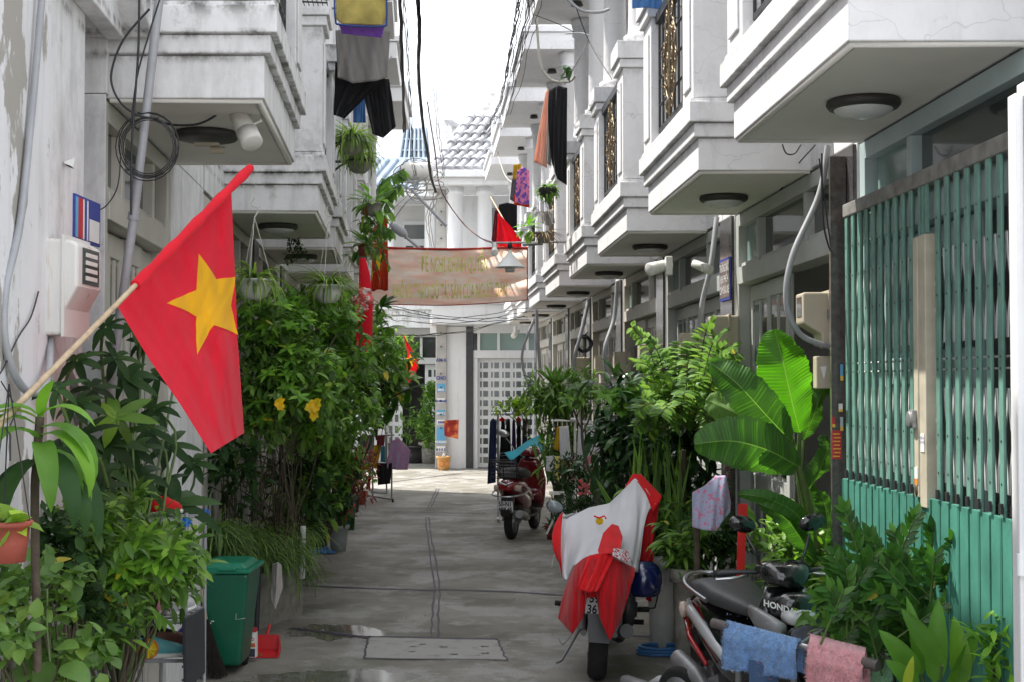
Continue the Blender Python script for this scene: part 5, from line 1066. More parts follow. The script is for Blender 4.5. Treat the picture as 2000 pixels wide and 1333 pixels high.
for s_ in (-1,1): wheel(T,0,.09,.03,'wheel',lx=Matrix.Translation((1.25+s_*.28,6.0,0)))
m=MB(); n=16
for i in range(n+1):
    m.tube([P(1590+8*i,1232+2.2*i,6.05),P(1575+9*i,1340+2*i,6.05)],.0016,4); 
for i in range(14): m.tube([P(1590-i*.8,1232+8*i,6.05),P(1722+2*i,1268+7*i,6.05)],.0016,4)
m.build('mesh_basket','steel_dull',T); 
m=curtain([(1545,1235,6.2),(1570,1222,6.2),(1600,1224,6.15),(1618,1230,6.15)],[(1550,1300,6.15),(1572,1305,6.15),(1600,1290,6.1),(1616,1262,6.1)],.01,5,1,16,12); m.build('seat_cloth','slate' if 'slate' in M else (cloth('slate',(.10,.105,.125),.05) and 'slate'),T,solid=.006)
def fluffy(n,c):
    m,t,b,o=newmat(n); cc=ramp(t,noise(t,40,4),.3,.7,tuple(x*.75 for x in c),tuple(min(1,x*1.15) for x in c)); t.links.new(cc,b.inputs[0]); b.inputs['Roughness'].default_value=.95; b.inputs['Sheen Weight'].default_value=.6; bump(t,b,noise(t,170,5),.9,.012); return m
fluffy('towel_blue',(.16,.34,.66)); fluffy('towel_pink',(.80,.36,.40)); fluffy('towel_green',(.30,.62,.35)); fluffy('towel_slate',(.09,.1,.14))
def towel(label,mt,k0,k1,L1,L2,seed,nfib=5200,w=.03):
    T=thing('towel',label,'towel',a_.lerp(b_,(k0+k1)/2),'fluffy towels on the stroller handle'); m=MB(); sd=(b_-a_).normalized(); nn=V((-sd.y,sd.x,0)).normalized()
    if nn.y>0: nn=-nn
    def fn(a,b):
        p=a_.lerp(b_,k0+(k1-k0)*a); r=w
        l=L1+L2; s=b*l; wv=.010*wave(a*8+seed)+.006*wave(a*17+b*6+seed)
        LL=L1*(1-.16*a)+.012*wave(a*4+seed)
        if s<L2: q=nn*(-r)+V((0,0,-(L2-s)))+V((0,0,0))
        elif s<L2+.001: q=V((0,0,r))
        else: q=nn*(r+wv*(s-L2)*9)+V((0,0,-(s-L2)/(L1)*LL)); 
        top=max(0,1-abs(s-L2)/.035); q=q+V((0,0,r*math.sqrt(max(0,1-(1-top)**2))))
        if abs(s-L2)<.035: q=V((q.x*(1-top),q.y*(1-top),q.z))
        return p+q+nn*wv*.3
    m.grid(fn,34,34); 
    for i in range(nfib):
        a,b=rnd.random(),rnd.random(); 
        if rnd.random()<.3: 
            if rnd.random()<.5: a=rnd.choice((0,1))
            else: b=1
        p=fn(a,b); d=(nn*1.2+rdir()+V((0,0,-.3))).normalized()*rnd.uniform(.007,.017)
        s_=rdir()*.0022; m.add([p-s_,p+s_,p+d],[(0,1,2)],0)
    m.build('cloth',mt,T,solid=0)
towel('fluffy sky blue towel folded over the stroller handle','towel_blue',.10,.56,.165,.12,1)
towel('fluffy pink towel folded over the stroller handle','towel_pink',.62,.94,.26,.16,4)
garment('towel','pale green towel over the stroller rim behind the pink one','towel_green',[(1650,1235,6.15),(1690,1245,6.15),(1725,1262,6.1),(1742,1280,6.05)],[(1652,1262,6.1),(1680,1345,6.1),(1715,1345,6.0),(1742,1330,6.0)],cat='towel',fold=.012,solid=.006)
garment('bib','dark blue printed bib hanging under the sky blue towel','navy_bib' if 'navy_bib' in M else (cloth('navy_bib',(.05,.09,.18),.05,.1,(.3,.12,.2),30,(.6,.64)) and 'navy_bib'),[(1462,1288,5.95),(1520,1300,5.9)],[(1464,1345,5.95),(1520,1345,5.9)],fold=.01,cat='bib')
# floral shorts, red post etc.
garment('shorts','lilac floral shorts hung on a dark post behind the black scooter','floral',[(1352,962,8.6),(1375,950,8.6),(1398,930,8.6),(1418,929,8.55),(1428,985,8.6)],[(1352,1030,8.55),(1375,1036,8.5),(1398,1038,8.5),(1412,1018,8.5),(1426,1000,8.6)],cat='shorts',fold=.03,freq=9,seed=3)
cable('post',[P(1360,960,8.75),P(1362,1150,8.75),P(1362,1190,8.75)],.02,'dark wooden post carrying the floral shorts','bark',cat='post',n=2)
T=thing('red_post','bright red flat post standing behind the black scooter','post',P(1446,1160,7.9)); m=MB(); m.prism([P(1443,985,7.9),P(1460,985,7.9),P(1452,1165,7.9),P(1438,1165,7.9)],(0,0,0),(0,.02,0)); m.build('post','flag_red' if 0 else 'red_paint' if 'red_paint' in M else (mat('red_paint',(.70,.015,.012),.4,.08,6) and 'red_paint'),T)
# ---------------- left foreground: bin, dustpan, carton, broom, rack with shoes and toys
mat('bin_green',(.006,.12,.065),.38,.12,5); mat('bin_lid',(.008,.19,.11),.35,.1,5); mat('pan_red',(.55,.02,.025),.4,.1,8)
g1=V((P(443,1300,9.2).x,9.02,0)); T=thing('trash_bin','dark green lidded rubbish bin on the left with torn stickers','trash bin',tuple(g1)); x,y=g1.x,g1.y+.22
m=MB(); zt=.66; bx=.115; tx=.175
m.hexa([(x-bx,y-.17,.05),(x+bx,y-.17,.05),(x+bx,y+.17,.05),(x-bx,y+.17,.05),(x-tx,y-.23,zt),(x+tx,y-.23,zt),(x+tx,y+.23,zt),(x-tx,y+.23,zt)]); m.build('bin_body','bin_green',T,bevel=.025)
m=MB(); m.box((x-tx-.02,y-.25,zt),(x+tx+.02,y+.25,zt+.03)); m.hexa([(x-tx+.01,y-.22,zt+.03),(x+tx-.01,y-.22,zt+.03),(x+tx-.01,y+.22,zt+.03),(x-tx+.01,y+.22,zt+.03),(x-tx+.05,y-.18,zt+.065),(x+tx-.05,y-.18,zt+.065),(x+tx-.05,y+.18,zt+.065),(x-tx+.05,y+.18,zt+.065)])
m.box((x-.02,y-.27,zt+.02),(x+.10,y-.245,zt+.045)); LD=m.build('lid','bin_lid',T,bevel=.010)
m=MB(); 
for s_ in (-1,1): m.lathe([(.05,-.02),(.055,0),(.05,.02)],n=20,mx=Matrix.Translation((x+s_*.08,y+.15,.055))@Matrix.Rotation(PI/2,4,'Y'))
m.build('wheel','rubber',T)
for k in range(3):
    m=MB(); q=P(404+k*9,1185+k*14,9.3); 
    for j in range(7): p=V((q.x+rnd.uniform(-.03,.03),y-.205-.0,q.z+rnd.uniform(-.04,.04))); m.box((p.x,p.y,p.z),(p.x+rnd.uniform(.006,.02),p.y+.01,p.z+rnd.uniform(.006,.015)))
    m.build('sticker',('ink_white','ink_red','ink_white')[k],T)
m=MB(); m.tube([V((x+.10,y-.212,.52)),V((x+.09,y-.2,.36)),V((x+.15,y-.2,.37))],.002,4); m.build('scratch','ink_white',T)
g2=G(515,1283); T=thing('dustpan','red plastic dustpan lying beside the green bin','dustpan',tuple(g2)); x,y=g2.x,g2.y
m=MB(); m.hexa([(x-.13,y,.004),(x+.105,y,.004),(x+.085,y+.24,.01),(x-.11,y+.24,.01),(x-.13,y,.008),(x+.105,y,.008),(x+.085,y+.24,.02),(x-.11,y+.24,.02)]); m.hexa([(x-.11,y+.22,.02),(x+.085,y+.22,.02),(x+.085,y+.24,.02),(x-.11,y+.24,.02),(x-.11,y+.23,.12),(x+.07,y+.23,.12),(x+.07,y+.245,.12),(x-.11,y+.245,.12)])
m.prism([(x+.105,y,.008),(x+.086,y+.24,.02),(x+.072,y+.24,.12),(x+.10,y+.10,.07)],(0,0,0),(.008,0,0)); m.prism([(x-.13,y,.008),(x-.112,y+.24,.02),(x-.11,y+.24,.12),(x-.128,y+.10,.07)],(-.008,0,0),(0,0,0)); m.tube([V((x-.02,y+.24,.07)),V((x-.02,y+.40,.16))],.012,8); m.build('pan','pan_red',T)
m=MB()
for i in range(50): p=V((x-.08+rnd.gauss(0,.04),y+.06+rnd.gauss(0,.02),.012)); m.box(tuple(p),tuple(p+V((rnd.uniform(.004,.014),rnd.uniform(.004,.01),rnd.uniform(.002,.008)))))
m.build('sweepings','debris' if 'debris' in M else (mat('debris',(.28,.20,.05),.8,.6,60) and 'debris'),T)
T=thing('carton','white carton with red cap and printed label standing in the dustpan','carton',P(490,1272,9.45)); c=P(490,1270,9.5); m=MB(); m.box((c.x-.042,c.y-.03,.03),(c.x+.042,c.y+.03,.20)); m.build('box','ink_white',T,bevel=.003); m=MB(); m.box((c.x-.040,c.y-.028,.201),(c.x+.040,c.y+.028,.225)); m.build('cap','ink_red',T)
m=MB(); m.lathe([(.030,0),(.030,.002)],n=20,mx=Matrix.Translation((c.x,c.y-.031,.155))@Matrix.Rotation(PI/2,4,'X'),sy=.5); L1=m.build('label_oval','ink_red',T); text_mb('KOSA',.022,lambda a,b_,c_:V((c.x+a,c.y-.0345,.148+b_)),bold=.0005).build('lettering','ink_white',L1)
m=MB(); m.box((c.x-.036,c.y-.033,.10),(c.x+.034,c.y-.031,.128)); L1=m.build('label_band','sign_orange',T); text_mb('CỦ-HA',.024,lambda a,b_,c_:V((c.x+a,c.y-.0345,.105+b_)),bold=.0005).build('lettering','ink_red',L1)
m=MB(); m.box((c.x-.036,c.y-.033,.035),(c.x+.034,c.y-.031,.09)); m.build('label_picture','ink_dark',T)
T=thing('broom','dark bristle broom head standing left of the green bin','broom',G(415,1310)); m=MB(); top=P(402,1210,9.0)
for i in range(260):
    a=rnd.uniform(0,1); e=V((P(385+62*a,1305,9).x,8.95+rnd.uniform(-.05,.05),.005+rnd.uniform(0,.02))); m.tube([top+V((rnd.uniform(-.02,.02),0,0)),top.lerp(e,.5)+V((rnd.uniform(-.008,.008),0,0)),e],.0018,3)
m.build('bristles','bristle' if 'bristle' in M else (mat('bristle',(.022,.016,.012),.8,.4,30) and 'bristle'),T); m=MB(); m.tube([top,top+V((-.12,.05,.7))],.012,8); m.build('handle','bamboo',T)
# rack
T=thing('shoe_rack','low shoe rack of thin grey tubes with blue plastic joints at the lower left','shoe rack',P(330,1333,6.8)*1)
xs=(-1.74,P(381,1300,6.7).x); ys=(6.5,6.9); m=MB(); zz=(.2,.60,.78,1.02,1.25)
for X in xs:
    for Y in ys: m.tube([V((X,Y,0)),V((X,Y,1.29))],.009,8)
for z in zz:
    for Y in ys: m.tube([V((xs[0],Y,z)),V((xs[1],Y,z))],.008,8)
    for k in range(6): yy=ys[0]+(ys[1]-ys[0])*k/5; m.tube([V((xs[0],yy,z+.006)),V((xs[1],yy,z+.006))],.005,6)
m.build('frame','pipe_grey',T); mat('joint_blue',(.02,.16,.55),.35,.08,6); m=MB()
for X in xs:
    for Y in ys:
        for z in zz[3:]: m.tube([V((X,Y,z-.022)),V((X,Y,z+.022))],.016,10); m.tube([V((X-.02,Y,z)),V((X+.02,Y,z))],.014,8)
m.build('joint','joint_blue',T)
m=MB(); m.box((xs[0]+.02,ys[0]-.03,.17),(xs[1]+.02,ys[0]-.015,.62)) if 0 else None
T=thing('toy_crate','black plastic crate side leaning at the right end of the shoe rack','crate',P(385,1300,7.9)); m=MB(); m.prism([P(355,1208,6.3),P(392,1188,6.75),P(393,1315,6.75),P(359,1350,6.3)],(0,0,0),(.02,0,0)); 
for k in range(5): m.tube([P(357,1225+k*26,6.29),P(393,1206+k*24,6.75)],.006,5)
m.build('panel','crate_dark' if 'crate_dark' in M else (mat('crate_dark',(.025,.028,.035),.5,.2,10) and 'crate_dark'),T,bevel=.006)
def shoe(c,yaw,mts,label,L_=.26,group='shoes on and below the rack'):
    T=thing('shoe',label,'shoe',tuple(c),group); lx=Matrix.Translation(V(c))@Matrix.Rotation(yaw,4,'Z')
    m=MB(); m.loft([(-.5*L_,0,.012,.028,.012),(-.3*L_,0,.012,.036,.013),(.1*L_,0,.012,.04,.013),(.38*L_,0,.014,.04,.013),(.5*L_,0,.018,.015,.01)],14,mx=lx,e=3); m.build('sole',mts[1],T)
    m=MB(); m.loft([(-.49*L_,0,.05,.024,.045),(-.38*L_,0,.055,.032,.055),(-.15*L_,0,.052,.034,.05),(.05*L_,0,.045,.036,.036),(.3*L_,0,.036,.038,.026),(.47*L_,0,.026,.02,.014)],16,mx=lx,e=2.4); m.build('upper',mts[0],T)
    m=MB(); m.loft([(-.42*L_,0,.095,.018,.012),(-.3*L_,0,.102,.024,.008),(-.14*L_,0,.094,.022,.008)],12,mx=lx); m.build('opening','black_cloth',T)
mat('shoe_teal',(.10,.38,.42),.5,.1,6); mat('shoe_green',(.04,.42,.10),.5,.1,6)
mat('toy_yellow',(.72,.55,.02),.35,.08,6); mat('toy_orange',(.75,.22,.02),.35,.08,6); mat('toy_blue',(.06,.08,.42),.4,.08,6)
zb=lambda z:z
shoe((P(312,1300,6.5).x,6.53,.612),.2,('shoe_teal','ink_white'),'teal and white running shoe lowest on the left rack'); shoe((-1.66,6.76,.612),-.2,('black_cloth','shoe_green'),'black shoe with a bright green sole at the back of the left rack')
shoe((P(345,1320,6.7).x,6.72,.612),.6,('brown_leather' if 'brown_leather' in M else (mat('brown_leather',(.20,.08,.05),.5,.2,12) and 'brown_leather'),'rubber'),'brown leather shoe behind the teal one')
shoe((P(310,1200,6.6).x,6.6,.80),1.1,('pink','ink_white'),'pink and white child shoe on the middle shelf',.2); shoe((P(350,1180,6.6).x,6.65,.80),1.4,('white_cloth','ink_white'),'white shoe on the middle shelf',.24); shoe((P(325,1020,6.7).x,6.7,1.26),1.2,('red_jacket','ink_white'),'red shoe on the upper shelf',.22)
def toywheel(c,r,mt,label,yaw=.5):
    T=thing('toy',label,'toy',tuple(c),'toys in the shoe rack'); q=Matrix.Translation(V(c))@Matrix.Rotation(yaw,4,'Z')@Matrix.Rotation(PI/2,4,'X'); m=MB(); m.lathe([(r*.8,-.03),(r,-.02),(r,.02),(r*.8,.03)],n=26,mx=q); m.build('tyre','toy_orange',T)
    m=MB(); m.lathe([(r*.3,.036),(r*.78,.031),(r*.8,.034),(r*.2,.045)],n=26,mx=q)
    for i in range(8): a=2*PI*i/8; m.tube([q@V((0,0,.046)),q@V((r*.8*cos(a),r*.8*sin(a),.038))],.005,5)
    m.build('hub',mt,T)
toywheel(V((-1.70,6.5,.66)),.048,'toy_yellow','toy wheel with yellow spoked hub among the left leaves',.25)
T=thing('toy_bucket','orange toy bucket glimpsed through the leaves on the rack','toy',(-1.66,6.6,1.036),'toys in the shoe rack'); m=MB(); pot(m,(-1.66,6.6,1.036),.06,.10,rim=.006); m.build('bucket','toy_orange',T)
T=thing('toy_ball','blue toy ball behind the leaves at the lower left','toy',(-1.6,6.82,.66),'toys in the shoe rack'); m=MB(); c=V((-1.6,6.82,.66)); m.lathe([(  .045*sin(PI*i/12)+.0005,-.045*cos(PI*i/12)) for i in range(13)],tuple(c),20); m.build('ball','toy_blue',T)
# white rag, pvc post
garment('rag','pale grey rag hung over the rim of the spider plant trough','grey_pale',[(532,1102,9.9),(542,1098,9.8),(550,1105,9.9)],[(530,1170,9.75),(538,1192,9.7),(552,1150,9.8)],cat='rag',fold=.02)
cable('pvc_post',[P(592,1028,11.2),P(590,1130,11.2)],.025,'short white plastic post at the edge of the left planting','white_paint',cat='post',n=2)
cable('pvc_post',[P(506,1095,9.8),P(502,1210,9.8),P(500,1240,9.8)],.02,'dark plastic post behind the green bin','crate_dark',cat='post',n=2)
T=thing('tray','blue plastic bag crumpled on the ground by the white pot','plastic bag',G(635,1080)); m=MB(); c=G(632,1080)
m.grid(lambda a,b:c+V(((a-.5)*.30,(b-.5)*.16,.012+.05*sin(a*PI)*sin(b*PI)*(1+.6*wave(a*14+b*9)))),26,16); m.build('bag','hose_blue',T)
# ---------------- drying rack left, rack right, octopus hanger
def rackposts(T,pts,r=.014,mt='steel_dull'):
    m=MB()
    for a,b_ in pts: m.tube([a,b_],r,8)
    m.build('frame',mt,T)
Y=22.3
T=thing('clothes_rack','wheeled metal clothes rack at the end of the left plants','clothes rack',G(760,978))
rackposts(T,[(P(728,975,Y),P(728,845,Y)),(P(765,975,Y),P(765,845,Y)),(P(755,965,Y+.7),P(755,845,Y+.7)),(P(715,968,Y+.5),P(768,976,Y)),(P(725,962,Y+.8),P(756,964,Y+.7)),(P(715,852,Y),P(770,850,Y))])
m=MB(); 
for u in (727,768): m.lathe([(.03,-.012),(.03,.012)],n=14,mx=Matrix.Translation(G(u,981)+V((0,0,.03)))@Matrix.Rotation(PI/2,4,'Y'))
m.build('castor','rubber',T)
KG='clothes on the left rack'
for i,(lb_,mt,Tt,Bb) in enumerate((('grey-brown shirt at the left end of the left clothes rack','grey_cloth',[(703,852),(716,846)],[(700,905),(722,915)]),('mustard yellow shirt on the left clothes rack','mustard',[(730,870),(746,868)],[(722,912),(736,916)]),('teal child top on the left clothes rack','teal_cloth',[(744,872),(752,872)],[(743,902),(752,904)]),('lilac printed dress at the right end of the left clothes rack','lilac_print',[(765,862),(778,855),(802,880)],[(752,915),(775,918),(796,918)]),('grey shorts hung before the lilac dress','grey_pale',[(757,866),(770,862),(784,868)],[(760,893),(772,898),(784,888)]),('brown top on the left clothes rack','grey_cloth',[(714,850),(732,850)],[(712,905),(728,900)]),('pink and maroon top on the left clothes rack','maroon',[(736,852),(752,850)],[(736,870),(750,872)]),('black trousers hanging low on the left clothes rack','black_cloth',[(736,905),(766,905)],[(738,948),(762,945)]))):
    yy=Y-.1-.04*(i%4); garment('garment',lb_,mt,[(q[0],q[1],yy) for q in Tt],[(q[0],q[1],yy) for q in Bb],group=KG,seed=i,nu=14,nv=14)
Y=19
T=thing('clothes_rack','metal clothes rail full of dark clothes behind the red scooter','clothes rack',P(990,1018,Y)); rackposts(T,[(P(960,808,Y),P(1032,808,Y)),(P(973,808,Y),P(973,1015,Y)),(P(1028,808,Y),P(1028,1015,Y)),(P(973,1012,Y-.25),P(973,1012,Y+.25))],.016,'steel')
for i,(lb_,mt,a,b_) in enumerate((('navy trousers nearest the lattice door on the dark rail','navy',(954,972),(952,968,946)),('black top with red collar on the dark rail','black_cloth',(976,988),(974,990,930)),('black dress in the middle of the dark rail','black_cloth',(986,998),(984,1000,935)),('dark purple dress on the dark rail','dark_purple',(998,1008),(998,1010,930)),('black jacket right of the purple dress on the dark rail','black_cloth',(1007,1018),(1008,1020,925)),('navy shirt at the right end of the dark rail','navy',(1018,1030),(1018,1032,920)))):
    yy=Y-.05*(i%3); garment('garment',lb_,mt,[(a[0]+3,824,yy),((a[0]+a[1])/2,817,yy),(a[1]-2,824,yy)],[(b_[0],b_[2],yy),(b_[1],b_[2]-3,yy)],group='clothes on the dark rail',seed=i*2,nu=14,nv=16,fold=.05)
m=MB(); m.tube([P(977,822,Y-.1),P(981,817,Y-.12),P(985,822,Y-.1)],.02,6); m.tube([P(1009,822,Y-.1),P(1013,816,Y-.12),P(1017,822,Y-.1)],.02,6); tag(m.build('collar_cloths','red_jacket',None,origin=P(980,820,Y)),'red collars peeping from the dark clothes rail','fabric')
Y=14.6
T=thing('drying_hanger','white plastic peg hanger stand with baby clothes on the right','drying hanger',P(1122,960,Y)); m=MB(); m.tube([P(1123,820,Y),P(1123,960,Y)],.014,8); m.tube([P(1076,822,Y),P(1170,824,Y)],.009,6); m.tube([P(1085,820,Y+.15),P(1160,828,Y-.15)],.009,6)
m.tube([P(1123,820,Y),P(1121,808,Y),P(1124,802,Y),P(1120,798,Y)],.008,6); m.tube([P(1066,893,Y),P(1168,893,Y)],.009,6); m.lathe([(.05,-.02),(.05,.02)],tuple(P(1123,820,Y)),12)
for u in range(1080,1170,9): m.tube([P(u,823,Y),P(u,832,Y)],.005,5)
for d in ((-.3,0),(.3,.0),(0,-.3)): m.tube([P(1123,930,Y),P(1123,960,Y)+V((d[0],d[1],-.45))],.012,6)
m.build('frame','white_plastic',T)
for i,(lb_,mt,Tt,Bb) in enumerate((('yellow baby shirt on the white peg hanger','mustard',[(1088,834),(1100,832)],[(1081,877),(1098,885)]),('white baby dress with pink sleeves on the white peg hanger','white_cloth',[(1092,834),(1110,832)],[(1094,898),(1116,902)]),('translucent white cloth on the right of the peg hanger','white_bright',[(1130,832),(1140,830)],[(1127,890),(1146,892)]),('second white cloth at the right end of the peg hanger','white_bright',[(1146,832),(1158,830)],[(1143,880),(1172,885)]),('white baby vest on the lower bar','white_cloth',[(1068,892),(1082,890)],[(1066,920),(1084,924)]),('pale yellow trousers on the lower bar','yellow_soft',[(1083,892),(1093,892)],[(1080,938),(1092,942)]),('ochre cloth on the lower bar','mustard',[(1095,898),(1108,898)],[(1098,912),(1110,914)]),('pink striped trousers on the lower bar','pink',[(1112,893),(1122,893)],[(1112,940),(1124,935)]),('white shirt in the middle of the lower bar','white_cloth',[(1122,893),(1138,890)],[(1124,922),(1138,925)]),('pink blouse at the right end of the lower bar','pink',[(1140,892),(1160,890)],[(1142,920),(1158,918)]))):
    yy=Y-.06-.05*(i%3); garment('garment',lb_,mt,[(q[0],q[1],yy) for q in Tt],[(q[0],q[1],yy) for q in Bb],group='baby clothes on the peg hanger',seed=i+3,nu=14,nv=14,fold=.02)
T=thing('side_table','small white folding table under the baby clothes','table',P(1095,1010,Y)); c=P(1092,962,Y-.2); m=MB(); m.box((c.x-.10,c.y-.15,c.z-.015),(c.x+.12,c.y+.15,c.z)); m.build('tabletop','white_plastic',T); m=MB()
for a,b_ in ((-.08,.1),(.1,-.08)): m.tube([c+V((a,-.1,-.02)),V((c.x+b_,c.y-.1,0))],.010,6)
m.build('leg','white_plastic',T)
# ---------------- laundry on the balconies
LGp='laundry hung from the left balcony'
Y=11.2
garment('mat','yellowish bath mat with blue edge pegged high on the left','mat_yellow',[(656,-20,Y-.3),(752,-22,Y-.3)],[(657,38,Y-.3),(668,47,Y-.3),(745,50,Y-.3),(753,38,Y-.3)],cat='mat',group=LGp,fold=.01,solid=.014)
cable('mat_binding',[P(654,-20,Y-.32),P(655,38,Y-.32),P(668,49,Y-.32),P(745,52,Y-.32),P(755,38,Y-.32),P(754,-20,Y-.32)],.008,'dark blue binding round the yellowish bath mat','mat_edge',cat='binding',n=5)
garment('mat','purple bath mat behind the yellowish one','purple',[(662,48,Y-.2),(752,50,Y-.2)],[(668,66,Y-.2),(745,74,Y-.2)],cat='mat',group=LGp,fold=.01,solid=.012)
garment('sweatshirt','large grey sweatshirt hanging from the left balcony','grey_cloth',[(655,60,Y),(700,55,Y),(762,60,Y)],[(660,152,Y-.05),(690,163,Y-.1),(735,158,Y-.1),(757,152,Y)],group=LGp,fold=.05,solid=.006,seed=2,cat='sweatshirt')
garment('trousers','black trousers hanging below the grey sweatshirt','black_cloth',[(655,120,Y+.1),(700,155,Y+.1),(756,150,Y+.1)],[(652,225,Y+.1),(662,228,Y+.1),(672,232,Y+.1)],group=LGp,fold=.05,solid=.006,cat='trousers')
garment('trousers','charcoal trousers leg hanging right beside the spider plant','black_cloth',[(702,150,Y+.15),(760,155,Y+.15)],[(728,262,Y+.15),(748,270,Y+.15),(773,248,Y+.15)],group=LGp,fold=.05,solid=.006,cat='trousers',seed=5)
garment('shirt','blue shirt showing between the hanging trousers','blue_cloth',[(690,150,Y+.4),(712,150,Y+.4)],[(690,240,Y+.4),(714,240,Y+.4)],group=LGp,fold=.03,cat='shirt')
cable('laundry_bar',[P(640,18,Y+.1),P(775,-4,Y+.1)],.012,'metal laundry bar above the grey sweatshirt','steel_dull',cat='bar',n=1)
T=thing('hanging_rack','black wire hanger rack at the top left centre','rack',P(600,5,8.8)); m=MB()
for k in range(7): m.tube([P(580+k*9,-8,8.8),P(586+k*9,12,8.8)],.004,4)
m.tube([P(575,3,8.8),P(640,6,8.8)],.006,5); m.tube([P(578,-6,8.8),P(642,0,8.8)],.006,5); m.build('wire','iron',T)
RGp='laundry before the right columns'
Y=15.3
garment('dress','long peach dress with pink frills hanging before the right columns','peach',[(1066,178,Y),(1072,176,Y),(1076,180,Y)],[(1042,316,Y),(1055,322,Y),(1068,328,Y)],group=RGp,fold=.04,cat='dress',seed=2)
garment('dress','long black dress hanging beside the peach one','black_cloth',[(1072,176,Y-.2),(1090,168,Y-.2),(1108,172,Y-.2)],[(1078,318,Y-.2),(1088,350,Y-.2),(1107,362,Y-.2)],group=RGp,fold=.04,cat='dress',mid=[(1066,230,Y-.3),(1085,230,Y-.3),(1107,235,Y-.2)])
garment('cloth','pale grey-green cloth between the peach and black dresses','grey_pale',[(1070,220,Y-.1),(1078,216,Y-.1)],[(1066,318,Y-.1),(1076,325,Y-.1)],group=RGp,cat='fabric')
cable('clothes_hanger',[P(1106,66+0,14.6),P(1150,70,14.2),P(1128,120,14.6),P(1103,165,15)],.010,'metal rod with a hanger hook above the black dress','steel',cat='rod',n=3)
garment('shirt','yellow shirt in the bundle on the far right balcony','mustard',[(1003,322,18),(1018,320,18)],[(1001,350,18),(1014,352,18)],group=RGp,cat='shirt',nu=12,nv=12)
garment('shirt','pink and purple patterned shirt in the bundle','print_multi',[(1010,334,17.9),(1022,326,17.9),(1034,334,17.9)],[(1006,396,17.9),(1020,400,17.9),(1034,400,17.9)],group=RGp,cat='shirt',nu=18,nv=16)
garment('shirt','dark grey shirt left in the bundle','slate',[(1000,350,18.1),(1010,348,18.1)],[(996,390,18.1),(1006,396,18.1)],group=RGp,cat='shirt',nu=12,nv=12)
garment('shirt','orange shirt lowest in the bundle','flag_orange',[(1004,380,18),(1034,396,18)],[(1004,400,18),(1034,406,18)],group=RGp,cat='shirt',nu=12,nv=8)
garment('shirt','black shirt hanging above the slumped red flag','black_cloth',[(974,400,18.6),(990,396,18.6),(1010,400,18.6)],[(974,432,18.6),(990,446,18.6),(1010,452,18.6)],group=RGp,cat='shirt',nu=16,nv=14)
garment('shirt','maroon shirt left of the black one','maroon',[(966,412,18.7),(975,404,18.7)],[(960,470,18.7),(970,478,18.7)],group=RGp,cat='shirt',nu=12,nv=14)
garment('bag','bunched white plastic bags with orange print hanging by the ferns','white_bright',[(1046,385,16.4),(1058,382,16.4),(1070,388,16.4)],[(1050,412,16.3),(1062,416,16.3),(1072,410,16.3)],group=None,cat='bag',fold=.09,freq=14)
garment('bag','greyish plastic bag hanging under the white one','grey_pale',[(1055,412,16.4),(1080,410,16.4)],[(1058,436,16.3),(1072,442,16.3),(1084,436,16.3)],cat='bag',fold=.09,freq=14)
garment('cloth','blue mesh cloth poking in at the top between two right columns','blue_cloth',[(1234,-20,9.6),(1292,-20,9.6)],[(1235,17,9.6),(1264,15,9.6),(1293,19,9.6)],cat='fabric',fold=.02)
# end of the alley bits
T=thing('bucket','orange paint bucket with printed rings at the foot of the pole','bucket',G(867,918)); c=G(867,918); m=MB(); pot(m,(c.x,c.y,0),.15,.30,rim=.012,taper=.82); m.build('bucket','bucket_orange' if 'bucket_orange' in M else (mat('bucket_orange',(.72,.40,.14),.45,.1,5) and 'bucket_orange'),T)
m=MB(); 
for dx in (-.05,.06): 
    for i in range(1): m.tube([V((c.x+dx+.05*cos(t_*PI/8),c.y-.147,.15+.06*sin(t_*PI/8))) for t_ in range(17)],.010,5)
m.build('print','sign_orange',T); m=MB(); m.lathe([(.05,0),(.03,.05),(.01,.1)],(c.x,c.y,.28),10); m.build('contents','ink_white',T)
T=thing('picture','red and gold picture print leaning at the corner house wall','picture',P(882,855,30)); m=MB(); m.prism([P(867,822,30),P(896,820,30),P(895,858,29.9),P(868,852,30)],(0,0,0),(0,.02,0)); m.build('print','art_red' if 'art_red' in M else (cloth('art_red',(.30,.03,.02),.0,.4,(.55,.16,.05),5,(.5,.6)) and 'art_red'),T)
# ---------------- plants
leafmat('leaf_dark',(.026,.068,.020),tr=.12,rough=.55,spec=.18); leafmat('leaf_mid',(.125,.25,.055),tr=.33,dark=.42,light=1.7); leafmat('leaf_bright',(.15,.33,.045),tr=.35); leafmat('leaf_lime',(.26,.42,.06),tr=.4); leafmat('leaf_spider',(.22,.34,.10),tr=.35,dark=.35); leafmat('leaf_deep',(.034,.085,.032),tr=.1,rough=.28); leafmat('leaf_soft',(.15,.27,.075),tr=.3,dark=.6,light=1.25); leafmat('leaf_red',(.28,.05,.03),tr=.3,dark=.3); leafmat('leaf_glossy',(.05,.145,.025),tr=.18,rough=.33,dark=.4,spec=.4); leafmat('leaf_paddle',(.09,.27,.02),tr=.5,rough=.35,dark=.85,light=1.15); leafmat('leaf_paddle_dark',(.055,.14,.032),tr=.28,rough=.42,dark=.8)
leafmat('leaf_spider2',(.19,.31,.12),tr=.3,dark=.35); leafmat('petal',(.80,.55,.02),tr=.4,dark=.8,light=1.1); mat('pot_white',(.66,.66,.63),.6,.12,8,bmp=.1); mat('pot_stone',(.26,.25,.22),.85,.3,12,bmp=.4); mat('pot_grey',(.30,.33,.33),.6,.12,8); mat('pot_black',(.02,.02,.02),.5,.2,8)
mat('leaf_dry',(.24,.17,.09),.85,.35,20)
pc=[0]
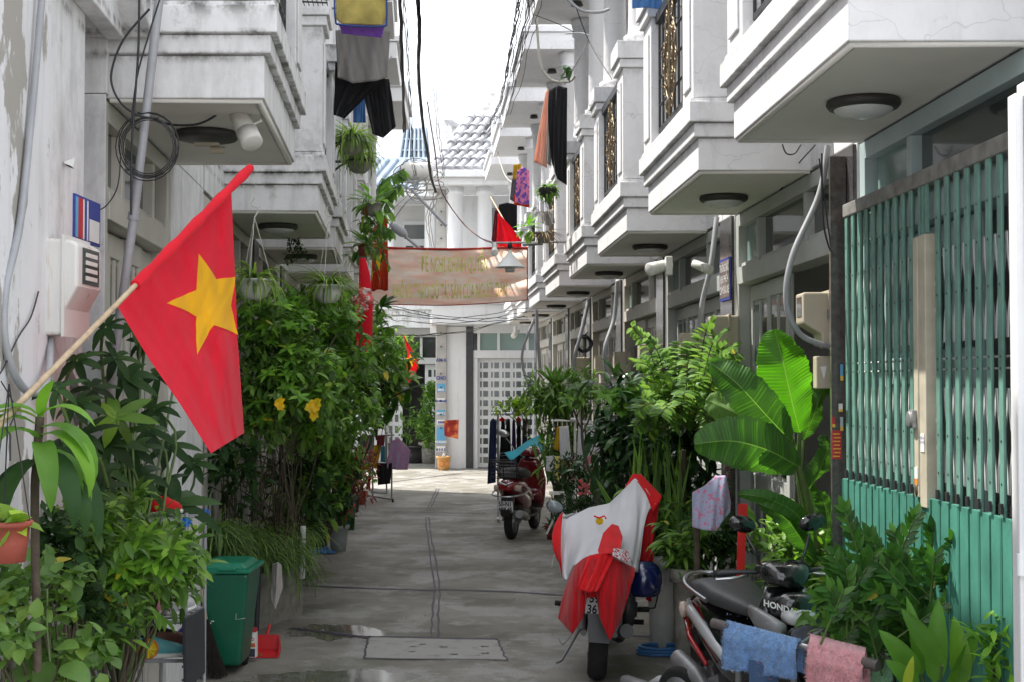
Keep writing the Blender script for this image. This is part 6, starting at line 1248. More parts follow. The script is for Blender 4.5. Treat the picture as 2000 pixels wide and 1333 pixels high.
def plant(name,label,c,cat='plant',group=None): return thing(name,label,cat,tuple(c),group)
def blob(u,v,Y,ru,rv,rd=None,w=1): k=Y/FPX; return (P(u,v,Y),(ru*k,(rd if rd else ru*k*.9),rv*k),w)
def fan(mb,c,n,Lg,w,droop,tilt=V((0,-.5,.6)),cone=.9,seg=4,shape=0,mi=0,curl=.6):
    t=V(tilt).normalized(); a=t.orthogonal().normalized(); b=t.cross(a); ph=rnd.uniform(0,6)
    for i in range(n):
        th=ph+2*PI*i/n+rnd.uniform(-.15,.15); d=(a*cos(th)+b*sin(th))*cone+t*(.35-droop); leaf(mb,V(c),d,t,Lg*rnd.uniform(.8,1.12),w*rnd.uniform(.85,1.1),curl*rnd.uniform(.5,1.4),.18,seg,shape,mi)
# (a) umbrella tree with palmate dark leaves
T=plant('umbrella_tree','umbrella tree with big dark hand-shaped leaves under the red flag',P(215,1333,7.4)); m=MB(); s_=MB(); rt=P(235,1360,5.9)
for (u,v,Y,L_,n) in ((245,738,7.1,.27,8),(208,640,7.3,.20,7),(152,705,7.2,.22,7),(310,735,7.3,.20,7),(345,985,6.8,.30,8),(215,868,6.9,.26,8),(150,790,6.9,.22,7),(265,930,7.1,.26,8),(330,870,7.3,.22,7),(120,880,6.8,.24,7),(180,960,7.0,.26,8),(290,1010,7.2,.26,8),(262,640,7.4,.17,7),(110,760,7.1,.2,6),(300,800,7.4,.2,7),(165,850,7.2,.22,7),(240,1060,7.1,.22,7),(225,700,7.5,.2,7),(380,905,7.4,.2,7),(180,760,7,.2,7),(280,670,7,.18,7),(230,800,7,.22,7),(310,950,7,.22,7),(260,880,7,.22,7),(200,920,7,.22,7),(290,840,7,.2,7),(335,640,7.6,.15,6)):
    Y0=Y; Y=min(Y,3456/(781-u)-.42); L_*=.82*Y/Y0; c=P(u,v,Y); fan(m,c,n,L_,L_*.29,.15,V((rnd.uniform(-.3,.3),-.55,.6)),1.0,5,0,0,1.0); s_.tube(bez([c,c+V((rnd.uniform(-.1,.1),.15,-.2)),rt+V((rnd.uniform(-.1,.1),rnd.uniform(-.1,.3),.3)),rt],4),.007,5)
m.build('foliage','leaf_dark',T); s_.build('stem','green_stem',T)
m=MB(); fan(m,P(228,815,5.7),7,.17,.05,.05,V((.2,-.6,.5)),1.0,4,0,0,.9); fan(m,P(420,480,6.7),0,.2,.05,.1); m.build('young_leaves','leaf_bright',T)
# (b) corn plant
T=plant('corn_plant','corn plant with long drooping pale green leaves at the left edge',P(75,1250,4.25)); m=MB()
for (u,v,Y,dx,dz,L_,w,cu) in ((75,812,4.25,-.35,.5,.30,.062,2.2),(78,812,4.25,.45,.45,.28,.05,1.6),(80,815,4.25,.1,.8,.2,.05,.8),(70,830,4.25,-.25,.35,.34,.075,2.4),(82,835,4.25,.5,.25,.38,.07,2.2),(84,850,4.25,.35,.2,.40,.075,2.3),(66,845,4.25,-.5,.3,.34,.06,2.2),(78,870,4.25,.1,.15,.42,.08,2.4),(90,880,4.25,.55,.05,.36,.06,2.0),(74,860,4.25,-.1,.4,.40,.08,2.9),(75,820,4.25,-.6,.6,.22,.04,1.4)):
    leaf(m,P(u,v,Y),V((dx,-.25,dz)),V((0,-.2,1)),L_*.8,w*.85,cu,.3,8,0)
m.build('foliage','leaf_bright',T); m=MB()
for (u,v,Y,dx,dz,L_,w,cu) in ((84,890,4.25,.2,.1,.42,.085,2.2),(75,900,4.25,-.1,0,.4,.08,2.0),(95,905,4.25,.35,0,.38,.08,1.9),(130,900,4.5,.3,-.1,.4,.08,1.5),(60,900,4.25,-.3,-.1,.3,.07,1.5)): leaf(m,P(u,v,Y),V((dx,-.25,dz)),V((0,-.2,1)),L_*.8,w*.85,cu,.3,8,0)
m.build('old_leaves','leaf_dark',T); m=MB(); m.tube(bez([P(78,815,4.25),P(72,900,4.25),P(68,1000,4.25),P(75,1400,4.3)],4),.014,8); m.build('stem','bark',T)
# (c) red hanging pot
T=plant('hanging_pot','red plastic pot with lime green seedling hanging at the left edge',P(12,1100,3.9)); m=MB(); c=P(14,1098,3.9); pot(m,c,.062,.115,rim=.006,taper=.78,flute=.012,nf=20); m.build('pot','terracotta',T)
m=MB(); 
for i in range(26): d=rdir(.4); leaf(m,c+V((rnd.uniform(-.05,.05),rnd.uniform(-.04,.04),.105)),d,V((0,-.3,1)),rnd.uniform(.05,.08),.05,.8,.2,3,2)
m.build('foliage','leaf_lime',T); m=MB()
for k in range(3): a=k*2.1; m.tube([c+V((.062*cos(a),.062*sin(a),.115)),c+V((0,0,.5))],.002,4)
m.tube([P(20,900,3.9),P(20,850,3.95),P(10,835,4.2)],.003,4); m.build('hanger','cable',T); m=MB(); m.lathe([(.055,.1),(.04,.103)],tuple(c),18); m.build('soil','soil',T)
# (d) chili bush
T=plant('chili_bush','chili bush with narrow pointed bright green leaves in front of the shoe rack',P(230,1333,5.7)); 
shrub('x',[blob(205,1040,5.6,75,45,.15,1),blob(270,1090,5.9,95,50,.2,1.5),(blob(200,1130,5.5,100,60,.2,1.5)),blob(330,1120,6.2,60,40,.15,.9),blob(190,1240,5.4,60,45,.15,.5),blob(270,1160,6.0,60,40,.2,.7),blob(150,1060,5.2,60,40,.15,.6)],2300,.082,.029,('leaf_mid','twig'),T,0,P(225,1420,5.7),.7,seg=3,twigs=16,droop=.1,clus=7)
m=MB()
for (u,v) in ((200,1020),(265,1050),(300,1090),(345,1110),(250,1130),(180,1270),(235,1100),(320,1080)): 
    for k in range(4): fan(m,P(u+rnd.uniform(-18,18),v+rnd.uniform(-12,12),5.35),7,.085,.028,.0,V((rnd.uniform(-.4,.4),-.5,.7)),1.0,3,0,0,.5)
m.build('young_leaves','leaf_bright',T)
# (e) light broad leaves bottom-left
T=plant('hibiscus_bush','pale green bush with rounded leaves at the bottom left corner',P(60,1333,4.4)); shrub('x',[blob(60,1165,4.4,75,55,.12,1.2),blob(90,1310,4.5,110,60,.16,1.3),(blob(14,1230,4.1,40,60,.12,.6))],640,.058,.042,('leaf_soft','twig'),T,2,P(60,1500,4.4),.5,seg=4,twigs=16,clus=5)
T=plant('potted_seedling','young plant with large heart-shaped pale leaves on an upright stem at the bottom left',P(110,1333,4.3)); m=MB()
for (u,v,dx,dz,L_,w) in ((98,1175,.2,.3,.05,.035),(112,1190,.6,.2,.05,.04),(90,1225,-.3,-.2,.09,.06),(110,1265,.7,.3,.11,.07),(80,1262,-.8,.2,.11,.07),(95,1290,-.1,-.6,.12,.085),(120,1300,.8,-.1,.14,.09),(70,1310,-.7,-.2,.13,.09),(110,1330,.3,-.5,.14,.09)): leaf(m,P(u,v,4.3),V((dx,-.5,dz)),V((0,-.5,1)),L_*.9,w*.9,.5,.2,5,2)
m.build('foliage','leaf_soft',T); m=MB(); m.tube(bez([P(92,1150,4.3),P(92,1230,4.3),P(98,1300,4.3),P(100,1420,4.3)],4),.004,6); m.build('stem','green_stem',T)
# dark twigs and climbing foliage at the foot of the left wall
T=plant('dark_shrub','sparse dark leafed shrub against the left wall behind the pale bush',P(110,1260,4.9)); shrub('x',[blob(105,1090,4.85,35,60,.08,1),blob(150,1190,5.1,50,60,.1,1)],300,.08,.04,('leaf_dark','twig'),T,2,P(115,1400,4.9),.5,twigs=14)
# (f) yellow flowering shrub : long mass along the left side
T=plant('trumpet_shrub','tall green shrub with yellow trumpet flowers to the right of the big flag',P(560,1150,10.6))
lf,cl=shrub('x',[blob(535,650,10.3,70,60,.35,1.1),blob(620,640,11.4,75,60,.4,1.1),blob(560,750,10.3,90,80,.4,1.4),blob(650,740,11.6,90,80,.4,1.4),blob(510,820,10.2,45,50,.25,.5),blob(600,835,11,70,55,.4,.8),blob(680,825,12.2,60,50,.4,.7)],5400,.095,.042,('leaf_mid','twig'),T,0,P(545,1100,10.8),.7,seg=3,twigs=13,droop=.15,clus=6)
m=MB()
for k in range(150): 
    q=rnd.choice(cl); fan(m,q+V((rnd.uniform(-.05,.05),-.12,.05)),6,.10,.036,0,V((rnd.uniform(-.4,.4),-.5,.8)),1.0,3,0,0,.5)
m.build('young_leaves','leaf_bright',T); m=MB()
for (u,v) in ((548,793),(545,786),(612,790),(606,797),(616,796),(613,812),(618,786)):
    fan(m,P(u,v,9.75),5,.045,.042,.25,V((rnd.uniform(-.4,.4),-.8,.3)),.8,3,2,0,.6)
m.build('flower','petal',T)
m=MB()
for k in range(120):
    q=rnd.choice(cl); fan(m,q+V((rnd.uniform(-.08,.08),-.05,rnd.uniform(-.1,.05))),4,.075,.022,.1,V((rnd.uniform(-.6,.6),-.6,.5)),1.0,3,0,0,.8)
m.build('narrow_leaves','leaf_spider2',T)
m=MB()
for k in range(30): 
    a=P(rnd.uniform(425,600),rnd.uniform(1000,1100),rnd.uniform(10,10.8)); m.tube(bez([a,a+V((rnd.uniform(-.1,.1),0,.5)),a+V((rnd.uniform(-.25,.25),.1,1.0)),a+V((rnd.uniform(-.3,.3),.1,1.35))],4),.004,5)
m.build('bare_stem','twig',T)
T=plant('leafy_bush','dense green bush of larger leaves beyond the yellow flowering shrub, leaning into the alley',P(700,1000,14)); shrub('x',[blob(715,705,13.6,70,60,.5,1.2),blob(738,765,14.5,42,42,.4,1),blob(690,650,14,55,55,.3,.8),blob(640,900,13.5,55,50,.4,1),blob(600,980,13,45,60,.35,.6)],3300,.12,.05,('leaf_mid','twig'),T,0,P(640,1040,14),.7,seg=3,twigs=26,droop=.2,clus=6)
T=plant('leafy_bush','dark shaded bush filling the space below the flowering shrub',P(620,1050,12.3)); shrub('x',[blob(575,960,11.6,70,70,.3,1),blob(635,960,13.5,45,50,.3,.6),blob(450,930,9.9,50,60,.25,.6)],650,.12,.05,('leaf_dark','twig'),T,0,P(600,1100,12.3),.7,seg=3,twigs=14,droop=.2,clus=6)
T=plant('rubber_plant','sprig with broad glossy leaves reaching toward the small far flag',P(760,860,14.5)); m=MB(); s_=MB(); b0=P(735,860,14.3)
for (u,v) in ((790,740),(765,760),(745,600),(760,640),(800,760),(780,720),(735,680),(770,800)):
    c=P(u,v,14); s_.tube(bez([c,(c+b0)*.5+V((-.1,0,.1)),b0],4),.008,5)
    for k in range(6): d=rdir(.1); leaf(m,c,V((d.x,d.y*.5-.3,d.z)),V((0,-.4,1)),.2,.075,.4,.2,4,0)
m.build('foliage','leaf_glossy',T); s_.build('stem','twig',T)
# spider plants on the ground
T=plant('spider_plant_bed','long bed of grassy spider plants along the left wall behind the green bin',P(490,1150,10.3)); m=MB()
for i in range(34):
    k=i/33; u=400+195*((i*7)%34)/33; v=1000+rnd.uniform(0,130)*(u-380)/220+10; Y=9.7+1.8*(u-400)/200+rnd.uniform(-.3,.2); spider(m,P(u,v+25,Y),60,.36,.017,up=1.0,seg=5,curl=2.2)
m.build('foliage','leaf_spider2',T); m=MB(); a=P(400,1170,9.9); b_=P(560,1170,11.4)
m.prism([V((a.x-.2,a.y,0)),V((b_.x-.05,b_.y,0)),V((b_.x-.05,b_.y,.42)),V((a.x-.2,a.y,.42))],(-.25,0,0),(.18,0,0)); m.build('trough','pot_stone',T)
# potted plants in the left middle distance
def potted(label,u,vb,Y0,rpx,hpx,pm,kind,lm,hh,n,L_,w,group='potted plants along the left side',bowl=False,flute=0,name='potted_plant',**k):
    g_=G(u,vb); Y=g_.y; r=rpx*Y/FPX; h=hpx*Y/FPX; T=plant(name,label,g_,group=group); m=MB(); pot(m,(g_.x,g_.y,0),r,h,bowl=bowl,flute=flute,nf=24); m.build('pot',pm,T,label=None)
    m=MB(); m.lathe([(r*.9,h*.9),(r*.3,h*.93)],(g_.x,g_.y,0),16); m.build('soil','soil',T); c=V((g_.x,g_.y,h))
    if kind=='shrub': shrub('x',[(c+V((0,0,hh*.6)),(hh*.42,hh*.42,hh*.45),1)],n,L_,w,(lm,'twig'),T,k.get('shape',0),c,.6,twigs=14,clus=5)
    elif kind=='spider': m=MB(); spider(m,c,n,L_,w,seg=5); m.build('foliage',lm,T)
    elif kind=='upright':
        m=MB()
        for i in range(n): a=rnd.uniform(0,2*PI); d=V((cos(a)*.35,sin(a)*.35,1)); leaf(m,c+V((cos(a),sin(a),0))*rnd.uniform(0,r*.6)+V((0,0,rnd.uniform(0,hh*.5))),d,V((cos(a),sin(a),.2)),L_*rnd.uniform(.6,1.1),w,.5,.3,4,1 if k.get('strap') else 0)
        m.build('foliage',lm,T)
    return T
potted('red-leaved croton in a pale grey square-rimmed pot on the left',662,1075,0,20,50,'pot_grey','shrub','leaf_red',.75,420,.13,.03)
potted('tall green bucket plant behind the pale grey pot',684,1034,0,13,68,'bin_green','shrub','leaf_mid',.55,300,.10,.035)
potted('dark drooping potted plant with yellowing leaves left of the pale grey pot',622,1066,0,26,60,'pot_black','shrub','leaf_mid',.55,160,.14,.05)
potted('coppery croton in the shade behind the green bucket',705,985,0,13,26,'terracotta','shrub','leaf_red',.6,300,.10,.03)
potted('leafy pot plant by the foot of the left clothes rack',690,1000,0,15,30,'pot_black','shrub','leaf_mid',.6,260,.10,.04)
# hanging baskets
def basket(label,u,v,Y,rpx,n,L_,hang,group='hanging spider plants',lm='leaf_spider',hook=None,hp=.75):
    c=P(u,v,Y); r=rpx*Y/FPX; T=plant('hanging_basket',label,c,group=group); m=MB(); pot(m,(c.x,c.y,c.z),r,r*1.15,rim=.008,bowl=True); m.build('pot','pot_white' if hang else 'pot_stone',T)
    m=MB(); spider(m,V((c.x,c.y,c.z+r*1.1)),int(n*1.7),L_,.021,up=1.0,seg=6,curl=2.1); m.build('foliage',lm,T)
    m=MB()
    if hang:
        hk=hook
        for k in range(3): a=k*2.1+.4; m.tube([c+V((r*cos(a),r*sin(a),r*1.15)),hk],.003,4)
        m.tube(bez([hk,hk+V((.03,0,.06)),hk+V((-.02,0,.09)),hk+V((0,0,.14))],4),.006,5); m.tube([hk+V((0,0,.14)),hk+V((0,0,hp))],.0015,4); m.build('hanger','white_plastic',T)
    else:
        m.tube([c+V((r*1.03*cos(t_*PI/10),r*1.03*sin(t_*PI/10),r*.85)) for t_ in range(21)],.009,6); m.tube([c+V((-r,0,r*.85)),c+V((-r-.20,0,r*.85))],.012,6); m.tube(bez([c+V((-r,0,r*.8)),c+V((-r-.10,0,r*.2)),c+V((-r-.2,0,-.12))],4),.010,6); m.build('bracket','iron',T)
basket('spider plant in a white bowl hanging from a white hook beside the big flag',497,585,9.7,34,80,.34,1,hook=P(497,425,9.7),hp=.30)
basket('second hanging spider plant, above the flowering shrub',640,592,10.9,30,80,.36,1,hook=P(640,440,10.9),hp=.35)
basket('spider plant on the upper wall bracket of the left balcony',688,302,12,26,130,.36,0,group='spider plants on wall brackets')
basket('spider plant on the lower wall bracket of the left balcony',702,338,12.4,26,70,.28,0,group='spider plants on wall brackets')
T=plant('trailing_plant','small trailing vine hanging under the second left balcony',P(570,490,11)); m=MB(); s_=MB()
for i in range(9):
    a=P(548+rnd.uniform(0,48),466,11); e=a+V((rnd.uniform(-.06,.1),0,-rnd.uniform(.12,.22))); s_.tube([a,e],.002,4)
    for k in range(14): leaf(m,a.lerp(e,k/14),rdir(-.2),V((0,-.5,.8)),.035,.022,.4,.2,2,2)
m.build('foliage','leaf_dark',T); s_.build('stem','twig',T)
# balcony plants on the left, stacked pots
for (u,v,Y,rpx,pm,lm,kind,lb_) in ((716,420,13.2,11,'terracotta','leaf_spider2','spider','small terracotta pot of grassy leaves on the left balcony ledge'),(730,422,13.0,15,'pot_stone','leaf_bright','broad','brown pot of broad bright leaves beside the small terracotta one'),(712,500,13.6,14,'terracotta','leaf_mid','broad','low red trough with a leafy plant above the folded orange flag'),(706,520,13.8,11,'pot_grey','leaf_spider2','spider','small grey pots with fine foliage lowest on the left ledge')):
    c=P(u,v,Y); r=rpx*Y/FPX; T=plant('balcony_pot',lb_,c,group='flower pots on the left ledges'); m=MB(); pot(m,tuple(c),r,r*1.7,rim=.008); m.build('pot',pm,T); m=MB(); t0=c+V((0,0,r*1.6))
    if kind=='spider': spider(m,t0,50,.32,.012,seg=5,curl=1.7)
    else:
        for k in range(26): d=rdir(.35); leaf(m,t0+d*rnd.uniform(0,.14),d,V((0,-.3,1)),.17,.085,.5,.2,4,2)
    m.build('foliage',lm,T)
T=plant('balcony_pot','trailing leafy stem drooping in front of the ribbed roof on the left',P(765,400,13.4),group='flower pots on the left ledges'); m=MB(); s_=MB()
for (p0,p1) in (((745,360),(790,330)),((750,380),(785,360)),((745,350),(760,420)),((740,440),(765,450))):
    a=P(*p0,13.4); e=P(*p1,13.3); s_.tube(bez([P(728,425,13.2),a,e],4),.005,5)
    for k in range(16): q=a.lerp(e,k/16); leaf(m,q,V((rnd.uniform(-.6,.8),rnd.uniform(-.5,.2),-rnd.uniform(.2,1))),V((0,-.7,.5)),.13,.05,.5,.2,3,0)
m.build('foliage','leaf_mid',T); s_.build('stem','green_stem',T)
T=plant('trailing_plant','long-leaved vine trailing down the left balconies below the bracket pots',P(720,380,13)); m=MB(); s_=MB()
for i in range(12):
    a=P(rnd.uniform(700,740),rnd.uniform(370,450),13.2); e=a+V((rnd.uniform(-.05,.2),0,-rnd.uniform(.25,.6))); s_.tube([a,e],.003,4)
    for k in range(10): leaf(m,a.lerp(e,k/10),rdir(-.3),V((0,-.5,.8)),rnd.uniform(.06,.11),.032,.5,.2,3,0)
m.build('foliage','leaf_mid',T); s_.build('stem','green_stem',T)
# ---------- right side
def paddle(mb,pts,w,Yn=None,n=26,wv=.004,tilt=0):
    # pts: midrib (u,v,Y) base->tip ; w metres; thin pale midrib and side veins are faces of their own tone
    pts=[P(*p) for p in pts]; cv=bez(pts,10); k=len(cv)-1; ph=rnd.uniform(0,9)
    xs_=[-1,-.86,-.7,-.52,-.34,-.18,-.06,-.018,.018,.06,.18,.34,.52,.7,.86,1]; NV=150
    vs=[];fs=[];ms=[]
    for j in range(NV+1):
        b=j/NV; i=b*k; q=min(k-1,int(i)); p=cv[q].lerp(cv[q+1],i-q); d=(cv[q+1]-cv[q]).normalized(); sd=d.cross(V((0,-1,.0))+V((tilt,0,0))).normalized(); up=sd.cross(d)
        ww=w*.5*(sin(PI*min(1,max(0,b*.96+.03))**.85))**.62
        for x in xs_:
            e=1+(.03*sin(b*47+ph)+.02*sin(b*113+ph*2))*(abs(x)>.8)
            vs.append(p+d*abs(x)*ww*.22+sd*x*ww*e+up*(-abs(x)*ww*.35+wv*.4*sin(b*230)*abs(x)**.5+.02*sin(b*9+x*2+ph)*x+.006*sin(b*31+ph)*abs(x)))
    m_=len(xs_)
    for j in range(NV):
        for i in range(m_-1):
            fs.append((j*m_+i,j*m_+i+1,(j+1)*m_+i+1,(j+1)*m_+i)); ms.append(1 if i==7 else (2 if (j+int(3*sin(j*.7+ph)))%6==0 and 0<i<14 else 0))
    o=len(mb.v); mb.v+=[tuple(v) for v in vs]
    for f,mm in zip(fs,ms): mb.f.append(tuple(x+o for x in f)); mb.m.append(mm); mb.sm.append(True)
leafmat('paddle_vein',(.085,.22,.04),tr=.4,dark=.9,light=1.1); leafmat('midrib',(.26,.42,.12),tr=.3,dark=.9,light=1.1)
T=plant('paddle_leaf_plant','large plant with broad banana-like leaves, one glowing in the sun, by the cream switch box',P(1580,1150,7.9))
m=MB(); paddle(m,[(1562,845,7.7),(1548,790,7.65),(1530,710,7.6),(1512,644,7.62)],.325,tilt=.15); m.build('sunlit_leaf',['leaf_paddle','midrib','paddle_vein'],T)  # sunlit glow is put into this leaf's brighter, more translucent green
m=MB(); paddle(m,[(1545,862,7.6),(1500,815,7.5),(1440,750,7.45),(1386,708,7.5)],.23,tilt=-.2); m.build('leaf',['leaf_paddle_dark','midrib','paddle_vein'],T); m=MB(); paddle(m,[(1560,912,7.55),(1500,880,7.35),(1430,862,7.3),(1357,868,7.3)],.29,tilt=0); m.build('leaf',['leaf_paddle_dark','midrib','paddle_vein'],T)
m=MB(); paddle(m,[(1480,840,7.8),(1440,810,7.8),(1400,790,7.85),(1378,782,7.9)],.17); m.build('leaf',['leaf_soft','midrib','paddle_vein'],T)  # backlight through this leaf is put into its paler green
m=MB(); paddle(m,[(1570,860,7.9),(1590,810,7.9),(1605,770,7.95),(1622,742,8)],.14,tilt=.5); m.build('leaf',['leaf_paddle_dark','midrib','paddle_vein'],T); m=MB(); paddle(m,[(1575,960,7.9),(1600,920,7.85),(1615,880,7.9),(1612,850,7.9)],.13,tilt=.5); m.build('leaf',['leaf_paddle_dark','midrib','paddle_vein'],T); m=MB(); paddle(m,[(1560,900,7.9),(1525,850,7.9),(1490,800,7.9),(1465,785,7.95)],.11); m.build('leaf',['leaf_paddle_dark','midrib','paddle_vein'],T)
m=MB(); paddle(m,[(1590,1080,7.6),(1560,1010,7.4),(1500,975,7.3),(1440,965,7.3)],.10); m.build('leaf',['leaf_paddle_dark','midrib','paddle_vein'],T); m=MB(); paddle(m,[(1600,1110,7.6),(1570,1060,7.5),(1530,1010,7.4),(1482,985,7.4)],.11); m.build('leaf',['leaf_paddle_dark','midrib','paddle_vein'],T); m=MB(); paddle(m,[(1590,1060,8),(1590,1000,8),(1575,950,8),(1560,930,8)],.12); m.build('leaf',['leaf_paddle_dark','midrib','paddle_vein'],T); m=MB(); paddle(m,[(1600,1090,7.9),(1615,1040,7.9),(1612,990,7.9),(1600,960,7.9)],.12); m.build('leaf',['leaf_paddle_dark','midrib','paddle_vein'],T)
m=MB()
for a in ([(1562,845,7.7),(1560,930,7.75),(1572,1010,7.8),(1590,1110,7.85),(1592,1230,7.9)],[(1545,862,7.6),(1560,920,7.65),(1578,1010,7.75),(1596,1130,7.85)],[(1560,912,7.55),(1575,960,7.6),(1590,1030,7.7),(1600,1130,7.8)],[(1570,860,7.9),(1565,940,7.9),(1580,1040,7.9),(1594,1130,7.9)]): m.tube(bez([P(*q) for q in a],5),[.012+.014*i/ (5*(len(a)-1)) for i in range(5*(len(a)-1)+1)],8)
m.build('stalk','green_stem',T)
# feathery star gooseberry
T=plant('feathery_tree','small tree with feathery rows of bright leaflets, left of the large paddle leaves',P(1330,1150,9.8)); m=MB(); m2=MB(); s_=MB(); b0=P(1330,1150,9.9); hub=P(1335,880,9.8)
s_.tube(bez([b0,P(1335,1000,9.9),hub],5),.018,8)
for i in range(64):
    big=[(1235,640),(1265,660),(1250,700),(1290,690),(1330,670),(1370,660),(1390,630),(1410,650),(1440,690),(1300,740),(1350,740),(1400,720),(1260,760),(1330,790),(1380,780),(1290,800),(1240,800),(1420,760)]
    if i<len(big): u,v=big[i]
    else: u=rnd.uniform(1235,1440); v=rnd.uniform(660,850)
    Y=rnd.uniform(9.2,10.1); e=P(u,v,Y); st=hub.lerp(e,rnd.uniform(.25,.55))+V((0,0,.05)); cv=bez([st,(st+e)*.5+V((0,0,.10)),e],8)
    s_.tube(cv,.004,4); tgt=m if (i%3 or v>760) else m2
    for j in range(2,len(cv)):
        p=cv[j]; d=(cv[j]-cv[j-1]).normalized(); sd=d.cross(V((0,-.6,.8))).normalized()
        for sg in (-1,1): leaf(tgt,p,sd*sg+d*.35+V((0,rnd.uniform(-.3,.1),rnd.uniform(-.25,.15))),V((0,-.5,1)),rnd.uniform(.07,.10),.034,.4,.15,3,2)
m.build('foliage','leaf_mid',T); m2.build('young_leaves','leaf_lime2' if 'leaf_lime2' in M else (leafmat('leaf_lime2',(.19,.36,.045),tr=.4,dark=.6,light=1.2) and 'leaf_lime2'),T); s_.build('stem','twig',T)
T=plant('dark_leaf_tree','tree with drooping dark leaves between the baby clothes and the feathery tree',P(1200,1080,11)); shrub('x',[blob(1225,790,10.8,45,36,.25,.6),blob(1265,850,10.8,75,50,.3,1.1),blob(1220,910,10.8,55,60,.25,.9),blob(1320,880,10.3,70,70,.3,1.2),blob(1370,830,10.2,50,50,.25,.6)],1500,.17,.052,('leaf_deep','twig'),T,0,P(1215,1090,11),1.0,seg=4,twigs=50,droop=.35,clus=5)
m=MB()
for k in range(12): fan(m,P(rnd.uniform(1180,1260),rnd.uniform(750,800),10.6),6,.15,.05,0,V((rnd.uniform(-.4,.4),-.5,.7)),1,3,0,0,.6)
m.build('young_leaves','leaf_bright',T)
T=plant('snake_plant','clump of tall yellow-edged strap leaves behind the covered motorbike',P(1270,1110,9.9)); m=MB(); m2=MB()
for i in range(44):
    u=rnd.uniform(1225,1345); c=P(u,1060,9.9+rnd.uniform(-.2,.3)); d=V((rnd.uniform(-.22,.22),rnd.uniform(-.25,.1),1)); L_=rnd.uniform(.55,.85); leaf(m,c,d,V((0,-1,.1)),L_,.020,.35,.3,6,1); leaf(m2,c+V((0,.004,0)),d,V((0,-1,.1)),L_,.029,.35,.3,6,1)
m.build('foliage','leaf_mid',T); m2.build('leaf_edge','leaf_lime',T)
T=plant('snake_plant','single yellow-edged strap leaf leaning left of the covered motorbike',P(1200,1000,10.6)); m=MB(); m2=MB()
for (a,b_) in (((1200,1000),(1165,935)),((1230,990),(1200,945))):
    p=P(*a,10.4); q=P(*b_,10.4); leaf(m,p,q-p,V((0,-1,.2)),(q-p).length,.035,.1,.3,5,1); leaf(m2,p+V((0,.005,0)),q-p,V((0,-1,.2)),(q-p).length*1.02,.05,.1,.3,5,1)
m.build('foliage','leaf_mid',T); m2.build('leaf_edge','leaf_lime',T)
# planters with bamboo-like palms
def planter(label,u,vb,rpx,hpx,Y0,lm,n,hh,kind='cane',group='white planters on the right',pm='pot_white',L_=.16,w=.028):
    g_=V(((u-1000)/FPX*Y0,Y0,0)); r=rpx*Y0/FPX; h=CH-(vb-748)*Y0/FPX; h=max(.2,h); T=plant('planter',label,g_,group=group); m=MB(); pot(m,(g_.x,g_.y,0),r,h,rim=.018,taper=.75,flute=.02,nf=26,n=52); m.build('pot',pm,T); m=MB(); m.lathe([(r*.9,h*.92),(r*.2,h*.95)],(g_.x,g_.y,0),16); m.build('soil','soil',T)
    m=MB(); s_=MB()
    for i in range(n):
        a=rnd.uniform(0,2*PI); c=V((g_.x+r*.6*cos(a)*rnd.random(),g_.y+r*.6*sin(a)*rnd.random(),h*.9)); t_=c+V((cos(a)*hh*.35,sin(a)*hh*.3,hh*rnd.uniform(.5,1))); cv=bez([c,(c+t_)*.5+V((0,0,hh*.08)),t_],5); s_.tube(cv,.004,5)
        for j in range(3,len(cv)):
            for q in range(3): th=rnd.uniform(0,2*PI); leaf(m,cv[j],V((cos(th),sin(th),rnd.uniform(-.1,.7))),V((0,-.3,1)),L_*rnd.uniform(.7,1.1),w,1.0,.25,4,0)
    m.build('foliage',lm,T); s_.build('stem','green_stem',T)
planter('white fluted planter of bright cane palm right of the covered motorbike',1292,1082,30,0,9.9,'leaf_mid',26,.62)
planter('urn-shaped grey planter of cane palm left of the black scooter',1338,1108,26,0,9.2,'leaf_mid',16,.42,pm='pot_stone',L_=.14)
planter('hidden low planter with bright strap leaves behind the floral shorts',1330,1100,24,0,10.4,'leaf_bright',18,.75,L_=.18)
T=plant('dracaena','bright dracaena with upright sword leaves beside the far meter boxes',P(1080,960,15)); m=MB()
for (u,v,n,L_) in ((1083,745,16,.34),(1110,775,12,.26)):
    for i in range(n): a=rnd.uniform(0,2*PI); leaf(m,P(u,v+12,15),V((cos(a)*.55,sin(a)*.5,rnd.uniform(.5,1.2))),V((0,-.3,1)),L_,.045,.5,.3,5,0)
m.build('foliage','leaf_bright',T); m=MB(); m.tube(bez([P(1083,757,15),P(1088,860,15),P(1085,1000,15)],5),.016,8); m.build('stem','bark',T)
T=plant('leafy_bush','dark narrow-leaved bush under the far bright dracaena',P(1090,980,15)); shrub('x',[blob(1085,790,15.2,42,32,.3,.8),blob(1105,880,15,40,40,.3,.6),blob(1130,775,15.0,30,25,.3,.3)],1500,.16,.03,('leaf_mid','twig'),T,0,P(1090,980,15),.9,seg=3,twigs=40,droop=.15,clus=6)
T=plant('leafy_bush','lime green flowering spray just above the dark clothes rail',P(1010,800,18.6)); shrub('x',[blob(1000,800,18.5,30,12,.2,1),blob(1025,795,18.5,22,14,.2,1)],420,.07,.04,('leaf_lime','twig'),T,2,P(1030,850,18.8),.4,twigs=10)
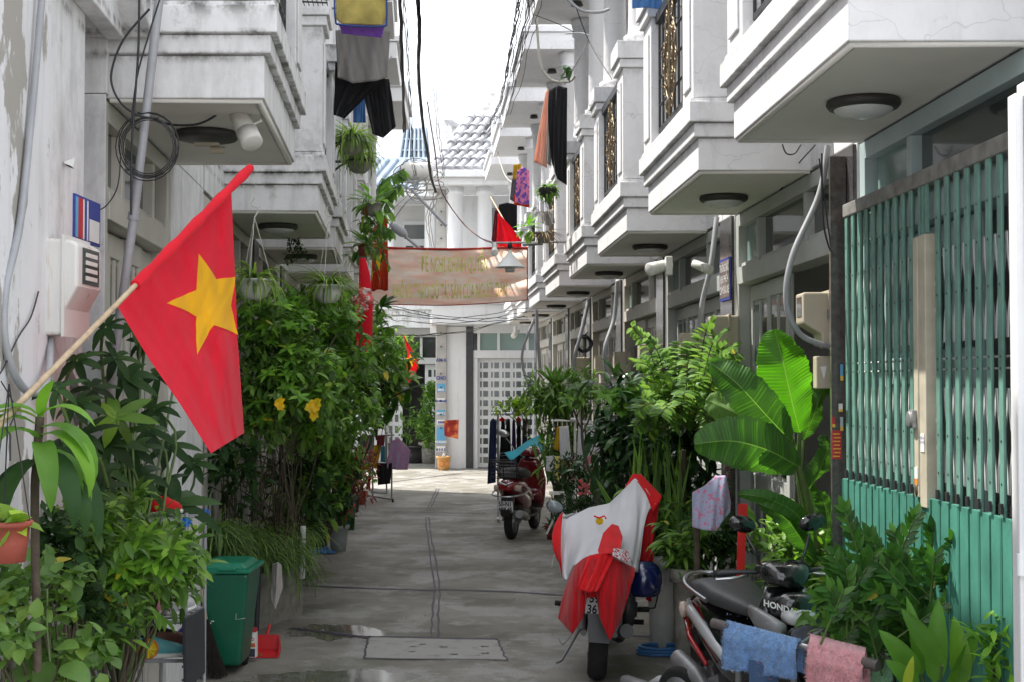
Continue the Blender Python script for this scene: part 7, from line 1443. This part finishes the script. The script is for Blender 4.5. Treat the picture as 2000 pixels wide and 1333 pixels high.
T=plant('slender_tree','slender bare-stemmed tree in front of the baby clothes',P(1170,1010,12.2)); m=MB(); m.tube(bez([P(1175,1040,12.2),P(1165,960,12.2),P(1142,890,12.2),P(1136,830,12.2),P(1138,790,12.2)],5),[.022-.0007*i for i in range(21)],8); m.tube(bez([P(1136,850,12.2),P(1150,820,12.2),P(1158,800,12.2)],5),.008,6); m.tube(bez([P(1136,840,12.2),P(1125,815,12.2),P(1118,790,12.2)],5),.008,6); m.build('trunk','bark',T)
m=MB()
for k in range(14): fan(m,P(rnd.uniform(1110,1175),rnd.uniform(750,790),12.1),5,.11,.035,.1,V((rnd.uniform(-.5,.5),-.5,.6)),1,3,0,0,.6)
m.build('foliage','leaf_mid',T)
T=plant('small_leaf_bush','fine-leaved bush with tiny pink flowers beside the small white table',P(1140,1020,12.8)); shrub('x',[blob(1110,930,13,40,40,.25,1),blob(1160,970,12.8,55,45,.3,1.3),blob(1120,1000,12.6,45,30,.25,1),blob(1200,960,12.4,40,60,.25,.8)],3000,.045,.022,('leaf_dark','twig'),T,0,P(1150,1080,12.8),.4,seg=2,twigs=40,clus=6)
m=MB()
for k in range(40): fan(m,P(rnd.uniform(1130,1165),rnd.uniform(935,965),12.4),4,.02,.018,0,V((0,-1,.2)),1,2,2)
leafmat('petal_pink',(.65,.14,.20),tr=.3,dark=.8,light=1.1); m.build('flower','petal_pink',T)
T=plant('potted_plant','plant in a red-rimmed pot left of the covered motorbike',G(1078,1052),group='pots on the right'); g_=G(1080,1052); m=MB(); pot(m,tuple(g_),.10,.17,rim=.01); m.build('pot','terracotta',T); m=MB()
for i in range(50): leaf(m,g_+V((0,0,.17))+rdir()*.05,rdir(.5),V((0,-.2,1)),.11,.04,.6,.2,3,0)
m.build('foliage','leaf_dark',T)
# ZZ plant
T=plant('zz_plant','glossy plant with arching rows of thick paired leaflets before the green gate panel',P(1760,1333,6.1)); m=MB(); s_=MB(); b0=P(1765,1300,6.1)
tips=[(1650,1000,5.9),(1640,1085,5.9),(1700,1050,6.0),(1785,1015,6.0),(1722,1120,5.8),(1852,985,6.0),(1870,1000,6.1),(1925,992,6.0),(1962,1040,5.9),(1978,1060,5.7),(1605,1165,5.9),(1660,1150,5.7),(1700,1150,5.6),(1800,1090,5.8),(1880,1080,6.0),(1750,1050,6.2),(1840,1120,5.7),(1900,1130,6.0),(1640,1190,5.7),(1770,1180,5.6),(1890,1045,5.8),(1945,1010,5.9),(1820,1040,5.9),(1670,1040,6.1),(1740,1085,5.7),(1690,1100,5.8),(1860,1060,5.7)]
for i,(u,v,Y) in enumerate(tips):
    bb=P(1700+120*((i*5)%7)/6 if u<1800 else 1800+80*((i*3)%5)/4,1310,6.05); e=P(u,v,Y); cv=bez([bb,(bb+e)*.5+V(((e.x-bb.x)*-.12,0,.08)),e],7); s_.tube(cv,[.009-.0004*j for j in range(len(cv))],6); k=len(cv)
    for j in range(3,k):
        p=cv[j]; d=(cv[min(j+1,k-1)]-cv[j-1]).normalized(); sd=d.cross(V((0,-1,.1))).normalized()
        for sg in (-1,1): leaf(m,p,sd*sg*.62+d*.9+V((0,-.2,0)),V((rnd.uniform(-.4,.4),-1,.5)),rnd.uniform(.075,.10)*(1-.25*(j/k)),.027,.3,.35,4,2)
    leaf(m,cv[-1],cv[-1]-cv[-2],V((0,-1,.5)),.08,.036,.3,.2,4,2)
for k in range(46):
    u=rnd.uniform(1620,1900); v=rnd.uniform(1130,1290); Y=rnd.uniform(5.7,6.1); c=P(u,v,Y); a0=rnd.uniform(-1.1,1.1); d0=V((sin(a0),-.25,cos(a0)))
    for j in range(5):
        q=c+d0*.032*j; sd=d0.cross(V((0,-1,.1))).normalized()
        for sg in (-1,1): leaf(m,q,sd*sg*.62+d0*.9+V((0,-.2,0)),V((rnd.uniform(-.4,.4),-1,.5)),rnd.uniform(.06,.085),.026,.3,.35,4,2)
    s_.tube([c-d0*.1,c+d0*.15],.005,5)
m.build('foliage','leaf_glossy',T); s_.build('stem','green_stem',T); m=MB(); pot(m,(b0.x,6.1,.10),.2,.36,rim=.015); m.build('pot','pot_white',T)
T=plant('ixora_bush','mid green bush crowding the foot of the gate panel around the glossy plant',P(1640,1333,6.6)); shrub('x',[blob(1650,1200,6.4,55,50,.15,1),blob(1900,1150,6.1,60,60,.12,1),blob(1760,1270,6.2,70,40,.12,1),blob(1640,1270,6.0,40,40,.12,.6)],620,.085,.03,('leaf_mid','twig'),T,0,P(1740,1400,6.3),.6,twigs=18)
T=plant('turmeric_plant','pale broad pointed leaves in the bottom right corner below the glossy plant',P(1830,1333,5.5)); m=MB(); s_=MB(); b0=P(1830,1400,5.5)
for (u0,v0,u,v,w,Y) in ((1800,1320,1782,1178,.085,5.5),(1825,1335,1832,1182,.12,5.4),(1875,1340,1872,1215,.12,5.4),(1840,1300,1765,1205,.11,5.3),(1790,1330,1728,1240,.13,5.4),(1900,1320,1905,1180,.075,5.5),(1850,1345,1925,1245,.10,5.4),(1790,1345,1735,1300,.10,5.3),(1930,1340,1935,1290,.07,5.4),(1770,1345,1780,1290,.05,5.2)):
    p=P(u0,v0,Y); q=P(u,v,Y-.05); leaf(m,p,(q-p)+V((0,-.02,.03)),V((rnd.uniform(-.4,.4),-1,.3)),(q-p).length*1.05,w*.72,.5,.5,9,2); s_.tube([p,b0],.006,5)
m.build('foliage','leaf_turmeric' if 'leaf_turmeric' in M else (leafmat('leaf_turmeric',(.12,.28,.04),tr=.35,dark=.7,light=1.2) and 'leaf_turmeric'),T); s_.build('stem','green_stem',T)
T=plant('balsam_plant','small bushy seedling at the lower right by the gate post',P(1955,1333,5.2)); shrub('x',[blob(1955,1290,5.2,35,50,.08,1)],170,.08,.026,('leaf_bright','twig'),T,0,P(1955,1420,5.2),.5,twigs=8)
T=plant('leafy_bush','low dark leaves behind the black scooter handlebar',P(1560,1200,7.6)); shrub('x',[blob(1560,1130,7.7,70,55,.2,1),blob(1590,1190,7.5,45,45,.15,.8),(blob(1510,1060,8.0,40,40,.15,.5))],620,.11,.035,('leaf_mid','twig'),T,0,P(1570,1300,7.7),.6,twigs=20)
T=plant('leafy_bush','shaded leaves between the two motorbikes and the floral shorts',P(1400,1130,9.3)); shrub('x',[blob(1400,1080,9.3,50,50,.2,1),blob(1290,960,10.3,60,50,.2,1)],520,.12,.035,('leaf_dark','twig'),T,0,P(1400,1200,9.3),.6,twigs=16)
# plants on the right balcony
T=plant('hanging_fern','round fern in a hanging basket before the right columns',P(1068,370,15.8)); m=MB(); c=P(1070,372,15.8); 
for i in range(90): d=rdir(.2); leaf(m,c+d*.03,d,V((0,0,1)),.16,.03,1.2,.2,3,0)
m.build('foliage','leaf_mid',T); m=MB(); m.lathe([(.02,-.10),(.09,-.06),(.11,.0),(.10,.03)],tuple(c),14); m.build('basket','pot_black',T)
T=plant('dry_bromeliad','bunch of dry grey-brown leaves on the balcony corner beside the lamp rod',P(1062,460,15.9)); m=MB(); spider(m,P(1062,458,15.9),90,.26,.02,up=.6,curl=1.6); m.build('foliage','leaf_dry',T); m=MB()
for i in range(18): d=rdir(.3); leaf(m,P(1030,446,15.9)+d*.05,d,V((0,-.3,1)),.15,.065,.5,.2,3,2)
m.build('young_leaves','leaf_bright',T)
m=MB(); q=P(1062,475,15.9); pot(m,tuple(q),.09,.12); m.build('pot','pot_stone',T)
# far end pots
T=plant('potted_tree','clipped small tree in a concrete pot left of the utility pole',G(836,905)); g_=G(838,905); m=MB(); pot(m,tuple(g_),.24,.5); m.build('pot','pot_stone',T); shrub('x',[blob(838,790,31.8,17,35,.3,1),blob(848,770,31.8,14,18,.2,.5),blob(826,830,31.8,14,30,.25,.7),(blob(840,850,31.8,20,30,.3,.8))],1500,.10,.05,('leaf_mid','bark'),T,0,g_+V((0,0,.5)),.5,seg=2,twigs=14)
T=plant('potted_plant','young variegated plant in a black pot before the open far door',G(812,900)); g_=G(812,905); m=MB(); pot(m,tuple(g_),.22,.42); m.build('pot','pot_black',T); shrub('x',[(g_+V((0,0,.75)),(.25,.25,.4),1)],160,.20,.06,('leaf_soft','twig'),T,0,g_+V((0,0,.4)),.6,twigs=8)
T=plant('agave','dark spiky plant behind the orange bucket',G(884,912)); m=MB(); spider(m,G(884,912)+V((0,0,.25)),40,.55,.06,up=.8,curl=.8); m.build('foliage','leaf_dark',T)
T=plant('vine','dark drooping foliage inside the open far doorway',P(790,720,32.3)); shrub('x',[blob(790,700,32,28,25,.3,1),(blob(775,690,31,20,30,.3,.7))],420,.2,.07,('leaf_mid','twig'),T,0,P(770,800,32.5),.7,twigs=10)
# plant on the third balcony columns (right, top)
T=plant('orchid','few dark leaves and blue pods tied to the upper right columns',P(1105,140,14.2)); m=MB()
for (u,v) in ((1105,140),(1112,130),(1108,150)):
    for k in range(4): d=rdir(); leaf(m,P(u,v,14.1),d,V((0,-.5,1)),.13,.05,.4,.2,3,2)
m.build('foliage','leaf_deep',T)
